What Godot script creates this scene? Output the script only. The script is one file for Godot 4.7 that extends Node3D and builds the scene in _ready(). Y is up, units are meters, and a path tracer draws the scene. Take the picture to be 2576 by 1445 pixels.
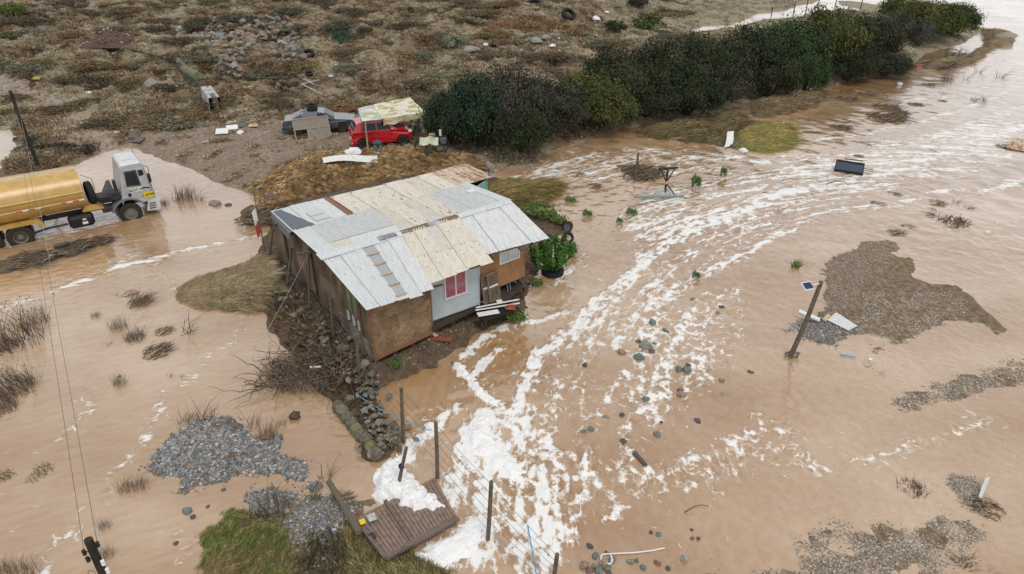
extends Node3D
# A wooden shack, a stranded tanker truck and two cars in a brown flood, seen from a drone.
# Layout measured on the photograph (2576 x 1445 grid) and laid on the ground with at() / hit().

const EYE := 13.3
const PITCH := 29.4
const FOC := 1717.0
var sn := sin(deg_to_rad(PITCH))
var cs := cos(deg_to_rad(PITCH))
var rng := RandomNumberGenerator.new()
var M := {}
var taken := {}
var noise_a := FastNoiseLite.new()
var noise_b := FastNoiseLite.new()
var noise_c := FastNoiseLite.new()
var t_start := 0

# ---------------------------------------------------------------- geometry collector
class B:
	var v := PackedVector3Array()
	var n := PackedVector3Array()
	var c := PackedColorArray()
	var uv := PackedVector2Array()
	var col := Color(1, 1, 1)
	func tri(a: Vector3, b: Vector3, d: Vector3) -> void:
		var nn := (d - a).cross(b - a).normalized()
		v.append(a); v.append(b); v.append(d)
		n.append(nn); n.append(nn); n.append(nn)
		c.append(col); c.append(col); c.append(col)
		uv.append(Vector2(a.x + a.z * .3, a.y + a.z * .7)); uv.append(Vector2(b.x + b.z * .3, b.y + b.z * .7)); uv.append(Vector2(d.x + d.z * .3, d.y + d.z * .7))
	func tris(a: Vector3, b: Vector3, d: Vector3, na: Vector3, nb: Vector3, nd: Vector3, ua := Vector2(), ub := Vector2(), ud := Vector2()) -> void:
		if (d - a).cross(b - a).dot(na + nb + nd) < 0.0:
			var t := b; b = d; d = t
			t = nb; nb = nd; nd = t
			var q := ub; ub = ud; ud = q
		v.append(a); v.append(b); v.append(d)
		n.append(na); n.append(nb); n.append(nd)
		c.append(col); c.append(col); c.append(col)
		uv.append(ua); uv.append(ub); uv.append(ud)
	# four corners in order round the face; out: rough outward direction
	func quad(a: Vector3, b: Vector3, d: Vector3, e: Vector3, out := Vector3.ZERO) -> void:
		var nn := (d - a).cross(b - a)
		if out != Vector3.ZERO and nn.dot(out) < 0.0:
			tri(a, e, d); tri(a, d, b)
		else:
			tri(a, b, d); tri(a, d, e)
	func quv(a: Vector3, b: Vector3, d: Vector3, e: Vector3, out: Vector3) -> void:
		var nn := (d - a).cross(b - a).normalized()
		if nn.dot(out) < 0.0:
			nn = -nn
		tris(a, b, d, nn, nn, nn, Vector2(0, 1), Vector2(1, 1), Vector2(1, 0))
		tris(a, d, e, nn, nn, nn, Vector2(0, 1), Vector2(1, 0), Vector2(0, 0))
	func box(at: Vector3, s: Vector3, bs := Basis.IDENTITY) -> void:
		hexa([Vector3(-1, -1, -1), Vector3(1, -1, -1), Vector3(1, -1, 1), Vector3(-1, -1, 1), Vector3(-1, 1, -1), Vector3(1, 1, -1), Vector3(1, 1, 1), Vector3(-1, 1, 1)].map(func(q: Vector3) -> Vector3: return at + bs * (q * s * .5)))
	# eight corners: bottom ring then top ring
	func hexa(p: Array) -> void:
		var mid := Vector3.ZERO
		for q: Vector3 in p:
			mid += q / 8.0
		for f: Array in [[0, 1, 2, 3], [4, 5, 6, 7], [0, 1, 5, 4], [1, 2, 6, 5], [2, 3, 7, 6], [3, 0, 4, 7]]:
			var m: Vector3 = (p[f[0]] + p[f[1]] + p[f[2]] + p[f[3]]) / 4.0
			quad(p[f[0]], p[f[1]], p[f[2]], p[f[3]], m - mid)
	# box with chamfered edges
	func cbox(at: Vector3, s: Vector3, ch: float, bs := Basis.IDENTITY) -> void:
		var h := s * .5
		ch = minf(ch, minf(h.x, minf(h.y, h.z)) * .9)
		var pts := []
		for i in 3:
			var e := h - Vector3(ch, ch, ch)
			e[i] = h[i]
			pts.append(e)
		for i in 3:
			var j := (i + 1) % 3
			var k := (i + 2) % 3
			for sg: float in [-1.0, 1.0]:
				var o := Vector3.ZERO; o[i] = sg
				var f := []
				for w: Array in [[-1, -1], [1, -1], [1, 1], [-1, 1]]:
					var q: Vector3 = pts[i]
					q[i] *= sg; q[j] *= w[0]; q[k] *= w[1]
					f.append(at + bs * q)
				quad(f[0], f[1], f[2], f[3], bs * o)
			for sj: float in [-1.0, 1.0]:
				for sk: float in [-1.0, 1.0]:
					var f2 := []
					for w2: Array in [[j, -1], [j, 1], [k, 1], [k, -1]]:
						var q2: Vector3 = pts[w2[0]]
						q2[j] *= sj; q2[k] *= sk; q2[i] *= w2[1]
						f2.append(at + bs * q2)
					var o2 := Vector3.ZERO; o2[j] = sj; o2[k] = sk
					quad(f2[0], f2[1], f2[2], f2[3], bs * o2)
		for sx: float in [-1.0, 1.0]:
			for sy: float in [-1.0, 1.0]:
				for sz: float in [-1.0, 1.0]:
					var g := Vector3(sx, sy, sz)
					var a: Vector3 = at + bs * (pts[0] * g)
					var b: Vector3 = at + bs * (pts[1] * g)
					var d: Vector3 = at + bs * (pts[2] * g)
					if (d - a).cross(b - a).dot(bs * g) < 0.0:
						tri(a, d, b)
					else:
						tri(a, b, d)
	func tube(path: Array, r0: float, r1: float, sides := 6, caps := true) -> void:
		var last := []
		var lastn := []
		var k := path.size()
		var side := Vector3.ZERO
		for i in k:
			var p: Vector3 = path[i]
			var dir: Vector3 = (path[mini(i + 1, k - 1)] - path[maxi(i - 1, 0)]).normalized()
			if side == Vector3.ZERO:
				side = dir.cross(Vector3.UP if absf(dir.y) < .9 else Vector3.RIGHT).normalized()
			else:
				side = (side - dir * side.dot(dir)).normalized()
			var up := dir.cross(side)
			var r := lerpf(r0, r1, float(i) / maxf(k - 1, 1))
			var ring := []
			var rn := []
			for s in sides:
				var a := TAU * s / sides
				var q := side * cos(a) + up * sin(a)
				ring.append(p + q * r); rn.append(q)
			if i > 0:
				for s in sides:
					var t := (s + 1) % sides
					tris(last[s], last[t], ring[t], lastn[s], lastn[t], rn[t])
					tris(last[s], ring[t], ring[s], lastn[s], rn[t], rn[s])
			if caps and (i == 0 or i == k - 1):
				var o := -dir if i == 0 else dir
				for s in sides:
					tris(p, ring[s], ring[(s + 1) % sides], o, o, o)
			last = ring; lastn = rn
	# profile: (radius, height) pairs turned about axis from at
	func lathe(at: Vector3, axis: Vector3, prof: Array, sides := 16, sharp := true) -> void:
		axis = axis.normalized()
		var s0 := axis.cross(Vector3.UP if absf(axis.y) < .9 else Vector3.RIGHT).normalized()
		var s1 := axis.cross(s0)
		for i in prof.size() - 1:
			var a: Vector2 = prof[i]
			var b: Vector2 = prof[i + 1]
			var sl := Vector2(b.y - a.y, -(b.x - a.x)).normalized()
			for s in sides:
				var q0 := s0 * cos(TAU * s / sides) + s1 * sin(TAU * s / sides)
				var q1 := s0 * cos(TAU * (s + 1) / sides) + s1 * sin(TAU * (s + 1) / sides)
				var n0 := (q0 * sl.x + axis * sl.y).normalized()
				var n1 := (q1 * sl.x + axis * sl.y).normalized()
				var pa := at + q0 * a.x + axis * a.y
				var pb := at + q1 * a.x + axis * a.y
				var pc := at + q1 * b.x + axis * b.y
				var pd := at + q0 * b.x + axis * b.y
				if a.x > 1e-4:
					tris(pa, pb, pc, n0, n1, n1)
				if b.x > 1e-4:
					tris(pa, pc, pd, n0, n1, n0)
	func mesh() -> ArrayMesh:
		var m := ArrayMesh.new()
		var a := []
		a.resize(Mesh.ARRAY_MAX)
		a[Mesh.ARRAY_VERTEX] = v; a[Mesh.ARRAY_NORMAL] = n; a[Mesh.ARRAY_COLOR] = c; a[Mesh.ARRAY_TEX_UV] = uv
		m.add_surface_from_arrays(Mesh.PRIMITIVE_TRIANGLES, a)
		return m

# ---------------------------------------------------------------- places
func at(u: float, v: float, h := 0.0) -> Vector3:
	var d := (v - 722.5) / FOC
	var t := (EYE - h) / (sn + d * cs)
	return Vector3((u - 1288.0) / FOC * t, h, -(cs - d * sn) * t)

func hit(u: float, v: float) -> Vector3:
	var h := 0.0
	var p := at(u, v, h)
	for i in 14:
		var g := maxf(gy(p.x, p.z), 0.0)
		h = lerpf(h, g, .7)
		p = at(u, v, h)
	return Vector3(p.x, maxf(gy(p.x, p.z), 0.0), p.z)

# point straight above a ground point, so high that it shows at row v
func above(g: Vector3, v: float) -> Vector3:
	var d := (v - 722.5) / FOC
	var fwd := -g.z
	# (EYE - y) / fwd = (sn + d cs) / (cs - d sn)
	return Vector3(g.x, EYE - fwd * (sn + d * cs) / (cs - d * sn), g.z)

func numbered(called: String) -> String:
	var k: int = taken.get(called, 0)
	taken[called] = k + 1
	return called if k == 0 else "%s_%03d" % [called, k]

func tag(o: Node3D, label: String, category: String, group := "") -> Node3D:
	o.set_meta("label", label); o.set_meta("category", category)
	if group:
		o.set_meta("group", group)
	return o

func thing(called: String, label: String, category: String, where := Vector3.ZERO, turn := 0.0, group := "") -> Node3D:
	var o := Node3D.new()
	o.name = numbered(called)
	add_child(o)
	o.position = where; o.rotation.y = turn
	tag(o, label, category, group)
	return o

func put(called: String, m: Mesh, mat: Material, parent: Node3D = null, where := Transform3D.IDENTITY) -> MeshInstance3D:
	var o := MeshInstance3D.new()
	o.mesh = m
	o.material_override = mat
	o.name = called if parent else numbered(called)
	(parent if parent else self).add_child(o, true)
	o.transform = where
	return o

func structure(o: Node3D) -> Node3D:
	o.set_meta("kind", "structure")
	return o

func stuff(o: Node3D, label: String, category := "") -> Node3D:
	o.set_meta("kind", "stuff"); o.set_meta("label", label)
	if category:
		o.set_meta("category", category)
	return o

func multi(called: String, m: Mesh, mat: Material, xf: Array, cols: PackedColorArray, parent: Node3D = null) -> MultiMeshInstance3D:
	var mm := MultiMesh.new()
	mm.transform_format = MultiMesh.TRANSFORM_3D
	mm.use_colors = true
	mm.mesh = m
	mm.instance_count = xf.size()
	for i in xf.size():
		mm.set_instance_transform(i, xf[i])
		mm.set_instance_color(i, cols[i])
	var o := MultiMeshInstance3D.new()
	o.multimesh = mm
	o.material_override = mat
	o.name = called if parent else numbered(called)
	(parent if parent else self).add_child(o, true)
	return o

func lin(r: float, g: float, b: float) -> Color:
	return Color(r, g, b).linear_to_srgb()

func rr(a: float, b: float) -> float:
	return rng.randf_range(a, b)

func spin(turn: float, tilt := 0.0, roll := 0.0) -> Basis:
	return Basis(Vector3.UP, turn) * Basis(Vector3.RIGHT, tilt) * Basis(Vector3.FORWARD, roll)

# ---------------------------------------------------------------- materials
func mat(r: float, g: float, b: float, rough := .85, spec := .4, metal := 0.0) -> StandardMaterial3D:
	var m := StandardMaterial3D.new()
	m.albedo_color = lin(r, g, b)
	m.roughness = rough; m.metallic_specular = spec; m.metallic = metal
	return m

# grain in colour and relief, laid on in object or world space
func grain(m: StandardMaterial3D, freq: float, lo: float, hi: float, scale := Vector3.ONE, bump := 0.0, octaves := 4, seed_ := 1, world := true, kind := FastNoiseLite.TYPE_SIMPLEX_SMOOTH) -> StandardMaterial3D:
	var nz := FastNoiseLite.new()
	nz.noise_type = kind
	nz.frequency = freq; nz.seed = seed_; nz.fractal_octaves = octaves; nz.fractal_gain = .6
	var im := nz.get_seamless_image(256, 256)
	var ramp := im.duplicate() as Image
	ramp.convert(Image.FORMAT_L8)
	var by := ramp.get_data()
	for i in by.size():
		by[i] = int(clampf(lerpf(lo, hi, by[i] / 255.0), 0.0, 1.0) * 255.0)
	m.albedo_texture = ImageTexture.create_from_image(Image.create_from_data(256, 256, false, Image.FORMAT_L8, by))
	if bump > 0.0:
		m.heightmap_enabled = true
		m.heightmap_texture = ImageTexture.create_from_image(im)
		m.heightmap_scale = bump
	m.uv1_triplanar = true
	m.uv1_world_triplanar = world
	m.uv1_scale = scale
	return m

func vmat(rough := .9, spec := .3) -> StandardMaterial3D:
	var m := StandardMaterial3D.new()
	m.vertex_color_use_as_albedo = true
	m.roughness = rough; m.metallic_specular = spec
	return m

func say(what: String) -> void:
	print("%6d ms  %s" % [Time.get_ticks_msec() - t_start, what])

func _ready() -> void:
	t_start = Time.get_ticks_msec()
	rng.seed = 20240613
	noise_a.seed = 11; noise_a.frequency = .35; noise_a.fractal_octaves = 4
	noise_b.seed = 5; noise_b.frequency = .06; noise_b.fractal_octaves = 3
	noise_c.seed = 8; noise_c.frequency = 1.1; noise_c.fractal_octaves = 3
	var cam := Camera3D.new()
	cam.name = "drone_camera"
	cam.fov = rad_to_deg(2.0 * atan(722.5 / FOC))
	cam.position = Vector3(0, EYE, 0)
	cam.rotation_degrees = Vector3(-PITCH, 0, 0)
	cam.near = .1; cam.far = 600.0
	add_child(cam)
	var env := Environment.new()
	var sky := ProceduralSkyMaterial.new()
	sky.sky_top_color = lin(.74, .78, .84)
	sky.sky_horizon_color = lin(1.20, 1.18, 1.17)
	sky.sky_curve = .22
	sky.ground_bottom_color = lin(.3, .25, .2)
	sky.ground_horizon_color = lin(.6, .57, .55)
	sky.sun_angle_max = 60.0
	env.background_mode = Environment.BG_SKY
	env.sky = Sky.new()
	env.sky.sky_material = sky
	env.background_energy_multiplier = .9
	env.tonemap_mode = Environment.TONE_MAPPER_LINEAR
	env.tonemap_exposure = 1.0
	env.sdfgi_enabled = true; env.ssao_enabled = true; env.ssil_enabled = true
	var we := WorldEnvironment.new()
	we.name = "overcast_sky"
	we.environment = env
	add_child(we)
	var sun := DirectionalLight3D.new()
	sun.name = "sun"
	sun.light_energy = .5
	sun.light_angular_distance = 24.0
	sun.light_color = Color(1.0, .97, .93)
	sun.shadow_enabled = true
	sun.rotation_degrees = Vector3(-62, 25, 0)
	add_child(sun)
	make_materials()
	make_ground(); say("ground")
	make_water(); say("water")
	build_all()

# ---------------------------------------------------------------- ground
var gxs := PackedFloat32Array()
var gzs := PackedFloat32Array()
var gh := PackedFloat32Array()
var gcol := PackedColorArray()

func px(pts: Array) -> PackedVector2Array:
	var out := PackedVector2Array()
	for i in range(0, pts.size(), 2):
		var p := at(pts[i], pts[i + 1], 0.0)
		out.append(Vector2(p.x, p.z))
	return out

func cell(a: PackedFloat32Array, x: float) -> int:
	return clampi(a.bsearch(x) - 1, 0, a.size() - 2)

func gy(x: float, z: float) -> float:
	var i := cell(gxs, x)
	var j := cell(gzs, z)
	var fx := clampf((x - gxs[i]) / (gxs[i + 1] - gxs[i]), 0, 1)
	var fz := clampf((z - gzs[j]) / (gzs[j + 1] - gzs[j]), 0, 1)
	var w := gxs.size()
	return lerpf(lerpf(gh[j * w + i], gh[j * w + i + 1], fx), lerpf(gh[(j + 1) * w + i], gh[(j + 1) * w + i + 1], fx), fz)

func gnormal(x: float, z: float) -> Vector3:
	return Vector3(gy(x - .3, z) - gy(x + .3, z), .6, gy(x, z - .3) - gy(x, z + .3)).normalized()

# signed distance to a polygon, positive inside
func inside(p: Vector2, poly: PackedVector2Array) -> float:
	var d := 1e9
	var c := false
	var j := poly.size() - 1
	for i in poly.size():
		var a := poly[i]
		var b := poly[j]
		var e := b - a
		var w := p - a
		var q := w - e * clampf(w.dot(e) / e.length_squared(), 0.0, 1.0)
		d = minf(d, q.length_squared())
		if (a.y > p.y) != (b.y > p.y) and p.x < (b.x - a.x) * (p.y - a.y) / (b.y - a.y) + a.x:
			c = not c
		j = i
	return sqrt(d) if c else -sqrt(d)

func land_shapes() -> Array:
	var hill := px([5, 322, 35, 335, 42, 352, 30, 385, 8, 400, -12, 445, 20, 447, 60, 440, 110, 436, 195, 414, 215, 402, 255, 385, 285, 377, 300, 370, 345, 370, 362, 385, 400, 398, 430, 410, 470, 420, 520, 443, 545, 461, 575, 470, 640, 487, 655, 500, 640, 520, 690, 545, 760, 500, 835, 488, 838, 470, 880, 460, 915, 457, 925, 467, 980, 455, 1050, 440, 1130, 425, 1180, 412, 1250, 420, 1300, 425, 1370, 410, 1395, 385, 1400, 372, 1480, 352, 1560, 326, 1640, 312, 1720, 298, 1830, 275, 1900, 250, 1990, 225, 2060, 212, 2130, 204, 2220, 190, 2290, 168, 2330, 135, 2430, 108, 2468, 80, 2460, 40, 2420, 12, 2280, 22, 2200, 33, 2100, 28, 2010, 42, 1975, 52, 1930, 48, 1890, 60, 1850, 69, 1800, 77, 1740, 87, 1712, 92, 1730, 78, 1790, 62, 1860, 56, 1915, 30, 1985, 26, 2000, 12, 2040, 0])
	hill.append_array(PackedVector2Array([Vector2(70, -160), Vector2(110, -260), Vector2(-200, -260), Vector2(-200, -38)]))
	return [
		# outline, height inside, width of the shore, roughness, colour zone
		[hill, .5, 2.2, .10, 0],
		[px([690, 545, 760, 500, 900, 470, 1000, 440, 1180, 412, 1235, 440, 1300, 470, 1385, 466, 1392, 478, 1310, 508, 1345, 535, 1420, 545, 1430, 575, 1395, 610, 1345, 690, 1322, 720, 1325, 770, 1300, 803, 1220, 822, 1190, 842, 1165, 868, 1130, 890, 1108, 908, 1112, 925, 1060, 930, 1010, 955, 960, 970, 932, 985, 938, 1020, 962, 1080, 985, 1130, 968, 1172, 942, 1165, 915, 1118, 875, 1070, 848, 1020, 825, 1000, 760, 925, 720, 868, 698, 848, 660, 788, 620, 775, 500, 770, 456, 752, 470, 722, 560, 692, 610, 682, 640, 655, 665, 600]), .30, .9, .05, 1],
		[px([370, 1190, 385, 1150, 415, 1115, 460, 1080, 520, 1055, 570, 1052, 600, 1065, 625, 1092, 650, 1105, 700, 1100, 725, 1115, 700, 1125, 690, 1140, 740, 1150, 775, 1170, 770, 1190, 815, 1220, 780, 1218, 730, 1205, 690, 1190, 640, 1190, 600, 1185, 560, 1205, 520, 1215, 470, 1240, 450, 1235, 470, 1205, 430, 1200]), .13, .8, .05, 2],
		[px([618, 1240, 660, 1225, 740, 1240, 758, 1250, 720, 1280, 680, 1305, 640, 1300, 608, 1270]), .07, .5, .04, 2],
		[px([512, 1350, 545, 1345, 572, 1300, 600, 1312, 650, 1310, 705, 1300, 735, 1285, 760, 1258, 820, 1248, 880, 1252, 940, 1262, 905, 1300, 965, 1405, 1000, 1392, 1030, 1402, 1110, 1445, 1130, 1490, 505, 1500, 522, 1420]), .13, .7, .08, 3],
		[px([2066, 720, 2080, 662, 2120, 635, 2180, 606, 2230, 602, 2266, 615, 2250, 640, 2292, 650, 2306, 665, 2298, 690, 2330, 718, 2400, 715, 2450, 745, 2490, 790, 2530, 830, 2510, 842, 2440, 800, 2390, 810, 2300, 850, 2230, 880, 2180, 902, 2195, 870, 2240, 845, 2150, 840, 2100, 865, 2020, 852, 1966, 835, 2000, 805, 2060, 797, 2075, 785]), .07, 1.6, .05, 4],
		[px([2070, 720, 2084, 664, 2122, 637, 2180, 608, 2230, 604, 2262, 616, 2240, 645, 2195, 690, 2150, 745, 2120, 790, 2080, 790]), .17, 1.5, .03, 4],
		[px([2225, 690, 2252, 652, 2290, 652, 2304, 668, 2296, 692, 2262, 715, 2230, 712]), .15, .8, .01, 7],
		[px([2325, 722, 2400, 717, 2450, 746, 2490, 790, 2530, 830, 2505, 838, 2445, 798, 2400, 765, 2345, 745]), .15, .8, .01, 7],
		[px([2220, 1020, 2300, 985, 2420, 945, 2530, 915, 2640, 885, 2660, 950, 2540, 975, 2470, 990, 2380, 1010, 2330, 1030, 2260, 1030]), .012, 1.3, .055, 4],
		[px([2352, 1215, 2400, 1200, 2462, 1205, 2475, 1230, 2455, 1258, 2480, 1276, 2430, 1267, 2380, 1238]), .06, .6, .03, 4],
		[px([2050, 1350, 2100, 1318, 2170, 1325, 2270, 1328, 2300, 1318, 2400, 1300, 2492, 1338, 2480, 1372, 2420, 1400, 2380, 1440, 2350, 1500, 2000, 1510, 1900, 1452, 1780, 1445, 1790, 1425, 1900, 1440, 2020, 1420, 2000, 1380]), .02, 1.6, .04, 4],
		[px([-60, 690, 0, 655, 60, 630, 130, 627, 210, 600, 250, 596, 272, 604, 200, 640, 90, 672, 0, 690]), .10, .5, .06, 5],
		[px([1600, 332, 1720, 302, 1830, 288, 1900, 300, 1985, 318, 1976, 368, 1930, 382, 1850, 372, 1780, 366, 1650, 350, 1600, 345]), .03, .8, .07, 5],
		[px([1885, 262, 1960, 245, 2060, 228, 2052, 262, 1990, 285, 1900, 297]), .2, .9, .06, 5],
		[px([2320, 165, 2360, 148, 2420, 152, 2482, 115, 2470, 72, 2500, 74, 2552, 90, 2542, 106, 2480, 128, 2430, 162, 2335, 178]), .4, 1.6, .08, 0],
		[px([2108, 0, 2180, 8, 2262, 22, 2290, 28, 2240, 40, 2170, 24, 2110, 12]), .25, 1.5, .05, 0],
		[px([1925, 12, 1990, 2, 2070, -4, 2050, 8, 1960, 22]), .25, 1.5, .05, 0],
		[px([1548, 415, 1600, 412, 1640, 420, 1655, 440, 1600, 457, 1560, 432]), .06, .5, .04, 5],
		[px([1236, 492, 1262, 476, 1350, 464, 1392, 470, 1380, 490, 1340, 506, 1296, 516]), .22, .7, .05, 6],
		[px([600, 552, 610, 530, 640, 518, 680, 525, 700, 548, 670, 566, 620, 566]), .3, .5, .08, 5],
	]

func make_ground() -> void:
	var x := -200.0
	while x < 200.0:
		gxs.append(x)
		var far := maxf(maxf(-32.0 - x, x - 40.0), 0.0)
		x += .3 + far * .04
	var z := -260.0
	while z < 4.0:
		gzs.append(z)
		z += .3 + maxf(-62.0 - z, 0.0) * .016
	var w := gxs.size()
	var hgt := gzs.size()
	gh.resize(w * hgt); gh.fill(-.35)
	var zone := PackedByteArray()
	zone.resize(w * hgt); zone.fill(9)
	var shapes := land_shapes()
	var yard := px([330, 372, 480, 330, 700, 335, 880, 300, 1075, 330, 1190, 395, 1100, 392, 960, 388, 800, 402, 640, 470, 560, 468, 430, 410])
	var path := px([-20, 240, 40, 232, 100, 242, 160, 270, 205, 310, 245, 345, 330, 375, 270, 392, 235, 372, 205, 340, 160, 300, 110, 268, 40, 250, -20, 262])
	var scorched := px([250, 4, 320, 12, 290, 45, 240, 60, 180, 78, 150, 110, 110, 145, 60, 132, 90, 105, 150, 72, 190, 30])
	for sh: Array in shapes:
		var poly: PackedVector2Array = sh[0]
		var box := Rect2(poly[0], Vector2.ZERO)
		for p in poly:
			box = box.expand(p)
		box = box.grow(1.2)
		for j in range(cell(gzs, box.position.y), mini(cell(gzs, box.end.y) + 2, hgt)):
			for i in range(cell(gxs, box.position.x), mini(cell(gxs, box.end.x) + 2, w)):
				var p := Vector2(gxs[i], gzs[j])
				var d := inside(p, poly)
				if d < -1.2:
					continue
				var nz := noise_a.get_noise_2d(p.x * 2.0, p.y * 2.0)
				var n2 := noise_c.get_noise_2d(p.x * 2.0, p.y * 2.0)
				var big: float = minf(sh[2], .8)
				var dd := d + (nz * .35 + n2 * .15) * big
				var h := lerpf(-.35, 0.0, smoothstep(-.9 * big - .2, 0.0, dd)) if dd < 0.0 else float(sh[1]) * smoothstep(-.35 * sh[2], sh[2], dd) * (1.0 if sh[4] < 2 else 1.0)
				if dd >= 0.0:
					h -= float(sh[1]) * smoothstep(-.35 * sh[2], sh[2], 0.0) * (1.0 - smoothstep(0, sh[2], dd))
				if d > 0.0:
					h += (nz * 1.0 + n2 * .6) * float(sh[3]) * smoothstep(0.0, sh[2], d)
				if sh[4] == 0 and d > 0.0:
					var back := smoothstep(-44.0, -80.0, p.y)
					var rough := smoothstep(1.5, 9.0, d)
					var flat := 1.0 - smoothstep(-1.5, 1.0, inside(p, yard)) if p.y > -60.0 else 1.0
					var left := 1.0 - smoothstep(5.0, 40.0, p.x)
					h += rough * flat * (noise_b.get_noise_2d(p.x * 2.2, p.y * 1.6) * (.55 + .5 * left) + nz * .28 + n2 * .10 + .25) * (.35 + .65 * left)
					h += back * (.3 + 1.6 * left) * smoothstep(3.0, 20.0, d)
				if h > gh[j * w + i]:
					gh[j * w + i] = h
					zone[j * w + i] = sh[4]
	gcol.resize(w * hgt)
	for j in hgt:
		for i in w:
			var p := Vector2(gxs[i], gzs[j])
			var k := j * w + i
			var n1 := noise_a.get_noise_2d(p.x * 1.2 + 70.0, p.y * 1.2) * .5 + .5
			var n2 := noise_b.get_noise_2d(p.x * 2.0 - 30.0, p.y * 2.0) * .5 + .5
			var n3 := noise_c.get_noise_2d(p.x, p.y + 90.0) * .5 + .5
			var c := Color(.34, .22, .13)
			match int(zone[k]):
				0:
					var dry := Color(.38, .315, .215)
					var brown := Color(.22, .158, .10)
					var pale := Color(.42, .36, .26)
					c = brown.lerp(dry, smoothstep(.35, .62, n2 * .6 + n1 * .4)).lerp(pale, smoothstep(.5, .75, n1) * .5)
					if inside(p, scorched) + (n1 - .5) * 5.0 > 0.0:
						c = c.lerp(Color(.11, .098, .082), .75)
					if p.x > 8.0:
						c = c.lerp(Color(.40, .35, .25), .8 * smoothstep(8, 22, p.x))
					var yd := -9.0
					if p.y > -60.0:
						yd = inside(p, yard)
					if yd > -2.5:
						var mud := Color(.40, .32, .25).lerp(Color(.26, .195, .145), n1)
						c = c.lerp(mud, smoothstep(-1.6, .8, yd + (n1 - .5) * 2.5))
					if p.x < -20.0 and p.y > -75.0:
						var pd := inside(p, path)
						c = c.lerp(Color(.40, .33, .27), smoothstep(-.7, .5, pd + (n3 - .5)))
				1:
					c = Color(.12, .082, .055).lerp(Color(.19, .14, .095), n1)
				2:
					c = Color(.19, .165, .14).lerp(Color(.26, .21, .16), n3)
				3:
					c = Color(.27, .235, .15).lerp(Color(.20, .17, .11), n1)
				4:
					c = Color(.23, .18, .125).lerp(Color(.32, .24, .165), n1)
				5:
					c = Color(.14, .105, .07).lerp(Color(.22, .165, .11), n1)
				7:
					c = Color(.27, .205, .135).lerp(Color(.23, .175, .115), n1)
				6:
					c = Color(.30, .235, .11).lerp(Color(.20, .165, .075), n1)
			gcol[k] = c * lerpf(.82, 1.15, n3)
	var nrm := PackedVector3Array(); nrm.resize(w * hgt)
	var ver := PackedVector3Array(); ver.resize(w * hgt)
	for j in hgt:
		for i in w:
			var k := j * w + i
			ver[k] = Vector3(gxs[i], gh[k], gzs[j])
			var i0 := maxi(i - 1, 0)
			var i1 := mini(i + 1, w - 1)
			var j0 := maxi(j - 1, 0)
			var j1 := mini(j + 1, hgt - 1)
			nrm[k] = Vector3(-(gh[j * w + i1] - gh[j * w + i0]) / (gxs[i1] - gxs[i0]), 1.0, -(gh[j1 * w + i] - gh[j0 * w + i]) / (gzs[j1] - gzs[j0])).normalized()
	var idx := PackedInt32Array()
	for j in hgt - 1:
		for i in w - 1:
			var k := j * w + i
			idx.append_array(PackedInt32Array([k, k + 1, k + w + 1, k, k + w + 1, k + w]))
	var a := []
	a.resize(Mesh.ARRAY_MAX)
	a[Mesh.ARRAY_VERTEX] = ver; a[Mesh.ARRAY_NORMAL] = nrm; a[Mesh.ARRAY_COLOR] = gcol; a[Mesh.ARRAY_INDEX] = idx
	var m := ArrayMesh.new()
	m.add_surface_from_arrays(Mesh.PRIMITIVE_TRIANGLES, a)
	var g := put("ground", m, M.ground)
	structure(g)
	g.set_meta("label", "muddy river bank and dry scrub hillside above the flood")

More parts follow.
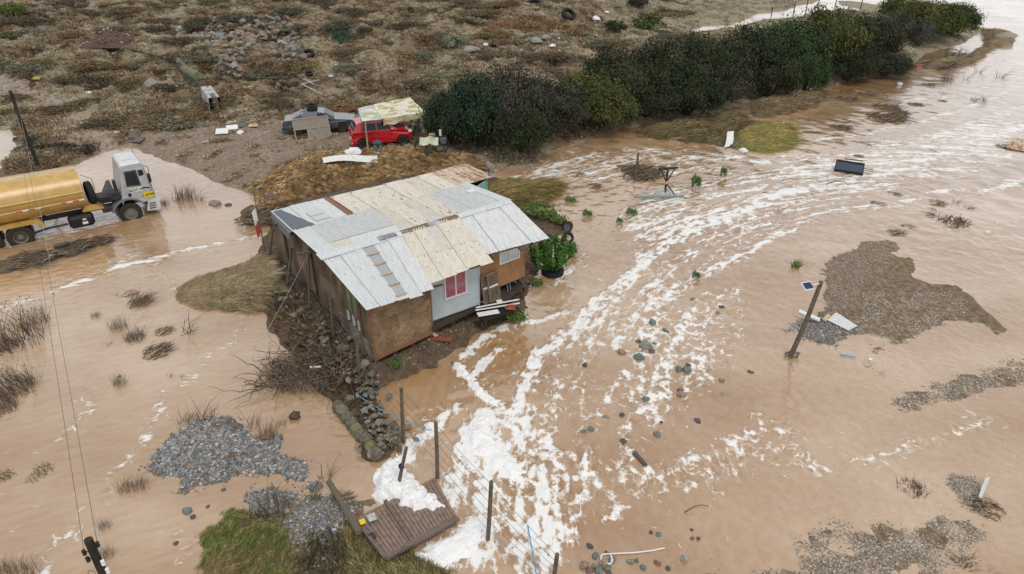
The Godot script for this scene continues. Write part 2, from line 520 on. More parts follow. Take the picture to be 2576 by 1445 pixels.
# ---------------------------------------------------------------- flood water
# streaks of foam: half width in metres, strength, then points of the photograph
func foam_lines() -> Array:
	return [
		[0.40, 1.0, 1932, 503, 1813, 541, 1713, 586, 1620, 650, 1563, 700, 1500, 765],
		[0.30, 1.15, 1510, 760, 1440, 830, 1390, 870, 1340, 905, 1318, 950, 1300, 1010, 1288, 1070],
		[0.22, .9, 1400, 880, 1385, 940, 1385, 1000, 1370, 1060, 1350, 1120],
		[0.16, 1.3, 1425, 784, 1370, 800, 1300, 815, 1250, 832, 1212, 852, 1178, 882, 1152, 900],
		[0.14, 1.2, 1258, 868, 1235, 895, 1205, 920, 1180, 945],
		[0.14, 1.6, 1145, 918, 1170, 948, 1200, 980, 1225, 1002, 1256, 1020],
		[0.25, 1.3, 1250, 1025, 1210, 1048, 1180, 1090, 1160, 1130, 1230, 1170, 1290, 1205, 1345, 1190],
		[0.18, 1.2, 1150, 1010, 1120, 1050, 1080, 1090, 1040, 1110, 1020, 1160],
		[0.30, .9, 2082, 466, 2182, 443, 2257, 428, 2332, 398, 2407, 372, 2500, 345, 2590, 310],
		[0.43, 1.1, 1932, 500, 1990, 480, 2077, 461],
		[0.27, .85, 1932, 598, 1982, 573, 2057, 536, 2157, 521, 2257, 513, 2307, 493, 2382, 476, 2457, 478, 2590, 450],
		[0.22, .7, 1932, 598, 1870, 640, 1800, 660, 1740, 690],
		[0.36, .8, 1860, 500, 1900, 470, 1990, 440, 2080, 415, 2180, 395],
		[0.24, .75, 1640, 560, 1740, 530, 1830, 510, 1920, 480],
		[0.22, .8, 2182, 352, 2332, 350, 2457, 300, 2600, 255],
		[0.29, .8, 2045, 350, 2157, 337, 2307, 307, 2407, 277, 2530, 230],
		[0.22, .75, 2432, 360, 2590, 305],
		[0.22, .75, 2147, 225, 2232, 242, 2357, 250, 2482, 217, 2590, 190],
		[0.22, .9, 1232, 462, 1288, 446, 1375, 416, 1463, 393, 1500, 383],
		[0.27, .9, 1560, 372, 1613, 374, 1688, 386, 1763, 398, 1840, 400, 1930, 405],
		[0.22, .8, 1700, 372, 1800, 388, 1880, 395, 1990, 392, 2060, 380],
		[0.16, .6, 1680, 500, 1730, 490, 1760, 485],
		[0.12, .75, 1670, 737, 1638, 764, 1600, 792, 1580, 822, 1558, 842, 1545, 870, 1563, 877],
		[0.10, .7, 1563, 877, 1610, 890, 1650, 880, 1700, 915],
		[0.09, .6, 1853, 722, 1863, 784, 1865, 830, 1850, 860, 1838, 885, 1825, 922],
		[0.09, .5, 1783, 722, 1768, 784, 1790, 830, 1790, 870, 1770, 920, 1790, 960],
		[0.10, .7, 1558, 917, 1575, 940, 1550, 955, 1533, 997, 1513, 1034, 1493, 1060],
		[0.13, .8, 1650, 922, 1613, 942, 1605, 967, 1593, 997, 1603, 1022, 1588, 1060, 1568, 1082],
		[0.09, .7, 1640, 970, 1635, 1010, 1610, 1040],
		[0.14, .85, 1538, 1175, 1638, 1183, 1663, 1203, 1725, 1155, 1788, 1145, 1850, 1108, 1893, 1083],
		[0.12, .7, 1563, 1200, 1600, 1213, 1643, 1200],
		[0.16, 1.0, 1460, 1140, 1470, 1220, 1455, 1290, 1450, 1340, 1462, 1360],
		[0.14, .8, 1560, 1085, 1585, 1120, 1570, 1170, 1530, 1178],
		[0.11, .6, 1480, 1180, 1520, 1240, 1560, 1270, 1530, 1310],
		[0.09, .5, 1910, 1090, 1860, 1150, 1800, 1190, 1700, 1230, 1640, 1250],
		[0.22, .62, 1890, 1040, 1920, 1060, 1960, 1080],
		[0.20, .72, 690, 583, 644, 591, 550, 611, 425, 638, 300, 668, 237, 691, 162, 721, 60, 755, -20, 780],
		[0.18, .45, 400, 660, 330, 640, 250, 690, 120, 730],
		[0.10, .5, 537, 880, 487, 942, 412, 997, 400, 1022, 380, 1060, 350, 1120, 312, 1158, 270, 1195, 275, 1220, 262, 1245],
		[0.09, .45, 212, 972, 225, 1010, 232, 1030, 187, 1055, 140, 1110],
		[0.09, .4, 262, 1245, 215, 1290, 180, 1330, 130, 1370, 110, 1440],
		[0.09, .35, 480, 760, 440, 720, 420, 690],
		[0.10, .4, 640, 780, 600, 830, 570, 870, 540, 880],
		[0.09, .35, 430, 1330, 480, 1380, 440, 1430],
		[0.12, .45, 1950, 1150, 2060, 1180, 2200, 1150, 2330, 1110, 2500, 1050],
		[0.09, .4, 1930, 1060, 1990, 1100, 2060, 1190],
		[0.09, .4, 2350, 560, 2450, 600, 2540, 560, 2590, 540],
		[0.22, .5, 2480, 40, 2530, 60, 2590, 50],
		[0.36, .6, 2490, 5, 2560, 25, 2620, 20],
		[0.22, .6, 1660, 440, 1720, 420, 1800, 430, 1900, 430],
		[0.18, .7, 1960, 470, 1900, 520, 1840, 560],
		[0.14, .6, 1600, 700, 1560, 760, 1540, 790],
		[0.22, .7, 1480, 640, 1420, 690, 1380, 720],
		[0.09, .5, 1700, 690, 1680, 740, 1650, 790, 1600, 830, 1480, 880],
	]

func foam_fields() -> Array:
	# outline, density
	return [
		[px([955, 1152, 1012, 1128, 1045, 1190, 1085, 1225, 1120, 1150, 1170, 1080, 1250, 1042, 1300, 1000, 1392, 1000, 1402, 1100, 1452, 1145, 1472, 1225, 1462, 1300, 1470, 1360, 1430, 1400, 1410, 1470, 1080, 1470, 1020, 1402, 1100, 1352, 1158, 1312, 1060, 1318, 1000, 1296, 925, 1250]), .64],
		[px([950, 1170, 1015, 1130, 1060, 1200, 1120, 1240, 1130, 1290, 1060, 1310, 985, 1300, 930, 1250]), .92],
		[px([1160, 1060, 1250, 1030, 1330, 1150, 1340, 1240, 1260, 1230, 1190, 1160]), .9],
		[px([1080, 1330, 1180, 1300, 1260, 1250, 1300, 1330, 1200, 1440, 1040, 1400]), .82],
		[px([1400, 780, 1560, 700, 1640, 740, 1560, 900, 1520, 1050, 1560, 1180, 1480, 1230, 1400, 1100, 1390, 900]), .42],
		[px([1560, 700, 1760, 560, 1950, 560, 1900, 700, 1880, 900, 1760, 1050, 1600, 1150, 1540, 1000]), .40],
		[px([1600, 480, 1930, 400, 2300, 330, 2590, 240, 2590, 420, 2200, 500, 1900, 620, 1600, 640, 1500, 560]), .44],
		[px([1860, 1060, 2000, 1040, 2100, 1180, 1900, 1250, 1700, 1280, 1500, 1350, 1480, 1180]), .36],
		[px([1280, 430, 1500, 370, 1800, 380, 1900, 420, 1600, 470, 1300, 470]), .40],
		[px([2480, 0, 2620, 0, 2620, 60, 2500, 50]), .55],
		[px([1480, 420, 1700, 400, 1760, 470, 1500, 480]), .2],
	]

func flow(p: Vector2) -> Vector2:
	# mean run of the streaks: down river towards the viewer on the right, westwards on the left
	var d := Vector2(-.86, .5)
	if p.x < -4.0:
		d = Vector2(-.9, .35)
	elif p.y > -24.0:
		d = Vector2(-.25, .97).lerp(Vector2(-.75, .65), clampf((p.x - 4.0) / 8.0, 0, 1))
	return d.normalized()

func water_tile(x0: float, z0: float, wm: float, hm: float, res: float, sd: int) -> StandardMaterial3D:
	var w := int(wm * res)
	var h := int(hm * res)
	var cw := int(w / 8.0) + 1
	var ch := int(h / 8.0) + 1
	var cr := res / 8.0
	var dens := PackedFloat32Array(); dens.resize(cw * ch)
	for f: Array in foam_fields():
		var poly: PackedVector2Array = f[0]
		var box := Rect2(poly[0], Vector2.ZERO)
		for p in poly:
			box = box.expand(p)
		for j in range(clampi(int((box.position.y - z0) * cr), 0, ch), clampi(int((box.end.y - z0) * cr) + 1, 0, ch)):
			for i in range(clampi(int((box.position.x - x0) * cr), 0, cw), clampi(int((box.end.x - x0) * cr) + 1, 0, cw)):
				var d := inside(Vector2(x0 + i / cr, z0 + j / cr), poly)
				var k := j * cw + i
				dens[k] = maxf(dens[k], float(f[1]) * smoothstep(-.1, .7 if f[1] > .5 else 1.5, d + noise_a.get_noise_2d(i * .9, j * .9) * .5))
	var strk := PackedByteArray(); strk.resize(w * h)
	var r2 := RandomNumberGenerator.new()
	r2.seed = sd
	for line: Array in foam_lines():
		var pts := []
		for q in range(2, line.size(), 2):
			var p := at(line[q], line[q + 1])
			pts.append(Vector2(p.x, p.z))
		var lw: float = line[0]
		var ld: float = line[1]
		for s in pts.size() - 1:
			var a: Vector2 = pts[s]
			var b: Vector2 = pts[s + 1]
			var dir := (b - a).normalized()
			var len := a.distance_to(b)
			var nst := int(len / (lw * .35)) + 1
			for t in nst:
				var c := a.lerp(b, (t + r2.randf()) / nst) + dir.orthogonal() * r2.randfn(0, lw * .35)
				var rad := lw * r2.randf_range(.7, 1.5)
				var cx := (c.x - x0) * cr
				var cz := (c.y - z0) * cr
				var rp := rad * cr
				if cx < -rp or cz < -rp or cx > cw + rp or cz > ch + rp:
					continue
				for j in range(maxi(int(cz - rp), 0), mini(int(cz + rp) + 2, ch)):
					for i in range(maxi(int(cx - rp), 0), mini(int(cx + rp) + 2, cw)):
						var dd := Vector2(i - cx, j - cz).length() / rp
						if dd < 1.0:
							var k := j * cw + i
							dens[k] = maxf(dens[k], dens[k] * .35 + ld * .60 * (1.0 - dd * dd))
			# loose strands that run along the streak
			var cnt := int(len * 5.0 * (.4 + ld))
			for t in cnt:
				var c := a.lerp(b, r2.randf()) + dir.orthogonal() * r2.randfn(0, lw * 1.9)
				strand(strk, w, h, (c - Vector2(x0, z0)) * res, dir.rotated(r2.randfn(0, .45)), r2.randf_range(.05, .4) * res, r2.randf_range(.008, .03) * res, r2, int(r2.randf_range(120, 255)))
	# specks and small curls all over the running water
	for t in int(wm * hm * .9):
		var c := Vector2(x0 + r2.randf() * wm, z0 + r2.randf() * hm)
		if noise_b.get_noise_2d(c.x * 2.6, c.y * 2.6) < .02:
			continue
		strand(strk, w, h, (c - Vector2(x0, z0)) * res, flow(c).rotated(r2.randfn(0, .5)), r2.randf_range(.02, .14) * res, r2.randf_range(.008, .022) * res, r2, int(r2.randf_range(90, 220)))
	var dim := Image.create_from_data(cw, ch, false, Image.FORMAT_RF, dens.to_byte_array())
	dim.resize(w, h, Image.INTERPOLATE_BILINEAR)
	var dd2 := dim.get_data().to_float32_array()
	# everything on the water is drawn out along the current: arcs of the main stream, straight on the left
	var f1 := FastNoiseLite.new()
	f1.seed = sd; f1.frequency = 3.0; f1.fractal_octaves = 5; f1.fractal_gain = .62
	f1.domain_warp_enabled = true; f1.domain_warp_amplitude = .3; f1.domain_warp_frequency = 1.8
	var f4 := FastNoiseLite.new()
	f4.seed = sd + 5; f4.frequency = 1.5; f4.fractal_octaves = 1; f4.fractal_gain = .45; f4.fractal_type = FastNoiseLite.FRACTAL_RIDGED
	f4.domain_warp_enabled = true; f4.domain_warp_amplitude = .4; f4.domain_warp_frequency = 1.5
	var f5 := FastNoiseLite.new()
	f5.seed = sd + 7; f5.frequency = 1.0; f5.fractal_octaves = 3
	var f3 := FastNoiseLite.new()
	f3.seed = sd + 2; f3.frequency = 1.7; f3.fractal_octaves = 3; f3.domain_warp_enabled = true; f3.domain_warp_amplitude = .3; f3.domain_warp_frequency = .7
	var n1 := PackedByteArray(); n1.resize(w * h)
	var n3 := PackedByteArray(); n3.resize(w * h)
	var n4 := PackedByteArray(); n4.resize(w * h)
	var n5 := PackedByteArray(); n5.resize(w * h)
	for j in h:
		var z := z0 + j / res
		for i in w:
			var x := x0 + i / res
			var s := 0.0
			var t := 0.0
			if x < -4.5:
				s = -.92 * x + .38 * z
				t = .38 * x + .92 * z
			else:
				var dx := x - 22.0
				var dz := z + 12.0
				s = 22.0 * atan2(dz, dx)
				t = sqrt(dx * dx + dz * dz)
			var k := j * w + i
			var nearer := smoothstep(-27.0, -20.0, z) if x > -4.5 else 0.0
			var fn := 0.0
			if nearer < 1.0:
				fn = f1.get_noise_2d(s * .30, t * 1.2) * (1.0 - nearer)
			if nearer > 0.0:
				fn += f1.get_noise_2d(s * .62 + 300.0, t * .95) * nearer
			n1[k] = int(clampf(fn * .85 + .5, 0.0, 1.0) * 255.0)
			n3[k] = int(clampf(f3.get_noise_2d(s * .9, t * 1.5) * .8 + .5, 0.0, 1.0) * 255.0)
			n4[k] = int(clampf(f4.get_noise_2d(s * .5, t) * .5 + .5, 0.0, 1.0) * 255.0)
			n5[k] = int(clampf(f5.get_noise_2d(s * .13, t * 1.35) * .9 + .5, 0.0, 1.0) * 255.0)
	var sl := PackedFloat32Array(); sl.resize(cw * ch)
	for j in ch:
		for i in cw:
			sl[j * cw + i] = noise_b.get_noise_2d((x0 + i / cr) * 1.6 + 400.0, (z0 + j / cr) * 2.4) * .9 + .2
	var sim := Image.create_from_data(cw, ch, false, Image.FORMAT_RF, sl.to_byte_array())
	sim.resize(w, h, Image.INTERPOLATE_BILINEAR)
	var silt := sim.get_data().to_float32_array()
	var f2 := FastNoiseLite.new()
	f2.seed = sd + 1; f2.noise_type = FastNoiseLite.TYPE_CELLULAR; f2.frequency = 1.4 / res
	f2.cellular_return_type = FastNoiseLite.RETURN_DISTANCE2_SUB
	f2.fractal_octaves = 2; f2.domain_warp_enabled = true; f2.domain_warp_amplitude = .5 * res; f2.domain_warp_frequency = 1.1 / res
	var n2 := f2.get_image(w, h).get_data()
	var rgb := PackedByteArray(); rgb.resize(w * h * 3)
	var rou := PackedByteArray(); rou.resize(w * h)
	var hig := PackedByteArray(); hig.resize(w * h)
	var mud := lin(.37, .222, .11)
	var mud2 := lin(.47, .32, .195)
	var foam := lin(.83, .825, .81)
	for k in w * h:
		var d := dd2[k]
		d *= .22 + n5[k] * .0062 if d < .75 else 1.0
		var a := n1[k] / 255.0
		var f := 0.0
		if d > .02:
			var e := n2[k] / 255.0
			f = clampf((d - .58 - (a - .5) * 1.2 - (e - .3) * (.5 + d)) * 3.2 + .24, 0.0, 1.0)
			# thin veins that join the patches
			if d > .12:
				f = maxf(f, clampf((n4[k] / 255.0 - 1.0 + minf(d, .7) * .40) * 13.0, 0.0, .97) * clampf(2.0 - a * 2.1, .0, 1.0))
		var s := strk[k] / 255.0
		if s > f:
			f = maxf(f, s * clampf(2.0 - a * 2.6, 0.0, 1.0))
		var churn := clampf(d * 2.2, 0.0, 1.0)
		var t := a * .7 + silt[k] * 1.5 - .1 - churn * clampf((150 - n3[k]) * .012, 0.0, 1.0)  # ripple hollows of churned water browner: shading of the curls painted into the colour
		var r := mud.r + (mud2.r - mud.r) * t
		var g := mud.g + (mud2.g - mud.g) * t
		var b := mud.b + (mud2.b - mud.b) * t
		rgb[k * 3] = int(clampf(r + (foam.r - r) * f, 0, 1) * 255.0)
		rgb[k * 3 + 1] = int(clampf(g + (foam.g - g) * f, 0, 1) * 255.0)
		rgb[k * 3 + 2] = int(clampf(b + (foam.b - b) * f, 0, 1) * 255.0)
		rou[k] = int(34.0 + 150.0 * f)
		hig[k] = int(clampf(n3[k] * (.32 + .36 * churn) + f * (40.0 + n1[k] * .2), 0, 255))
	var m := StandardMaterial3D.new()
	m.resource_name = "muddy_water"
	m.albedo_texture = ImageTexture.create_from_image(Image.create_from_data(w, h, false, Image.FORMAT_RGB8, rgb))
	m.roughness_texture = ImageTexture.create_from_image(Image.create_from_data(w, h, false, Image.FORMAT_L8, rou))
	m.roughness_texture_channel = BaseMaterial3D.TEXTURE_CHANNEL_RED
	m.roughness = 1.0
	m.metallic_specular = .7
	m.clearcoat_enabled = true
	m.clearcoat = 1.0; m.clearcoat_roughness = .1
	m.heightmap_enabled = true
	m.heightmap_texture = ImageTexture.create_from_image(Image.create_from_data(w, h, false, Image.FORMAT_L8, hig))
	m.heightmap_scale = 6.5
	m.texture_repeat = false
	m.uv1_scale = Vector3(1, 1, 1)
	return m

# real swell of the running water, calmer on the left
func swell(x: float, z: float) -> float:
	var wild := .25 + .75 * smoothstep(-8.0, -2.0, x)
	wild *= 1.0 - .6 * smoothstep(6.0, 16.0, x) * smoothstep(-28.0, -20.0, z)
	wild *= 1.0 - .6 * smoothstep(-36.0, -60.0, z)
	return (noise_a.get_noise_2d(x * 2.4 + z * .8, z * 2.4) * .045 + noise_c.get_noise_2d(x * 1.5, z * 1.5 + 40.0) * .022) * wild

func water_sheet(m: ArrayMesh, material: Material, x0: float, x1: float, z0: float, z1: float, step: float, tx0: float, tz0: float, tw: float, th: float) -> void:
	var nx := maxi(int(ceil((x1 - x0) / step)), 1)
	var nz := maxi(int(ceil((z1 - z0) / step)), 1)
	var v := PackedVector3Array()
	var n := PackedVector3Array()
	var uv := PackedVector2Array()
	var idx := PackedInt32Array()
	for j in nz + 1:
		for i in nx + 1:
			var x := lerpf(x0, x1, float(i) / nx)
			var z := lerpf(z0, z1, float(j) / nz)
			var edge := i == 0 or j == 0 or i == nx or j == nz
			v.append(Vector3(x, 0.0 if edge else swell(x, z), z))
			n.append(Vector3(swell(x - .1, z) - swell(x + .1, z), .2, swell(x, z - .1) - swell(x, z + .1)).normalized())
			uv.append(Vector2((x - tx0) / tw, (z - tz0) / th))
	for j in nz:
		for i in nx:
			var k := j * (nx + 1) + i
			idx.append_array(PackedInt32Array([k, k + 1, k + nx + 2, k, k + nx + 2, k + nx + 1]))
	var a := []
	a.resize(Mesh.ARRAY_MAX)
	a[Mesh.ARRAY_VERTEX] = v; a[Mesh.ARRAY_NORMAL] = n; a[Mesh.ARRAY_TEX_UV] = uv; a[Mesh.ARRAY_INDEX] = idx
	m.add_surface_from_arrays(Mesh.PRIMITIVE_TRIANGLES, a)
	m.surface_set_material(m.get_surface_count() - 1, material)

func make_water() -> void:
	var m := ArrayMesh.new()
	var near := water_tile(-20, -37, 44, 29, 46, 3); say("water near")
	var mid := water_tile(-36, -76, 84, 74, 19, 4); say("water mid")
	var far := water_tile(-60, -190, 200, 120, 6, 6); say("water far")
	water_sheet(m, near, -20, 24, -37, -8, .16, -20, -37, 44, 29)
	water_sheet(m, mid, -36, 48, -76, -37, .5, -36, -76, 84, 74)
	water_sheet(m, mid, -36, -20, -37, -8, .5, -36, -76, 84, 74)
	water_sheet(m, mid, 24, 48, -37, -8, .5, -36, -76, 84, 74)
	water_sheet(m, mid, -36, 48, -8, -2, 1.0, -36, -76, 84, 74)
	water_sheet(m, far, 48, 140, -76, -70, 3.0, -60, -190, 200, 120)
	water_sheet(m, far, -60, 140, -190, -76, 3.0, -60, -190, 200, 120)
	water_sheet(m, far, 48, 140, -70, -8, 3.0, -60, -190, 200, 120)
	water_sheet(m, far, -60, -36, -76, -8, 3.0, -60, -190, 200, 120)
	var o := MeshInstance3D.new()
	o.name = "flood_water"
	o.mesh = m
	add_child(o)
	structure(o)
	o.set_meta("label", "brown flood water with streaks of white foam")

func strand(img: PackedByteArray, w: int, h: int, p: Vector2, dir: Vector2, length: float, rad: float, r2: RandomNumberGenerator, strength: int) -> void:
	var bend := r2.randfn(0, .25)
	var step := maxf(rad * .8, .6)
	var n := int(length / step) + 1
	var ri := int(ceil(rad))
	for t in n:
		dir = dir.rotated(bend * .5 + r2.randfn(0, .16))
		bend *= .9
		p += dir * step
		var cx := int(p.x)
		var cy := int(p.y)
		if cx < ri or cy < ri or cx >= w - ri or cy >= h - ri:
			return
		var rad2 := rad * rad * (1.0 - absf(2.0 * t / n - 1.0) * .6)
		for j in range(-ri, ri + 1):
			for i in range(-ri, ri + 1):
				if i * i + j * j <= rad2 + .3:
					var k := (cy + j) * w + cx + i
					if img[k] < strength:
						img[k] = strength

# streaks of dark mould and rust runs that follow the ribs of a roof sheet (u across the ribs, v along them)
func sheet_skin(base: Color, spot: Color, spots: int, long: float, stain: Color, stains: int, sd: int, rough := .45, metal := .25) -> StandardMaterial3D:
	var w := 192
	var h := 384
	var r2 := RandomNumberGenerator.new()
	r2.seed = sd
	var nz := FastNoiseLite.new()
	nz.seed = sd; nz.frequency = .018; nz.fractal_octaves = 5
	var im := Image.create(w, h, false, Image.FORMAT_RGB8)
	for y in h:
		for x in w:
			var n := nz.get_noise_2d(x * 1.6, y * .5)
			var m := nz.get_noise_2d(x * 8.0 + 300.0, y * .6)
			im.set_pixel(x, y, base.lerp(stain, clampf((n - .1) * 1.2, 0, .45)) * (1.0 + m * .10 + n * .10))
	for s in stains:
		var cx := r2.randi_range(0, w - 1)
		var cy := r2.randi_range(0, h - 1)
		for q in r2.randi_range(20, 90):
			var x := cx + int(r2.randfn(0, 7))
			var y := cy + int(r2.randfn(0, 18))
			im.fill_rect(Rect2i(x, y, 2, r2.randi_range(6, 26)), stain.lerp(base, r2.randf() * .5))
	for s in spots:
		var x := r2.randi_range(0, 15) * 12 + r2.randi_range(0, 3)
		var e := r2.randf()
		var y := int((e * e * .55 if r2.randf() < .6 else r2.randf()) * h)
		var l := int(r2.randf_range(3, 6 + long * 16))
		im.fill_rect(Rect2i(x, y, r2.randi_range(5, 9), l), spot.lerp(base, r2.randf() * .4))
	var mt := StandardMaterial3D.new()
	mt.albedo_texture = ImageTexture.create_from_image(im)
	mt.roughness = rough; mt.metallic = metal; mt.metallic_specular = .5
	return mt

# pressed wood strands
func strand_board(base: Color, dark: Color, light: Color, sd: int) -> StandardMaterial3D:
	var s := 384
	var r2 := RandomNumberGenerator.new()
	r2.seed = sd
	var nz := FastNoiseLite.new()
	nz.seed = sd; nz.frequency = .006; nz.fractal_octaves = 3
	var im := Image.create(s, s, false, Image.FORMAT_RGB8)
	im.fill(base)
	for k in 5200:
		var c := dark.lerp(light, r2.randf())
		var p := Vector2(r2.randf() * s, r2.randf() * s)
		var d := Vector2.from_angle(r2.randfn(PI * .5, .7)) * r2.randf_range(5, 13)
		var ww := r2.randi_range(1, 3)
		for t in 8:
			var q := p + d * (t / 8.0)
			im.fill_rect(Rect2i(int(q.x) % s, int(q.y) % s, ww, ww), c)
	for y in s:
		for x in s:
			var n := nz.get_noise_2d(x, y * .5)
			im.set_pixel(x, y, im.get_pixel(x, y) * (1.0 + n * .5))
	var mt := StandardMaterial3D.new()
	mt.albedo_texture = ImageTexture.create_from_image(im)
	mt.roughness = .9; mt.metallic_specular = .25
	mt.uv1_triplanar = true; mt.uv1_world_triplanar = true
	mt.uv1_scale = Vector3.ONE * .55
	return mt

func make_materials() -> void:
	M.ground = grain(vmat(.92, .3), .02, .62, 1.12, Vector3.ONE * .55, 2.5, 5, 3)
	M.leaf = vmat(.75, .3)
	M.leaf.backlight_enabled = true
	M.leaf.backlight = Color(.12, .14, .05)
	M.plant = vmat(.9, .2)
	M.rock = grain(vmat(.8, .35), .03, .55, 1.15, Vector3.ONE * 1.3, 1.0, 5, 9)
	M.white_sheet = [sheet_skin(lin(.66, .69, .69), lin(.2, .2, .2), 3, .2, lin(.5, .5, .48), 0, 31), sheet_skin(lin(.70, .72, .715), lin(.2, .2, .2), 5, .1, lin(.52, .5, .46), 1, 32)]
	M.grey_sheet = [sheet_skin(lin(.58, .595, .60), lin(.2, .2, .2), 4, .2, lin(.42, .42, .42), 1, 33), sheet_skin(lin(.61, .625, .63), lin(.2, .2, .2), 2, .2, lin(.44, .43, .41), 0, 34)]
	M.cream_sheet = [sheet_skin(lin(.67, .62, .53), lin(.05, .05, .03), 34, 1.6, lin(.56, .5, .4), 2, 35, .7, .05), sheet_skin(lin(.69, .645, .56), lin(.05, .05, .03), 12, 1.6, lin(.58, .53, .43), 1, 36, .7, .05), sheet_skin(lin(.66, .62, .53), lin(.05, .05, .03), 3, 1.2, lin(.56, .52, .42), 1, 37, .7, .05), sheet_skin(lin(.63, .59, .51), lin(.06, .055, .03), 12, 1.0, lin(.45, .42, .35), 2, 38, .7, .05)]
	M.grey_cream = sheet_skin(lin(.60, .58, .52), lin(.05, .05, .03), 4, 1.2, lin(.5, .46, .36), 1, 39, .7, .05)
	M.rust_sheet = [sheet_skin(lin(.60, .53, .42), lin(.2, .08, .03), 10, 1.3, lin(.30, .11, .05), 14, 39, .8, .05), sheet_skin(lin(.58, .5, .4), lin(.2, .08, .03), 16, 1.3, lin(.30, .11, .05), 34, 40, .8, .05)]
	M.white_cap = grain(mat(.70, .73, .74, .4, .5, .2), .02, .85, 1.05, Vector3.ONE, 0, 3, 4)
	M.grey_cap = grain(mat(.44, .48, .52, .4, .5, .35), .02, .8, 1.05, Vector3.ONE, 0, 3, 4)
	M.clear_sheet = mat(.38, .41, .42, .35, .5)
	M.pale_sheet = mat(.58, .60, .60, .4, .5)
	M.batten = grain(mat(.62, .45, .30), .02, .75, 1.1, Vector3(.3, 3, 3), 0, 3, 5)
	M.osb_side = strand_board(lin(.20, .145, .10), lin(.085, .06, .042), lin(.36, .27, .195), 51)
	M.osb_front = strand_board(lin(.26, .18, .112), lin(.08, .052, .032), lin(.47, .33, .20), 52)
	M.osb_grey = strand_board(lin(.22, .20, .17), lin(.11, .10, .085), lin(.35, .325, .28), 53)
	M.osb_edge = strand_board(lin(.33, .18, .085), lin(.2, .10, .05), lin(.42, .25, .12), 54)
	M.wood = grain(mat(.26, .175, .11), .02, .6, 1.15, Vector3(.4, 3, 3), .4, 4, 6)
	M.wood_red = grain(mat(.30, .15, .085), .02, .7, 1.1, Vector3(.5, 3, 3), .3, 4, 7)
	M.wood_dark = grain(mat(.075, .056, .042), .02, .6, 1.2, Vector3(2, .5, 2), .6, 4, 8)
	M.wood_grey = grain(mat(.15, .125, .095), .03, .55, 1.25, Vector3(3, .35, 3), .5, 4, 8)
	M.wood_pale = grain(mat(.48, .36, .22), .02, .75, 1.1, Vector3(2, .5, 2), .2, 3, 9)
	M.blue_wall = grain(mat(.50, .565, .60, .7, .35), .01, .9, 1.05, Vector3.ONE * .5, 0, 4, 10)
	M.brown_wall = grain(mat(.36, .20, .095, .85), .012, .78, 1.08, Vector3(.8, .3, .8), 0, 5, 11)
	M.teal_wall = grain(mat(.22, .45, .36, .8), .012, .85, 1.05, Vector3.ONE, 0, 4, 12)
	M.glass = mat(.02, .025, .028, .06, .42)
	M.pane = StandardMaterial3D.new()
	M.pane.transparency = BaseMaterial3D.TRANSPARENCY_ALPHA
	M.pane.albedo_color = Color(.8, .85, .85, .03)
	M.pane.roughness = .05
	M.white_frame = mat(.72, .73, .73, .5)
	M.curtain_red = grain(mat(.42, .06, .11, .95, .2), .02, .8, 1.1, Vector3(3, .2, 3), 0, 2, 13)
	M.curtain_green = grain(mat(.26, .36, .20, .95, .2), .02, .85, 1.08, Vector3(3, .2, 3), 0, 2, 14)
	M.curtain_white = mat(.55, .58, .58, .95, .2)
	M.tarp_dark = grain(mat(.11, .13, .155, .5, .5), .09, .3, 2.6, Vector3.ONE * 1.5, 1.0, 3, 15)
	M.black = mat(.018, .018, .02, .6)
	M.rubber = grain(mat(.028, .028, .03, .85, .3), .05, .7, 1.3, Vector3.ONE * 2.0, .2, 3, 16)
	M.muddy_rubber = grain(mat(.05, .043, .036, .9, .25), .03, .6, 1.5, Vector3.ONE * 2.0, .2, 4, 16)
	M.steel_dark = grain(mat(.05, .05, .052, .6, .4), .03, .6, 1.3, Vector3.ONE * 2.0, .2, 4, 17)
	M.yellow = grain(mat(.60, .38, .11, .38, .5), .012, .82, 1.06, Vector3.ONE * .6, 0, 5, 18)
	M.yellow.clearcoat_enabled = true; M.yellow.clearcoat = .6; M.yellow.clearcoat_roughness = .25
	M.cab_grey = grain(mat(.46, .48, .50, .35, .5), .012, .88, 1.05, Vector3.ONE * .7, 0, 4, 19)
	M.cab_roof = grain(mat(.64, .67, .68, .4, .5), .012, .9, 1.05, Vector3.ONE * .7, 0, 4, 19)
	M.rim = grain(mat(.28, .25, .21, .6, .4, .2), .03, .6, 1.2, Vector3.ONE * 3.0, 0, 3, 20)
	M.grey_part = grain(mat(.17, .185, .20, .7, .4), .02, .8, 1.15, Vector3.ONE, 0, 3, 21)
	M.red_mark = mat(.62, .05, .02, .4)
	M.white = mat(.78, .78, .77, .6)
	M.sign_yellow = mat(.72, .60, .02, .5)
	M.ink = mat(.02, .02, .025, .6)
	M.car_red = mat(.50, .012, .018, .25, .5)
	M.car_red.clearcoat_enabled = true; M.car_red.clearcoat = .8; M.car_red.clearcoat_roughness = .05
	M.car_dark = mat(.045, .07, .09, .25, .5)
	M.car_dark.clearcoat_enabled = true; M.car_dark.clearcoat = .8; M.car_dark.clearcoat_roughness = .08
	M.lamp_red = mat(.35, .02, .02, .15, .5)
	M.lamp_clear = mat(.6, .62, .64, .12, .6)
	M.alloy = mat(.05, .05, .055, .35, .5, .3)
	M.stone_wall = M.rock
	M.gate = grain(mat(.265, .19, .148, .6, .4), .02, .75, 1.15, Vector3(1, 1, 1), .2, 4, 23)
	M.gate_frame = grain(mat(.18, .135, .12, .55, .4), .02, .75, 1.15, Vector3(1, 1, 1), .2, 4, 24)
	M.plastic_white = mat(.75, .76, .77, .6)
	M.cyan = mat(.10, .36, .42, .6)
	M.blue_rope = mat(.10, .36, .62, .7)
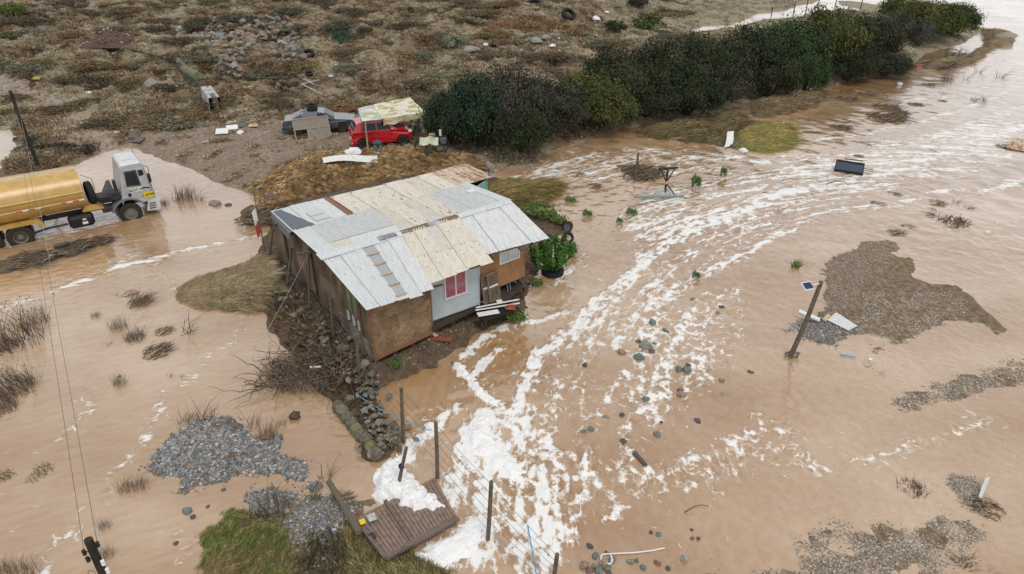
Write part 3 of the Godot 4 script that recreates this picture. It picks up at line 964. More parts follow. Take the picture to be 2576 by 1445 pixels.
	M.teal_cloth = grain(mat(.03, .21, .19, .8), .02, .7, 1.2, Vector3.ONE, .5, 3, 25)
	M.pink = mat(.55, .30, .33, .8)
	M.wire = mat(.09, .085, .08, .7)
	M.wire_pale = mat(.45, .46, .43, .7)
	M.rope_pink = mat(.42, .27, .27, .8)
	M.pvc = mat(.24, .29, .30, .5)
	M.orange = mat(.6, .16, .05, .6)
	M.green_bag = mat(.05, .30, .09, .6)
	M.straw = vmat(.95, .2)
	M.brick = grain(mat(.30, .085, .05, .9), .03, .7, 1.15, Vector3.ONE * 2.0, .2, 3, 26)
	M.moss = grain(mat(.20, .21, .115, .9), .02, .7, 1.15, Vector3.ONE, .6, 4, 27)
	M.cloth_white = grain(mat(.50, .50, .50, .9), .02, .8, 1.08, Vector3.ONE, .4, 3, 28)
	M.concrete = grain(mat(.30, .285, .26, .9), .02, .7, 1.15, Vector3.ONE, .6, 4, 29)
	M.lamp_flag = mat(.45, .11, .10, .9)
	M.cactus = mat(.06, .12, .04, .7)
	M.branch = grain(mat(.23, .165, .115), .03, .6, 1.2, Vector3(3, 3, 3), 0, 3, 41)
	M.stone_base = grain(mat(.3, .3, .3, .8, .35), .03, .6, 1.2, Vector3.ONE * 1.3, 1.0, 5, 9)
	M.pebble = vmat(.75, .4)
	M.old_stone = grain(mat(.185, .165, .13, .95), .03, .55, 1.2, Vector3.ONE, 1.5, 4, 42)
	M.cloth_stripe = mat(.42, .41, .45, .9)
	M.wood_post = grain(mat(.18, .155, .115), .03, .5, 1.3, Vector3(3, .5, 3), .8, 4, 43)
	M.wood_pole = grain(mat(.030, .032, .024, .7), .03, .5, 1.4, Vector3(3, .5, 3), .8, 4, 43)
	M.wire_violet = mat(.16, .12, .13, .8)
	M.navy = mat(.02, .035, .09, .35)
	M.glass_blue = mat(.03, .05, .075, .12, .5)
	M.teal_pad = mat(.05, .12, .14, .9)
	M.grey_board = grain(mat(.16, .14, .125), .02, .75, 1.1, Vector3.ONE, .3, 4, 45)
	M.cyan_pale = mat(.40, .52, .56, .5)
	M.cyan_dark = mat(.06, .12, .15, .6)
	M.sign_dull = mat(.42, .36, .10, .8)
	M.litter = grain(mat(.50, .50, .50, .9), .08, .2, 1.3, Vector3.ONE * 1.2, 2.0, 4, 46)
	M.violet = mat(.28, .26, .42, .7)
	M.violet_pale = mat(.46, .44, .56, .7)
	M.red_white = grain(mat(.62, .34, .33, .7), .06, .4, 1.3, Vector3.ONE * 2.0, 0, 3, 47)
	M.foam = grain(mat(.88, .885, .89, .75, .3), .03, .93, 1.05, Vector3.ONE * 1.5, 1.6, 4, 30)

# ---------------------------------------------------------------- shack
# a corrugated sheet on a bilinear patch: corners p00 (s0 t0), p10 (s1 t0), p01 (s0 t1), p11; ribs run along t
func patch(q: Array, s: float, t: float) -> Vector3:
	return (q[0] as Vector3).lerp(q[1], s).lerp((q[2] as Vector3).lerp(q[3], s), t)

func corrugated(q: Array, s0: float, s1: float, t0: float, t1: float, lift := 0.0, pitch := .095, amp := .014, bend := 0.0) -> ArrayMesh:
	var b := B.new()
	var wdt := patch(q, s0, t0).distance_to(patch(q, s1, t0))
	var per := 4
	var cols := maxi(int(wdt / pitch), 2) * per
	var rows := 1 if bend == 0.0 else 8
	var nrm := (patch(q, s1, t0) - patch(q, s0, t0)).cross(patch(q, s0, t1) - patch(q, s0, t0)).normalized()
	if nrm.y < 0:
		nrm = -nrm
	var ax := (patch(q, s1, t0) - patch(q, s0, t0)).normalized()
	var grid := []
	var gn := []
	for j in rows + 1:
		for i in cols + 1:
			var f := float(i) / cols
			var ph := TAU * i / per
			var t := lerpf(t0, t1, float(j) / rows)
			grid.append(patch(q, lerpf(s0, s1, f), t) + nrm * (lift + sin(ph) * amp + bend * sin(PI * j / rows * 1.5)))
			gn.append((nrm - ax * cos(ph) * amp * TAU / pitch).normalized())
	for j in rows:
		for i in cols:
			var k := j * (cols + 1) + i
			var u0 := Vector2(float(i) / cols, float(j) / rows)
			var u1 := Vector2(float(i + 1) / cols, float(j + 1) / rows)
			b.tris(grid[k], grid[k + 1], grid[k + cols + 2], gn[k], gn[k + 1], gn[k + cols + 2], u0, Vector2(u1.x, u0.y), u1)
			b.tris(grid[k], grid[k + cols + 2], grid[k + cols + 1], gn[k], gn[k + cols + 2], gn[k + cols + 1], u0, u1, Vector2(u0.x, u1.y))
			# the thickness shows at the two cut ends
			if j == rows - 1:
				b.quad(grid[k + cols + 1], grid[k + cols + 2], grid[k + cols + 2] - nrm * .006, grid[k + cols + 1] - nrm * .006, grid[k + cols + 1] - grid[k])
	return b.mesh()

func roof_sheets(parent: Node3D, q: Array, s0: float, s1: float, t0: float, t1: float, count: int, skins: Array, lift := 0.0, called := "roof_sheet") -> void:
	for i in count:
		var a := lerpf(s0, s1, float(i) / count)
		var b := lerpf(s0, s1, float(i + 1) / count) + .012
		put(called, corrugated(q, a, b, t0 + rr(-.012, .012), t1 + rr(-.022, .022), lift + (i % 2) * .012 + rr(0, .004)), skins[rng.randi() % skins.size()], parent)

# a wall panel between two foot points, with its own foot and top heights at either end
func wall_panel(parent: Node3D, called: String, a: Vector3, b: Vector3, ya: float, yb: float, ta: float, tb: float, m: Material, thick := .05, proud := 0.0) -> MeshInstance3D:
	var out := Vector3.UP.cross(b - a).normalized()
	if out.dot(Vector3(-.2, 0, 1)) < 0 and out.dot(Vector3(-a.x, 0, -a.z)) < 0:
		out = -out
	var g := B.new()
	var i := -out * thick
	var o := out * proud
	g.hexa([Vector3(a.x, ya, a.z) + o, Vector3(b.x, yb, b.z) + o, Vector3(b.x, yb, b.z) + i, Vector3(a.x, ya, a.z) + i, Vector3(a.x, ta, a.z) + o, Vector3(b.x, tb, b.z) + o, Vector3(b.x, tb, b.z) + i, Vector3(a.x, ta, a.z) + i])
	return put(called, g.mesh(), m, parent)

func beam(parent: Node3D, called: String, a: Vector3, b: Vector3, w: float, h: float, m: Material) -> MeshInstance3D:
	var g := B.new()
	var z := (b - a).normalized()
	var x := Vector3.UP.cross(z).normalized() if absf(z.y) < .95 else Vector3.RIGHT
	var y := z.cross(x)
	g.box((a + b) * .5, Vector3(w, h, a.distance_to(b)), Basis(x, y, z))
	return put(called, g.mesh(), m, parent)

# a window on the wall line a-b between fractions f0 and f1
func window_in(parent: Node3D, a: Vector3, b: Vector3, f0: float, f1: float, y0: float, y1: float, curtain: Material, frame: Material, panes := 2) -> void:
	var out := Vector3.UP.cross(b - a).normalized()
	if out.dot(Vector3(-.2, 0, 1)) < 0 and out.dot(Vector3(-a.x, 0, -a.z)) < 0:
		out = -out
	var p := a.lerp(b, f0)
	var q := a.lerp(b, f1)
	p.y = 0; q.y = 0
	var ax := (q - p).normalized()
	var w := p.distance_to(q)
	var bs := Basis(ax, Vector3.UP, ax.cross(Vector3.UP))
	var mid := (p + q) * .5
	var g := B.new()
	for e: Array in [[0.0, y0, w, .05], [0.0, y1, w, .05]]:
		g.box(mid + Vector3(0, e[1], 0) + out * .02, Vector3(w + .05, .05, .07), bs)
	for k in panes + 1:
		g.box(p.lerp(q, float(k) / panes) + Vector3(0, (y0 + y1) * .5, 0) + out * .02, Vector3(.045, y1 - y0 - .05, .066), bs)
	var win := put("window", g.mesh(), frame, parent)
	for k in panes:
		var c := B.new()
		var m := p.lerp(q, (k + .5) / panes) + Vector3(0, (y0 + y1) * .5, 0)
		c.box(m + out * .03, Vector3(w / panes - .05, y1 - y0 - .06, .006), bs)
		put("pane", c.mesh(), M.pane, win)
		var d := B.new()
		# curtain hangs in folds behind the glass
		var n := 14
		for i in n:
			var xa := lerpf(-.5, .5, float(i) / n) * (w / panes - .05)
			var xb := lerpf(-.5, .5, float(i + 1) / n) * (w / panes - .05)
			var za := .008 + .010 * (i % 2)
			var zb := .008 + .010 * ((i + 1) % 2)
			var hh := (y1 - y0) * .5 - .03
			d.quad(m + ax * xa + out * za + Vector3(0, -hh, 0), m + ax * xb + out * zb + Vector3(0, -hh, 0), m + ax * xb + out * zb + Vector3(0, hh, 0), m + ax * xa + out * za + Vector3(0, hh, 0), out)
		put("curtain", d.mesh(), curtain, win)

func build_house() -> void:
	var hs := thing("wooden_shack", "wooden shack with patched corrugated roof standing on short stilts in the flood", "house")
	var ridge_l := at(805, 646, 3.4)
	var ridge_r := at(1283, 506, 3.5)
	var back_l := at(680, 531, 2.42)
	var mid_l := at(736, 583, 2.93)
	var mid_r := at(1238, 446, 2.42)
	var back_r := at(1168, 415, 2.25)
	var low := Vector3(0, -.03, 0)
	# back slope above and below the lap line; s runs from the left rake to the right
	var mid_e := mid_l.lerp(mid_r, .845)
	var up := [ridge_l, ridge_r, mid_l, mid_e]
	var dn := [mid_l, mid_r, back_l, back_r]
	roof_sheets(hs, up, .0, .07, .0, 1.02, 1, M.white_sheet, .02)
	roof_sheets(hs, up, .06, .40, .0, .36, 3, [M.cream_sheet[2], M.white_sheet[1]], .0)
	roof_sheets(hs, up, .06, .40, .30, 1.06, 3, M.grey_sheet, .012)
	roof_sheets(hs, up, .40, .715, .0, 1.08, 4, [M.cream_sheet[0], M.cream_sheet[3], M.cream_sheet[1]], .006)
	roof_sheets(hs, up, .715, .955, .0, 1.04, 3, M.grey_sheet, .014)
	roof_sheets(hs, up, .955, 1.0, .0, 1.04, 1, M.white_sheet, .03)
	roof_sheets(hs, dn, .0, .245, -.02, 1.0, 3, M.white_sheet, .0)
	roof_sheets(hs, dn, .27, .80, -.04, 1.0, 6, [M.cream_sheet[0], M.cream_sheet[1], M.cream_sheet[3]], .0)
	roof_sheets(hs, dn, .80, 1.0, -.02, 1.03, 2, M.rust_sheet, .01)
	var strip := B.new()
	var s0 := patch(dn, .238, .03); var s1 := patch(dn, .262, .03); var s2 := patch(dn, .262, .97); var s3 := patch(dn, .238, .97)
	var hi := Vector3(0, .035, 0)
	strip.hexa([s0, s1, s2, s3, s0 + hi, s1 + hi, s2 + hi, s3 + hi])
	put("rusty_flashing", strip.mesh(), M.wood_red, hs)
	# skylight patch seen through the white sheets of the back slope
	for i in 2:
		put("clear_roof_sheet", corrugated(dn, .11, .175, .12 + .22 * i, .32 + .22 * i, .035), M.pale_sheet, hs)
	# front slope in three steps
	var r1 := ridge_l.lerp(ridge_r, .385)
	var r2 := ridge_l.lerp(ridge_r, .69)
	var fl := [ridge_l, r1, at(923, 783, 2.58), at(1091, 731, 2.6)]
	var fm := [r1, r2, at(1081, 712, 2.68), at(1239, 660, 2.72)]
	var fr := [r2, ridge_r, at(1219, 646, 2.74), at(1379, 600, 2.76)]
	roof_sheets(hs, fl, .0, .40, .0, 1.0, 2, M.white_sheet, .0)
	roof_sheets(hs, fl, .38, .47, .0, .97, 1, M.white_sheet, .02, "roof_flashing")
	roof_sheets(hs, fl, .62, 1.0, .0, 1.0, 2, M.white_sheet, .008)
	roof_sheets(hs, fl, .45, .64, .93, 1.0, 1, M.white_sheet, .005)
	for i in 5:
		put("clear_roof_sheet", corrugated(fl, .47, .62, .03 + .18 * i, .21 + .18 * i, .004), M.clear_sheet, hs)
		var t := .03 + .18 * (i + 1)
		beam(hs, "batten", patch(fl, .465, t) + Vector3(0, .03, 0), patch(fl, .63, t) + Vector3(0, .03, 0), .07, .025, M.batten)
	for row in 2:
		roof_sheets(hs, fm, .0, 1.0, .0 if row == 0 else .5, .53 if row == 0 else 1.0, 5, [M.cream_sheet[1], M.cream_sheet[2], M.cream_sheet[2], M.grey_cream], .03 if row == 0 else .018)
	roof_sheets(hs, fr, -.02, 1.0, .0, 1.0, 4, M.white_sheet, .01)
	# ridge capping, piece by piece
	var caps := [[-.01, .30, M.white_cap, .16], [.29, .42, M.white_cap, .15], [.27, .36, M.grey_cap, .12], [.385, .53, M.wood, .10], [.52, .60, M.grey_cap, .12], [.59, .69, M.wood, .10], [.68, 1.0, M.white_cap, .13]]
	for c: Array in caps:
		var a := ridge_l.lerp(ridge_r, c[0]) + Vector3(0, .045, 0)
		var b := ridge_l.lerp(ridge_r, c[1]) + Vector3(0, .045, 0)
		var fwd: Vector3 = ((fl[2] as Vector3) - ridge_l).normalized() * c[3] * 1.3
		var bck: Vector3 = (mid_l - ridge_l).normalized() * c[3] * 1.5
		var g := B.new()
		g.quad(a, b, b + fwd, a + fwd, Vector3.UP)
		g.quad(a, b, b + bck, a + bck, Vector3.UP)
		g.quad(a + fwd, b + fwd, b + fwd + Vector3(0, -.02, 0), a + fwd + Vector3(0, -.02, 0), fwd)
		g.quad(a + bck, b + bck, b + bck + Vector3(0, -.02, 0), a + bck + Vector3(0, -.02, 0), bck)
		put("ridge_cap", g.mesh(), c[2], hs)
	# front walls
	var a := at(943, 898, .6)
	var b := at(1083, 833, .6)
	var c := at(1086, 809, .72)
	var d := at(1203, 767, .72)
	var e := at(1206, 742, 1.0)
	var f := at(1317, 697, 1.02)
	var g0 := at(704, 655, .4)
	wall_panel(hs, "front_panel", a, b, .6, .6, 2.52, 2.54, M.osb_front)
	wall_panel(hs, "top_board", a, b, 2.2, 2.2, 2.50, 2.52, M.osb_edge, .01, .012)
	beam(hs, "corner_post", a + Vector3(.03, -.02, .06), Vector3(a.x + .03, 2.54, a.z + .06), .07, .07, M.wood_red)
	beam(hs, "sill_beam", a + Vector3(0, -.05, .05), b + Vector3(.05, -.05, 0), .09, .11, M.wood_red)
	wall_panel(hs, "return_panel", b, c, .6, .7, 2.6, 2.66, M.osb_front)
	var m1 := c.lerp(d, .52)
	for k: Array in [[c, m1, .72, .72, 2.72, 2.75], [m1, d, .72, .72, 2.75, 2.78]]:
		wall_panel(hs, "blue_panel", k[0], k[1], k[2], k[3], k[4], k[5], M.blue_wall)
	beam(hs, "sill_beam", c + Vector3(0, -.05, -.02), d + Vector3(0, -.05, -.02), .06, .08, M.wood_dark)
	wall_panel(hs, "end_panel", d, e.lerp(d, .25), .66, .7, 2.78, 2.8, M.blue_wall)
	wall_panel(hs, "end_panel", e.lerp(d, .25), e, .8, 1.0, 2.8, 2.84, M.brown_wall)
	wall_panel(hs, "brown_panel", e, e.lerp(f, .5), 1.0, 1.0, 2.84, 2.85, M.brown_wall)
	wall_panel(hs, "brown_panel", e.lerp(f, .5), f, 1.0, 1.02, 2.85, 2.86, M.brown_wall)
	window_in(hs, c, d, .30, .74, 1.42, 2.35, M.curtain_red, M.white_frame)
	window_in(hs, e, f, .45, .88, 1.95, 2.56, M.curtain_white, M.white_frame)
	# long side wall in boards, its top following the rake
	var rake := [[.0, 2.60], [.30, 3.30], [.62, 2.95], [1.0, 2.30]]
	var cuts := [.0, .085, .215, .36, .52, .68, .84, 1.0]
	for i in cuts.size() - 1:
		var s: float = cuts[i]
		var t: float = cuts[i + 1]
		var hs0 := rake_at(rake, s)
		var hs1 := rake_at(rake, t)
		var p := a.lerp(g0, s)
		var q := a.lerp(g0, t)
		if i == 1:
			wall_panel(hs, "side_panel", p, q, .78, .78, 1.1, 1.1, M.osb_side)
			wall_panel(hs, "side_panel", p, q, 2.42, 2.42, hs0, hs1, M.osb_side)
			wall_panel(hs, "window_backing", p, q, 1.1, 1.1, 2.42, 2.42, M.wood_dark, .05, -.05)
			continue
		wall_panel(hs, "side_panel", p, q, .5 - .1 * s, .5 - .1 * t, hs0, hs1, M.osb_side, .05, (i % 2) * .008)
	wall_panel(hs, "grey_skirt_panel", a.lerp(g0, .0), a.lerp(g0, .29), .12, .45, .98, 1.02, M.osb_grey, .02, .03)
	window_in(hs, a, g0, .10, .205, 1.55, 2.40, M.curtain_green, M.wood)
	for k in 5:
		var p := a.lerp(g0, .105 + .0235 * k)
		beam(hs, "slat", Vector3(p.x, 1.12, p.z) + Vector3(-.02, 0, .02), Vector3(p.x, 1.52, p.z) + Vector3(-.02, 0, .02), .05 if k % 2 else .09, .03, M.wood_red if k % 2 else M.curtain_white)
	for k: float in [.085, .215, .52, .84]:
		var p := a.lerp(g0, k)
		beam(hs, "batten", Vector3(p.x - .03, .5, p.z + .02), Vector3(p.x - .03, rake_at(rake, k) - .04, p.z + .02), .06, .05, M.wood if k < .3 else M.wood_dark)
	for k in 9:
		var s := .05 + k * .105
		var p := a.lerp(g0, s)
		beam(hs, "rafter_end", Vector3(p.x + .25, rake_at(rake, s) - .10, p.z - .2), Vector3(p.x - .14, rake_at(rake, s) - .10, p.z + .12), .05, .09, M.wood_dark)
	var pj := a.lerp(g0, .40)
	beam(hs, "rafter_end", Vector3(pj.x + .2, 3.02, pj.z - .1), Vector3(pj.x - .75, 3.0, pj.z + .35), .07, .1, M.wood_grey)
	# far walls that close the house
	var back_a := Vector3(back_r.x - .1, 0, back_r.z + .5)
	var back_b := Vector3(mid_r.x - .25, 0, mid_r.z + .15)
	var fr_r := Vector3(f.x, 0, f.z)
	wall_panel(hs, "back_panel", g0, back_a, .3, .3, 2.3, 2.15, M.osb_side)
	wall_panel(hs, "teal_panel", back_a, back_b, .3, .3, 2.15, 2.34, M.teal_wall)
	wall_panel(hs, "teal_panel", back_b, Vector3(-1.6, 0, -27.6), .3, .3, 2.34, 2.6, M.teal_wall)
	wall_panel(hs, "gable_panel", Vector3(-1.6, 0, -27.6), fr_r.lerp(Vector3(-1.6, 0, -27.6), .3), .6, .9, 2.72, 3.38, M.brown_wall)
	wall_panel(hs, "gable_panel", fr_r.lerp(Vector3(-1.6, 0, -27.6), .3), fr_r, .9, 1.02, 3.38, 2.86, M.brown_wall)
	# floor, and stilts below it
	var flr := B.new()
	flr.hexa([a + Vector3(0, -.1, 0), f + Vector3(0, -.5, 0), Vector3(-1.6, .5, -27.6), g0 + Vector3(0, .1, 0), a, f + Vector3(0, -.35, 0), Vector3(-1.6, .6, -27.6), g0 + Vector3(0, .2, 0)])
	put("floor", flr.mesh(), M.wood_dark, hs)
	for k: Array in [[a.lerp(b, .02), .6], [a.lerp(b, .33), .6], [a.lerp(b, .66), .6], [b, .6], [c.lerp(d, .42), .72], [d, .72], [f, 1.02], [e.lerp(f, .4), 1.0]]:
		var p: Vector3 = k[0]
		var gg := gy(p.x, p.z) - .25
		beam(hs, "stilt", Vector3(p.x, gg, p.z - .08), Vector3(p.x, float(k[1]) - .03, p.z - .08), .11, .11, M.wood_grey)
	# eave boards under the front
	for q: Array in [fl, fm, fr]:
		beam(hs, "eave_board", patch(q, .02, .95) + Vector3(0, -.07, 0), patch(q, .98, .95) + Vector3(0, -.07, 0), .04, .08, M.wood_grey)
	for s: float in [.12, .55, .93]:
		beam(hs, "rafter_end", patch(fr, s, .6) + Vector3(0, -.09, 0), patch(fr, s, 1.03) + Vector3(0, -.10, 0), .06, .09, M.wood_grey)
	# sheet of dark plastic folded over the far corner of the roof
	var tp := B.new()
	var n := 10
	var rows := [[.095, .30, .03], [.02, .26, .04], [-.012, .22, -.06], [-.02, .14, -.28]]
	for j in 3:
		for i in n:
			var quadp := []
			for w: Array in [[i, j], [i + 1, j], [i + 1, j + 1], [i, j + 1]]:
				var rw: Array = rows[w[1]]
				var t := lerpf(.02, .92, float(w[0]) / n)
				quadp.append(patch(dn, rw[0] * lerpf(1.0, .35, t), t) + Vector3(0, rw[2] + sin(w[0] * 2.1 + w[1]) * .012, 0))
			tp.quad(quadp[0], quadp[1], quadp[2], quadp[3], Vector3(-.3, 1, .3))
	put("plastic_cover", tp.mesh(), M.tarp_dark, hs)
	# small vent on the right of the back slope
	var vt := B.new()
	vt.box(patch(up, .93, .62) + Vector3(0, .07, 0), Vector3(.34, .08, .22), spin(.7))
	put("roof_vent", vt.mesh(), M.white_frame, hs)
	house_a = a; house_g = g0; house_c = c; house_d = d; house_e = e; house_f = f
	# satellite dish on the corner by the teal wall
	var dish := thing("satellite_dish", "grey satellite dish on the rusty corner of the roof", "dish", Vector3(mid_r.x - .15, 2.45, mid_r.z - .1), .9)
	var dd := B.new()
	dd.lathe(Vector3(0, .35, 0), Vector3(.8, .35, .3), [Vector2(.03, 0), Vector2(.2, .03), Vector2(.32, .09), Vector2(.33, .10), Vector2(.32, .11), Vector2(.2, .05), Vector2(.0, .02)], 18)
	put("reflector", dd.mesh(), M.grey_cap, dish)
	var da := B.new()
	da.tube([Vector3(0, -.1, 0), Vector3(0, .36, 0)], .02, .02)
	put("mast", da.mesh(), M.steel_dark, dish)
	var db := B.new()
	db.tube([Vector3(0, .2, 0), Vector3(.3, .3, .1), Vector3(.42, .5, .16)], .012, .012)
	put("feed_arm", db.mesh(), M.steel_dark, dish)
	# flag on a thin pole at the back corner
	var fg := at(668, 640, .2)
	var ft := above(fg, 480)
	var flag := thing("flag_pole", "thin pole with drooping white and red flag at the shack's far corner", "flag")
	var fp := B.new()
	fp.tube([fg, ft], .022, .016)
	put("pole", fp.mesh(), M.wood_grey, flag)
	for k in 2:
		var cl := B.new()
		var y0 := ft.y - .75 - .55 * k
		for i in 6:
			var x0 := -.03 - .032 * i
			var z0 := .05 * sin(i * 1.4)
			var z1 := .05 * sin((i + 1) * 1.4)
			cl.quad(Vector3(fg.x + x0, y0 - .03 * i, fg.z + z0), Vector3(fg.x + x0 - .032, y0 - .03 * (i + 1), fg.z + z1), Vector3(fg.x + x0 * .8 - .032, y0 - .58 - .04 * (i + 1), fg.z + z1), Vector3(fg.x + x0 * .8, y0 - .58 - .04 * i, fg.z + z0), Vector3(0, 0, 1))
		put("cloth", cl.mesh(), M.white if k == 0 else M.lamp_flag, flag)

var house_a: Vector3
var house_g: Vector3
var house_c: Vector3
var house_d: Vector3
var house_e: Vector3
var house_f: Vector3

func rake_at(r: Array, s: float) -> float:
	for i in r.size() - 1:
		if s <= r[i + 1][0]:
			return lerpf(r[i][1], r[i + 1][1], (s - r[i][0]) / (r[i + 1][0] - r[i][0]))
	return r[-1][1]

# ---------------------------------------------------------------- tanker truck
# wheel with its axle along z, at the origin; tyre and rim are separate meshes
func tyre_mesh(r: float, w: float, hub: float, sides := 24) -> ArrayMesh:
	var b := B.new()
	b.lathe(Vector3(0, 0, -w * .5), Vector3(0, 0, 1), [Vector2(hub, .02), Vector2(hub + (r - hub) * .45, 0), Vector2(r - .04, .015), Vector2(r, .05), Vector2(r, w - .05), Vector2(r - .04, w - .015), Vector2(hub + (r - hub) * .45, w), Vector2(hub, w - .02), Vector2(hub - .01, w * .5), Vector2(hub, .02)], sides)
	return b.mesh()

func rim_mesh(hub: float, w: float, dish: float, spokes: int) -> ArrayMesh:
	var b := B.new()
	var z1 := w * .5 - .03
	b.lathe(Vector3(0, 0, -z1), Vector3(0, 0, 1), [Vector2(hub + .005, 0), Vector2(hub + .005, z1 * 2), Vector2(hub - .03, z1 * 2 - .01), Vector2(hub - .05, z1 * 2 - dish), Vector2(hub * .42, z1 * 2 - dish * .8), Vector2(hub * .38, z1 * 2 - dish * .2), Vector2(0, z1 * 2 - dish * .2)], 20)
	for i in spokes:
		var a := TAU * i / spokes
		b.box(Vector3(cos(a) * hub * .62, sin(a) * hub * .62, z1 - dish * .85), Vector3(hub * .42, hub * .16, .03), Basis(Vector3(0, 0, 1), a))
	return b.mesh()

func wheel(parent: Node3D, where: Vector3, r: float, w: float, tyre: Material, rimm: Material, hub: float, dish := .08, spokes := 8, flip := false) -> Node3D:
	var n := Node3D.new()
	n.name = "wheel"
	parent.add_child(n, true)
	n.position = where
	if flip:
		n.rotation.y = PI
	put("tyre", tyre_mesh(r, w, hub), tyre, n)
	put("rim", rim_mesh(hub, w, dish, spokes), rimm, n)
	return n

# closed profile in x-y, drawn across z with a half width at every point
func loft(b: B, prof: Array, half: Callable, z0 := -1.0, z1 := 1.0) -> void:
	var poly := PackedVector2Array(prof)
	var ix := Geometry2D.triangulate_polygon(poly)
	for side: float in [z0, z1]:
		for k in range(0, ix.size(), 3):
			var p := []
			for q in 3:
				var e := poly[ix[k + q]]
				p.append(Vector3(e.x, e.y, side * float(half.call(e))))
			if ((p[2] - p[0]) as Vector3).cross(p[1] - p[0]).z * side < 0:
				b.tri(p[0], p[2], p[1])
			else:
				b.tri(p[0], p[1], p[2])
	var area := 0.0
	for k in poly.size():
		var e := poly[k]
		var f := poly[(k + 1) % poly.size()]
		area += e.x * f.y - f.x * e.y
	for k in poly.size():
		var e := poly[k]
		var f := poly[(k + 1) % poly.size()]
		var out := Vector3(f.y - e.y, -(f.x - e.x), 0) * signf(area)
		var he: float = half.call(e)
		var hf: float = half.call(f)
		b.quad(Vector3(e.x, e.y, z0 * he), Vector3(f.x, f.y, z0 * hf), Vector3(f.x, f.y, z1 * hf), Vector3(e.x, e.y, z1 * he), out)

func arc(c: Vector2, r: float, a0: float, a1: float, n := 8) -> Array:
	var out := []
	for i in n + 1:
		out.append(c + Vector2.from_angle(deg_to_rad(lerpf(a0, a1, float(i) / n))) * r)
	return out

func lettering(text: String, size: float, m: Material, parent: Node3D, t: Transform3D, called := "lettering") -> void:
	var tm := TextMesh.new()
	var fnt := SystemFont.new()
	fnt.font_names = PackedStringArray(["Droid Sans"])
	fnt.font_weight = 700
	tm.font = fnt
	tm.text = text
	tm.font_size = 64
	tm.pixel_size = size / 64.0
	tm.depth = .006
	put(called, tm, m, parent, t)

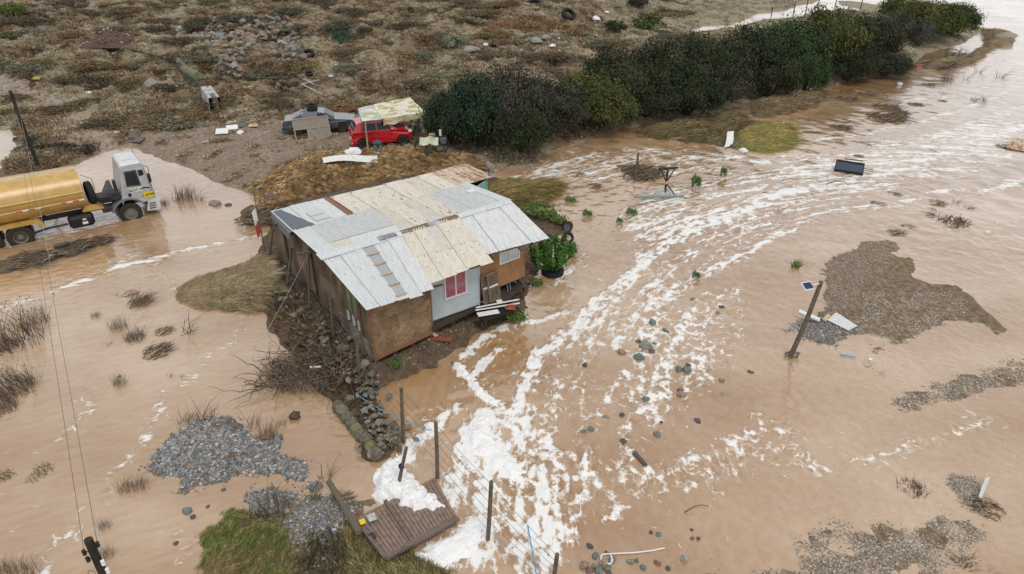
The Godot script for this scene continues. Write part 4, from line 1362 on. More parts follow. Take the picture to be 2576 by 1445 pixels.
func build_truck() -> void:
	var tr := thing("tanker_truck", "yellow tanker truck with silver cab stranded in brown water", "truck", Vector3(-18.94, -.2, -31.17), deg_to_rad(35.6))
	# chassis
	var c := B.new()
	for z: float in [-.42, .42]:
		c.box(Vector3(-3.6, .86, z), Vector3(9.0, .22, .09))
	for x: float in [-7.0, -5.0, -3.4, -1.0, .6]:
		c.box(Vector3(x, .86, 0), Vector3(.12, .16, .8))
	c.box(Vector3(0, .5, 0), Vector3(.14, .14, 2.0)); c.box(Vector3(-4.5, .52, 0), Vector3(.18, .18, 2.0)); c.box(Vector3(-5.7, .52, 0), Vector3(.18, .18, 2.0))
	put("chassis", c.mesh(), M.steel_dark, tr)
	# tank: rounded, flat sided, drawn along x
	var tk := B.new()
	var ring := []
	for i in 32:
		var a := TAU * i / 32
		var y := sin(a)
		var z := cos(a)
		ring.append(Vector2(signf(z) * pow(absf(z), .62) * 1.2, 1.92 + signf(y) * pow(absf(y), .78) * .88))
	for i in 32:
		var p: Vector2 = ring[i]
		var q: Vector2 = ring[(i + 1) % 32]
		var np := Vector3(0, (p.y - 1.92) * 1.6, p.x).normalized()
		var nq := Vector3(0, (q.y - 1.92) * 1.6, q.x).normalized()
		var xs := [-8.2, -1.62]
		tk.tris(Vector3(xs[0], p.y, p.x), Vector3(xs[1], p.y, p.x), Vector3(xs[1], q.y, q.x), np, np, nq)
		tk.tris(Vector3(xs[0], p.y, p.x), Vector3(xs[1], q.y, q.x), Vector3(xs[0], q.y, q.x), np, nq, nq)
		for e: float in [-8.2, -1.62]:
			var o := Vector3(-1 if e < -4 else 1, 0, 0)
			tk.tris(Vector3(e + o.x * .06, 1.92, 0), Vector3(e, p.y, p.x), Vector3(e, q.y, q.x), o, (o + np * .3).normalized(), (o + nq * .3).normalized())
	put("tank", tk.mesh(), M.yellow, tr)
	for y: float in [2.02, 1.66]:
		var rl := B.new()
		rl.cbox(Vector3(-4.9, y, 1.2 if y > 1.8 else 1.185), Vector3(6.5, .07, .07), .015)
		put("side_rail", rl.mesh(), M.yellow, tr)
	# red and white reflective strips
	for k in 4:
		for j in 4:
			var s := B.new()
			s.box(Vector3(-1.78 - k * 1.72 - j * .24, 1.66, 1.224), Vector3(.235, .055, .006))
			put("reflective_strip", s.mesh(), M.red_mark if j % 2 == 1 else M.white, tr)
	for x: float in [-1.8, -6.6]:
		var hook := B.new()
		hook.tube([Vector3(x, 2.72, .35), Vector3(x, 2.8, .35), Vector3(x + .12, 2.8, .35), Vector3(x + .12, 2.72, .35)], .015, .015)
		put("lifting_eye", hook.mesh(), M.yellow, tr)
	# tank cradle and front bracket
	var cr := B.new()
	cr.hexa([Vector3(-1.9, .98, -.6), Vector3(-1.0, .98, -.6), Vector3(-1.0, .98, 1.0), Vector3(-1.9, .98, 1.0), Vector3(-1.75, 1.35, -.6), Vector3(-1.55, 1.35, -.6), Vector3(-1.3, 1.25, 1.0), Vector3(-1.75, 1.25, 1.0)])
	put("bracket", cr.mesh(), M.yellow, tr)
	# rear mudguard
	var mg := B.new()
	loft(mg, [Vector2(-8.0, 1.12), Vector2(-3.6, 1.12), Vector2(-3.45, .80), Vector2(-3.62, .74), Vector2(-3.8, 1.0), Vector2(-8.0, 1.0)], func(_e: Vector2) -> float: return 1.0, .78, 1.26)
	put("mudguard", mg.mesh(), M.yellow, tr)
	# spare wheel standing against the front of the tank
	var sp := wheel(tr, Vector3(-1.36, 1.72, .62), .54, .29, M.rubber, M.steel_dark, .3, .1, 6)
	sp.name = "spare_wheel"
	sp.rotation = Vector3(0, PI / 2 + .12, 0)
	var cg := B.new()
	cg.tube([Vector3(-1.5, 2.45, .05), Vector3(-1.1, 2.2, .1), Vector3(-1.1, 1.7, .15)], .02, .02); cg.tube([Vector3(-1.1, 1.75, -.1), Vector3(-1.1, 1.75, .4)], .02, .02)
	put("wheel_carrier", cg.mesh(), M.yellow, tr)
	# fuel tank, box and step gear below the frame
	var ft := B.new()
	ft.cbox(Vector3(-2.05, .62, .92), Vector3(1.05, .56, .56), .12)
	put("fuel_tank", ft.mesh(), M.black, tr)
	for k in 2:
		var st := B.new()
		st.box(Vector3(-1.93, .72 - k * .17, 1.203), Vector3(.16 if k == 0 else .22, .07 if k == 0 else .12, .006))
		put("sticker", st.mesh(), M.white, tr)
	var bb := B.new()
	bb.cbox(Vector3(-.95, .86, .85), Vector3(.32, .26, .3), .03); bb.cbox(Vector3(-.68, .84, .85), Vector3(.3, .2, .3), .03)
	put("air_tank", bb.mesh(), M.steel_dark, tr)
	var rail := B.new()
	rail.tube([Vector3(-4.0, .45, .9), Vector3(-3.4, .55, .9), Vector3(-2.6, .55, .9)], .05, .05)
	put("side_guard", rail.mesh(), M.steel_dark, tr)
	var eng := B.new()
	eng.cbox(Vector3(-.6, 1.12, -.1), Vector3(1.1, .34, .8), .05)
	eng.lathe(Vector3(-.42, 1.48, .72), Vector3(0, 0, 1), [Vector2(0, 0), Vector2(.2, 0), Vector2(.22, .04), Vector2(.22, .36), Vector2(.19, .4), Vector2(.12, .4), Vector2(.1, .36), Vector2(0, .36)], 18)
	eng.cbox(Vector3(-.28, 1.75, .45), Vector3(.14, .6, .3), .04)
	put("air_filter", eng.mesh(), M.steel_dark, tr)
	var guard := B.new()
	loft(guard, [Vector2(-.85, 1.5), Vector2(-.55, 2.0), Vector2(-.42, 2.0), Vector2(-.35, 1.5)], func(_e: Vector2) -> float: return 1.0, .1, .3)
	guard.hexa([Vector3(-1.7, 1.05, -.2), Vector3(-.8, 1.05, -.2), Vector3(-.8, 1.05, .1), Vector3(-1.7, 1.05, .1), Vector3(-1.5, 1.22, -.2), Vector3(-.9, 1.22, -.2), Vector3(-.9, 1.22, .1), Vector3(-1.5, 1.22, .1)])
	put("exhaust_guard", guard.mesh(), M.grey_part, tr)
	# cab shell: profile in x-y with the wheel arch cut out
	var cab := B.new()
	var prof := [Vector2(-.22, 1.0)]
	prof.append_array([Vector2(-.20, 1.3), Vector2(.08, 2.75), Vector2(.14, 2.80), Vector2(.98, 2.80), Vector2(1.04, 2.74), Vector2(1.19, 1.75), Vector2(1.24, 1.3), Vector2(1.24, .95)])
	prof.append_array(arc(Vector2(0, .52), .68, 40, 100, 8))
	loft(cab, prof, func(e: Vector2) -> float: return 1.17 if e.y < 1.75 else lerpf(1.17, 1.02, (e.y - 1.75) / 1.05))
	put("cab", cab.mesh(), M.cab_grey, tr)
	var rf := B.new()
	rf.hexa([Vector3(.10, 2.80, -1.0), Vector3(1.0, 2.80, -1.0), Vector3(1.0, 2.80, 1.0), Vector3(.10, 2.80, 1.0), Vector3(.16, 2.87, -.94), Vector3(.94, 2.86, -.94), Vector3(.94, 2.86, .94), Vector3(.16, 2.87, .94)])
	var roof := put("cab_roof", rf.mesh(), M.cab_roof, tr)
	var ht := B.new()
	ht.cbox(Vector3(.5, 2.885, 0), Vector3(.5, .04, .75), .015)
	put("roof_hatch", ht.mesh(), M.cab_roof, roof)
	var an := B.new()
	an.tube([Vector3(.95, 2.86, -.7), Vector3(.98, 3.02, -.72), Vector3(.9, 3.06, -.7)], .014, .01)
	put("antenna", an.mesh(), M.black, tr)
	# door: a seam, the open dark window, the quarter glass
	var side := func(x: float, y: float) -> Vector3: return Vector3(x, y, (1.17 if y < 1.75 else lerpf(1.17, 1.02, (y - 1.75) / 1.05)) + .006)
	var door := B.new()
	door.quad(side.call(.06, 1.22), side.call(1.02, 1.22), side.call(1.14, 1.76), side.call(.09, 1.76), Vector3(0, 0, 1))
	door.quad(side.call(.09, 1.76), side.call(1.14, 1.76), side.call(1.0, 2.62), side.call(.17, 2.62), Vector3(0, 0, 1))
	var dr := put("door", door.mesh(), M.cab_grey, tr)
	var side2 := func(x: float, y: float) -> Vector3: return (side.call(x, y) as Vector3) + Vector3(0, 0, .006)
	var w1 := B.new()
	w1.quad(side2.call(.17, 1.86), side2.call(.72, 1.82), side2.call(.68, 2.5), side2.call(.22, 2.5), Vector3(0, 0, 1))
	put("side_window", w1.mesh(), M.glass, dr)
	var w2 := B.new()
	w2.quad(side2.call(.79, 1.62), side2.call(1.08, 1.58), side2.call(.98, 2.5), side2.call(.76, 2.5), Vector3(0, 0, 1))
	put("quarter_window", w2.mesh(), M.glass, dr)
	var fr := B.new()
	for e: Array in [[.15, 1.84, .74, 1.80], [.74, 1.80, .70, 2.53], [.70, 2.53, .2, 2.53], [.2, 2.53, .15, 1.84]]:
		fr.tube([side2.call(e[0], e[1]), side2.call(e[2], e[3])], .014, .014, 5)
	put("window_seal", fr.mesh(), M.black, dr)
	var hd := B.new()
	hd.cbox((side2.call(.17, 1.42) as Vector3), Vector3(.13, .16, .02), .005)
	put("door_handle", hd.mesh(), M.black, dr)
	var ws := B.new()
	ws.quad(Vector3(1.192, 1.84, -1.06), Vector3(1.192, 1.84, 1.06), Vector3(1.062, 2.66, .98), Vector3(1.062, 2.66, -.98), Vector3(1, .3, 0))
	put("windshield", ws.mesh(), M.glass, tr)
	var mi := B.new()
	mi.cbox(Vector3(1.16, 2.12, 1.32), Vector3(.12, .42, .2), .03)
	mi.tube([Vector3(1.08, 2.66, 1.02), Vector3(1.22, 2.6, 1.25), Vector3(1.2, 2.34, 1.3)], .016, .016); mi.tube([Vector3(1.05, 1.8, 1.12), Vector3(1.16, 1.9, 1.28)], .016, .016)
	put("mirror", mi.mesh(), M.black, tr)
	# plates with the fleet marks
	var p1 := B.new()
	p1.box(Vector3(.50, 1.62, 1.186), Vector3(.56, .19, .006), Basis(Vector3(0, 0, 1), .05))
	var pl1 := put("door_plate", p1.mesh(), M.white, tr)
	lettering("BZDP-46", .155, M.ink, pl1, Transform3D(Basis(Vector3(0, 0, 1), .05), Vector3(.50, 1.62, 1.193)))
	var p2 := B.new()
	p2.box(Vector3(.94, 1.28, 1.186), Vector3(.5, .26, .006), Basis(Vector3(0, 0, 1), .04))
	var pl2 := put("corner_plate", p2.mesh(), M.sign_yellow, tr)
	lettering("C-DP46", .155, M.ink, pl2, Transform3D(Basis(Vector3(0, 0, 1), .04), Vector3(.94, 1.28, 1.193)))
	# bumper, steps and wheel arch trim
	var bp := B.new()
	loft(bp, [Vector2(.72, .50), Vector2(1.24, .44), Vector2(1.34, .52), Vector2(1.36, .95), Vector2(1.26, 1.02), Vector2(1.05, .98), Vector2(.86, .98)], func(_e: Vector2) -> float: return 1.21)
	put("bumper", bp.mesh(), M.cab_roof, tr)
	for k in 3:
		var sg := B.new()
		sg.box(Vector3(.98 + .02 * k, .60 + .12 * k, 1.215), Vector3(.30, .035, .05))
		put("step", sg.mesh(), M.steel_dark, tr)
	var at_ := B.new()
	var ar := arc(Vector2(0, .52), .70, 20, 165, 14)
	for k in ar.size() - 1:
		var e: Vector2 = ar[k]
		var f: Vector2 = ar[k + 1]
		var o := (((e + f) * .5) - Vector2(0, .52)).normalized() * .07
		at_.hexa([Vector3(e.x, e.y, .75), Vector3(f.x, f.y, .75), Vector3(f.x, f.y, 1.23), Vector3(e.x, e.y, 1.23), Vector3(e.x + o.x, e.y + o.y, .75), Vector3(f.x + o.x, f.y + o.y, .75), Vector3(f.x + o.x, f.y + o.y, 1.21), Vector3(e.x + o.x, e.y + o.y, 1.21)])
	put("wheel_arch", at_.mesh(), M.grey_part, tr)
	var hl := B.new()
	hl.cbox(Vector3(1.345, .74, .85), Vector3(.05, .2, .4), .02)
	put("headlight", hl.mesh(), M.lamp_clear, tr)
	# wheels
	for z: float in [-1.02, 1.02]:
		wheel(tr, Vector3(0, .5, z), .51, .3, M.muddy_rubber, M.rim, .29, .06, 10, z < 0)
		for x: float in [-4.5, -5.68]:
			wheel(tr, Vector3(x, .5, z * 1.0), .53, .42, M.muddy_rubber, M.rim, .29, .19, 10, z < 0)

# ---------------------------------------------------------------- cars
# x forward, z to the side that faces the viewer; lower body with wheel arches, then the cabin
func car(t: Node3D, paint: Material, low: Array, cabin: Array, wid: float, top: float, axles: Array, r: float, rimm: Material, side_glass: Array, belt: float, roof_y: float, rimhub := .6) -> void:
	var b := B.new()
	var prof := []
	prof.append_array(low)
	# underside with the two arches, from front to rear
	for ax: float in axles:
		var cut := arc(Vector2(ax, r), r + .07, 0, 180, 8)
		for p: Vector2 in cut:
			prof.append(Vector2(p.x, maxf(p.y, .2)))
	loft(b, prof, func(e: Vector2) -> float: return wid - .05 * smoothstep(.55, belt, e.y) - .05 * smoothstep(.45, .2, e.y) - .16 * smoothstep(low[0].x + .6, low[0].x, e.x) - .14 * smoothstep(low[-1].x - .6, low[-1].x, e.x))
	put("body", b.mesh(), paint, t)
	var c := B.new()
	var half := func(e: Vector2) -> float: return lerpf(wid - .05, top, clampf((e.y - belt) / (roof_y - belt), 0, 1))
	loft(c, soft(cabin), half)
	var cab := put("cabin", c.mesh(), paint, t)
	for g: Array in side_glass:
		for s: float in [-1.0, 1.0]:
			var q := B.new()
			var pts := []
			for p: Vector2 in g:
				pts.append(Vector3(p.x, p.y, s * (float(half.call(p)) + .008)))
			q.quad(pts[0], pts[1], pts[2], pts[3], Vector3(0, 0, s))
			put("side_window", q.mesh(), M.glass, cab)
	for s: float in [-1.0, 1.0]:
		for ax: float in axles:
			wheel(t, Vector3(ax, r, s * (wid - .12)), r, .2, M.muddy_rubber, rimm, r * rimhub, .03, 9, s < 0)

# glass between two profile points, spanning the car
func screen(t: Node3D, called: String, a: Vector2, b: Vector2, wa: float, wb: float) -> void:
	var q := B.new()
	var n := Vector3(b.y - a.y, -(b.x - a.x), 0).normalized()
	if n.y < 0:
		n = -n
	var o := n * .008
	q.quad(Vector3(a.x, a.y, -wa) + o, Vector3(a.x, a.y, wa) + o, Vector3(b.x, b.y, wb) + o, Vector3(b.x, b.y, -wb) + o, n)
	put(called, q.mesh(), M.glass, t)

func lump(t: Node3D, called: String, p: Vector3, s: Vector3, m: Material, bs := Basis.IDENTITY) -> void:
	var q := B.new()
	q.cbox(p, s, minf(s.x, minf(s.y, s.z)) * .3, bs)
	put(called, q.mesh(), m, t)

func torus(p: Vector3, r: float, thick: float, axis: Vector3, sides := 20) -> ArrayMesh:
	var b := B.new()
	b.lathe(p - axis.normalized() * thick * .5, axis, [Vector2(r * .56, .02), Vector2(r * .78, 0), Vector2(r * .95, .02), Vector2(r, .06), Vector2(r, thick - .06), Vector2(r * .95, thick - .02), Vector2(r * .78, thick), Vector2(r * .56, thick - .02), Vector2(r * .60, thick * .5), Vector2(r * .56, .02)], sides)
	return b.mesh()

func build_cars() -> void:
	# red hatchback under the tarp
	var pr := hit(915, 372)
	var pf := hit(1018, 362)
	var dir := (pf - pr).normalized()
	var turn := atan2(-dir.z, dir.x)
	var t := thing("red_hatchback", "small red hatchback parked under the tarp shelter", "car", Vector3((pr.x + pf.x) * .5 - .22, gy(pr.x, pr.z) - .02, (pr.z + pf.z) * .5 - .30), turn)
	car(t, M.car_red,
		_low([1.78, .25, 1.80, .62, 1.70, .88, .92, 1.00, -1.62, 1.02, -1.78, .85, -1.80, .3]),
		[Vector2(.95, .99), Vector2(.25, 1.48), Vector2(.0, 1.54), Vector2(-1.2, 1.54), Vector2(-1.42, 1.48), Vector2(-1.74, 1.0)],
		.80, .62, [1.18, -1.18], .32, M.alloy,
		[[Vector2(.62, 1.06), Vector2(-.28, 1.06), Vector2(-.28, 1.44), Vector2(.16, 1.44)], [Vector2(-.36, 1.06), Vector2(-1.12, 1.08), Vector2(-1.02, 1.44), Vector2(-.36, 1.44)]], 1.0, 1.54)
	t.scale = Vector3(1, 1.05, 1)
	screen(t, "windshield", Vector2(.86, 1.05), Vector2(.28, 1.46), .62, .58)
	screen(t, "rear_window", Vector2(-1.68, 1.10), Vector2(-1.46, 1.42), .60, .54)
	for s: float in [-1.0, 1.0]:
		lump(t, "headlight", Vector3(1.66, .80, s * .58), Vector3(.28, .16, .26), M.lamp_clear, spin(-s * .4))
		lump(t, "tail_light", Vector3(-1.74, .86, s * .64), Vector3(.12, .26, .16), M.lamp_red)
		lump(t, "mirror", Vector3(.55, 1.08, s * .86), Vector3(.14, .12, .18), M.car_red)
		lump(t, "door_handle", Vector3(-.2, .86, s * .79), Vector3(.16, .03, .03), M.black)
	lump(t, "number_plate", Vector3(-1.83, .55, 0), Vector3(.03, .12, .4), M.white)
	lump(t, "bumper", Vector3(-1.80, .36, 0), Vector3(.1, .16, 1.4), M.car_red)
	lump(t, "bumper", Vector3(1.80, .36, 0), Vector3(.1, .2, 1.35), M.black)
	# grey sedan
	var q := hit(800, 334)
	var s2 := thing("grey_sedan", "dark grey sedan parked on the mud with its bonnet towards the tarp shelter", "car", Vector3(q.x + .05, gy(q.x, q.z) - .03, q.z - .55), deg_to_rad(13))
	car(s2, M.car_dark,
		_low([2.2, .28, 2.24, .6, 2.15, .78, 1.0, .92, -1.3, .98, -2.15, .95, -2.26, .7, -2.24, .32]),
		[Vector2(1.05, .90), Vector2(.35, 1.30), Vector2(.05, 1.36), Vector2(-.75, 1.36), Vector2(-1.0, 1.30), Vector2(-1.72, .96)],
		.86, .62, [1.38, -1.35], .33, M.steel_dark,
		[[Vector2(.68, .98), Vector2(-.18, .98), Vector2(-.18, 1.28), Vector2(.24, 1.28)], [Vector2(-.26, .98), Vector2(-1.15, 1.0), Vector2(-.86, 1.27), Vector2(-.26, 1.28)]], .94, 1.36)
	screen(s2, "windshield", Vector2(.97, .97), Vector2(.40, 1.285), .66, .58)
	screen(s2, "rear_window", Vector2(-1.62, 1.02), Vector2(-1.06, 1.275), .66, .58)
	for s: float in [-1.0, 1.0]:
		lump(s2, "tail_light", Vector3(-2.2, .76, s * .6), Vector3(.08, .16, .34), M.lamp_red)
		lump(s2, "headlight", Vector3(2.16, .66, s * .6), Vector3(.1, .14, .34), M.lamp_clear)
		lump(s2, "mirror", Vector3(.62, 1.0, s * .92), Vector3(.14, .11, .18), M.car_dark)
	lump(s2, "bumper", Vector3(-2.28, .46, 0), Vector3(.12, .2, 1.5), M.car_dark)
	lump(s2, "number_plate", Vector3(-2.3, .7, 0), Vector3(.03, .11, .4), M.white)
	# patterned cover thrown over the roof
	var cv := B.new()
	var rows := [Vector3(0, 1.0, .865), Vector3(0, 1.20, .735), Vector3(0, 1.385, .60), Vector3(0, 1.385, -.60), Vector3(0, 1.2, -.75)]
	for k in 4:
		var x0 := -.95 + .02 * k
		var x1 := -.1 + .03 * k
		var ra: Vector3 = rows[k]
		var rb: Vector3 = rows[k + 1]
		cv.quad(Vector3(x0 - .2, ra.y, ra.z), Vector3(x1, ra.y, ra.z), Vector3(x1, rb.y, rb.z), Vector3(x0 if k < 1 else x0 + .1, rb.y, rb.z), Vector3(0, 1, .3))
	var cvr := put("roof_cover", cv.mesh(), M.tarp_dark)
	cvr.transform = s2.transform
	tag(cvr, "dark patterned cloth laid over the grey sedan's roof", "cloth")
	for k in 2:
		var ty := put("car_tyre", torus(Vector3.ZERO, .33, .2, Vector3.UP), M.rubber, null, s2.transform * Transform3D(spin(.3, .04), Vector3(-.35 - .05 * k, 1.40 + .11 + .0 * k, .22 - .72 * k + .0)))
		tag(ty, ["black tyre lying on the sedan's roof nearer the viewer", "black tyre lying on the sedan's roof at the far side"][k], "tyre", "tyres on the sedan")
	# wooden frame leaning on the sedan
	var g0 := hit(746, 353) + Vector3(0, 0, .25)
	var g1 := hit(838, 341) + Vector3(0, 0, .25)
	var w := g0.distance_to(g1)
	var fx := (g1 - g0).normalized()
	var fr := thing("framed_board", "grey board in a pale wooden frame leaning on the grey sedan", "panel", g0, 0)
	var upv := Vector3(-fx.z, 0, fx.x)
	if upv.z > 0:
		upv = -upv
	var slope := (Vector3.UP * .93 + upv * .36).normalized()
	var nrm := fx.cross(slope)
	var bs := Basis(fx, slope, nrm)
	var hh := 1.3
	for e: Array in [[w * .5, .03, w, .06], [w * .5, hh, w, .06], [w * .5, hh * .52, w, .05]]:
		var k := B.new()
		k.box(bs * Vector3(e[0], e[1], .02), Vector3(e[2], e[3], .045), bs)
		put("rail", k.mesh(), M.wood_pale, fr)
	for x: float in [.03, .37, .70, .97]:
		var k := B.new()
		k.box(bs * Vector3(w * x, hh * .5, .022), Vector3(.055, hh - .06, .046), bs)
		put("stile", k.mesh(), M.wood_pale, fr)
	var bd := B.new()
	for k: Array in [[.04, .52, .36, .98], [.38, .52, .69, .98], [.71, .52, .96, .98], [.38, .05, .69, .5], [.71, .05, .96, .5]]:
		bd.box(bs * Vector3(w * (k[0] + k[2]) * .5, hh * (k[1] + k[3]) * .5, .0), Vector3(w * (k[2] - k[0]) + .06, hh * (k[3] - k[1]) + .04, .012), bs)
	put("board", bd.mesh(), grain(mat(.30, .28, .25), .02, .85, 1.05, Vector3.ONE, 0, 3, 44), fr)
	# red box trailer behind the sedan
	var rc := hit(868, 284)
	var rb := thing("red_crate", "open dark red steel crate lying behind the grey sedan", "crate", rc + Vector3(0, .12, 0), .35)
	for k in 5:
		lump(rb, "bar", Vector3(0, .1 + .0 * k, -.5 + .25 * k), Vector3(1.3, .06, .06), M.brick, Basis(Vector3(0, 0, 1), .12))
	for k in 2:
		lump(rb, "side", Vector3(-.65 + 1.3 * k, .12, 0), Vector3(.08, .3, 1.1), M.brick)
	lump(rb, "plate", Vector3(-.3, -.02, .4), Vector3(.9, .04, .4), mat(.33, .06, .10, .6))
	build_shelter()

func _low(a: Array) -> Array:
	var out := []
	for i in range(0, a.size(), 2):
		out.append(Vector2(a[i], a[i + 1]))
	# front to rear along the top: the arches close it below, rear first
	out.reverse()
	return soft(out)

# round the corners of an open outline
func soft(p: Array) -> Array:
	for pass_ in 2:
		var o := [p[0]]
		for i in p.size() - 1:
			var a: Vector2 = p[i]
			var b: Vector2 = p[i + 1]
			if i > 0:
				o.append(a.lerp(b, .25))
			if i < p.size() - 2:
				o.append(a.lerp(b, .75))
		o.append(p[-1])
		p = o
	return p

func build_shelter() -> void:
	var sh := thing("tarp_shelter", "white and mustard tarpaulin stretched on wooden poles over the red car", "shelter")
	# poles: foot and head pixels
	var feet := [hit(927, 388), hit(1071, 345), hit(905, 322), hit(1035, 312)]
	var tops := [306, 284, 273, 246]
	var heads := []
	for i in 4:
		var g: Vector3 = feet[i]
		var h: Vector3 = above(g, tops[i])
		heads.append(h)
		var b := B.new()
		b.tube([g + Vector3(0, -.15, 0), h], .05, .045, 7)
		put("pole", b.mesh(), M.wood_pale if i < 2 else M.wood, sh)
	var corner := [at(938, 308, 2.05), at(1074, 286, 2.1), at(888, 267, 2.2), at(1030, 246, 2.35)]
	for i in 4:
		var p: Vector3 = heads[i]
		corner[i] = Vector3(p.x, p.y + .03, p.z)
	# extend to the picture's outline of the cloth
	corner[0] += Vector3(-.15, .0, .1); corner[1] += Vector3(.15, 0, .1)
	var n := 18
	var m := 12
	var pieces := [[0.0, .30, 0], [.30, 1.0, 1]]
	for pc: Array in pieces:
		var b := B.new()
		for j in m:
			for i in n:
				var q := []
				for w: Array in [[i, j], [i + 1, j], [i + 1, j + 1], [i, j + 1]]:
					var s := lerpf(pc[0], pc[1], float(w[0]) / n)
					var t := float(w[1]) / m
					var p := patch(corner, s, t)
					p.y += -.10 * sin(PI * s) * sin(PI * t) + .014 * sin(s * 21.0 + t * 5.0) + .014 * sin(t * 17.0 - s * 6.0) + .012 * pc[2]
					q.append(p)
				b.quad(q[0], q[1], q[2], q[3], Vector3.UP)
		put("tarpaulin", b.mesh(), _tarp(pc[2]), sh)
	# skirts that hang from the front and the left edge
	var sk := B.new()
	for i in n:
		var q := []
		for w: Array in [[i, 0], [i + 1, 0], [i + 1, 1], [i, 1]]:
			var s := lerpf(.31, .98, float(w[0]) / n)
			var p := patch(corner, s, 0)
			p.y += .014 * sin(s * 21.0) + .014 * sin(-s * 6.0)
			if w[1] == 1:
				p += Vector3(0, -.24 - .22 * (1.0 - s) - .05 * sin(s * 30.0), .07 + .05 * sin(s * 19.0))
			q.append(p)
		sk.quad(q[0], q[1], q[2], q[3], Vector3(0, 0, 1))
	put("skirt", sk.mesh(), _tarp(1), sh)
	var sl := B.new()
	for i in 8:
		var q := []
		for w: Array in [[i, 0], [i + 1, 0], [i + 1, 1], [i, 1]]:
			var t := float(w[0]) / 8
			var p := patch(corner, 0, t)
			if w[1] == 1:
				p += Vector3(-.08 + .05 * sin(t * 14.0), -.2 - .9 * t * t, 0)
			q.append(p)
		sl.quad(q[0], q[1], q[2], q[3], Vector3(-1, 0, 0))
	put("skirt", sl.mesh(), M.cloth_white, sh)
	var dn := B.new()
	var bl: Vector3 = corner[2]
	var br: Vector3 = corner[3]
	for i in 10:
		var a := bl.lerp(br, i / 10.0)
		var c := bl.lerp(br, (i + 1) / 10.0)
		var za := .08 * sin(i * 1.7)
		var zc := .08 * sin((i + 1) * 1.7)
		dn.quad(Vector3(a.x, gy(a.x, a.z) + .2, a.z + za), Vector3(c.x, gy(c.x, c.z) + .2, c.z + zc), c + Vector3(0, -.1, 0), a + Vector3(0, -.1, 0), Vector3(0, 0, 1))
	put("green_curtain", dn.mesh(), M.teal_cloth, sh)
	for e: Array in [[0, 1], [0, 2], [1, 3], [2, 3]]:
		beam(sh, "ridge_pole", (heads[e[0]] as Vector3) + Vector3(0, -.05, 0), (heads[e[1]] as Vector3) + Vector3(0, -.05, 0), .06, .06, M.wood)

# printed cloth: pale with mustard squares, or green and red on white
func _tarp(kind: int) -> StandardMaterial3D:
	var key := "tarp%d" % kind
	if M.has(key):
		return M[key]
	var m := StandardMaterial3D.new()
	var nz := FastNoiseLite.new()
	nz.seed = 71 + kind; nz.frequency = .011; nz.fractal_octaves = 4
	nz.domain_warp_enabled = true; nz.domain_warp_amplitude = 18.0
	var s := 256
	var im := Image.create(s, s, false, Image.FORMAT_RGB8)
	var pale := lin(.66, .65, .58)
	for y in s:
		for x in s:
			var c := pale
			var n := nz.get_noise_2d(x, y)
			var n2 := nz.get_noise_2d(x * 4.0 + 90.0, y * 4.0)
			if kind == 1:
				if n + n2 * .3 > -.02:
					c = lin(.40, .32, .10).lerp(pale, clampf(.55 - n * 2.0 + n2 * .6, 0, 1))
				if (x % 86) < 10 or (y % 74) < 9:
					c = c.lerp(lin(.72, .71, .66), .6)
			else:
				if y > 120 and n > -.12:
					c = lin(.30, .42, .18).lerp(lin(.55, .42, .2), clampf(n2 * 2.0, 0, 1))
				elif y < 120 and n > .05:
					c = lin(.48, .48, .46)
				if absf(x - 205.0) < 10:
					c = lin(.42, .22, .22)
			im.set_pixel(x, y, c * (1.0 + n2 * .12))
	m.albedo_texture = ImageTexture.create_from_image(im)
	m.uv1_triplanar = true; m.uv1_world_triplanar = true
	m.uv1_scale = Vector3.ONE * .30
	m.roughness = .8
	M[key] = m
	return m

# ---------------------------------------------------------------- trees and plants
func leaf(b: B, p: Vector3, n: Vector3, size: float, r2: RandomNumberGenerator) -> void:
	var s := n.cross(Vector3(r2.randf() - .5, r2.randf() - .5, r2.randf() - .5)).normalized()
	var t := n.cross(s)
	var a := p - s * size * .5
	var c := p + s * size * .5
	var w := t * size * .34
	var nn := (n + s * .2).normalized()
	b.tris(a, p + w, c, nn, nn, nn)
	b.tris(a, c, p - w, nn, nn, nn)

# a crown one unit in radius and one unit high above its foot, made of leaves gathered in clumps round the limbs
func crown_mesh(sd: int, cols: Array, clumps: int, per: int, size: float, loose: float, limbs: Array) -> ArrayMesh:
	var r2 := RandomNumberGenerator.new()
	r2.seed = sd
	var b := B.new()
	for k in clumps:
		var a := r2.randf() * TAU
		var u := r2.randf()
		var el := asin(lerpf(-.35, 1.0, u))
		var rad := lerpf(.55, 1.0, pow(r2.randf(), .45))
		var d := Vector3(cos(a) * cos(el), sin(el), sin(a) * cos(el))
		var c := Vector3(d.x * rad, .48 + d.y * rad * .5, d.z * rad) * lerpf(.86, 1.08, r2.randf())
		c.y = maxf(c.y, .06)
		limbs.append(c)
		var tone := r2.randf()
		var base: Color = (cols[r2.randi() % cols.size()] as Color) * lerpf(.7, 1.3, tone)
		var cr := loose * lerpf(.7, 1.3, r2.randf())
		for i in per:
			var o := Vector3(r2.randfn(0, cr), r2.randfn(0, cr * .62), r2.randfn(0, cr))
			var p := c + o
			if p.y < .01:
				p.y = r2.randf() * .06
			var n := (d * .8 + Vector3(r2.randfn(0, .6), r2.randfn(.25, .6), r2.randfn(0, .6))).normalized()
			b.col = base * lerpf(.65, 1.35, r2.randf())
			leaf(b, p, n, size * lerpf(.6, 1.4, r2.randf()), r2)
	return b.mesh()

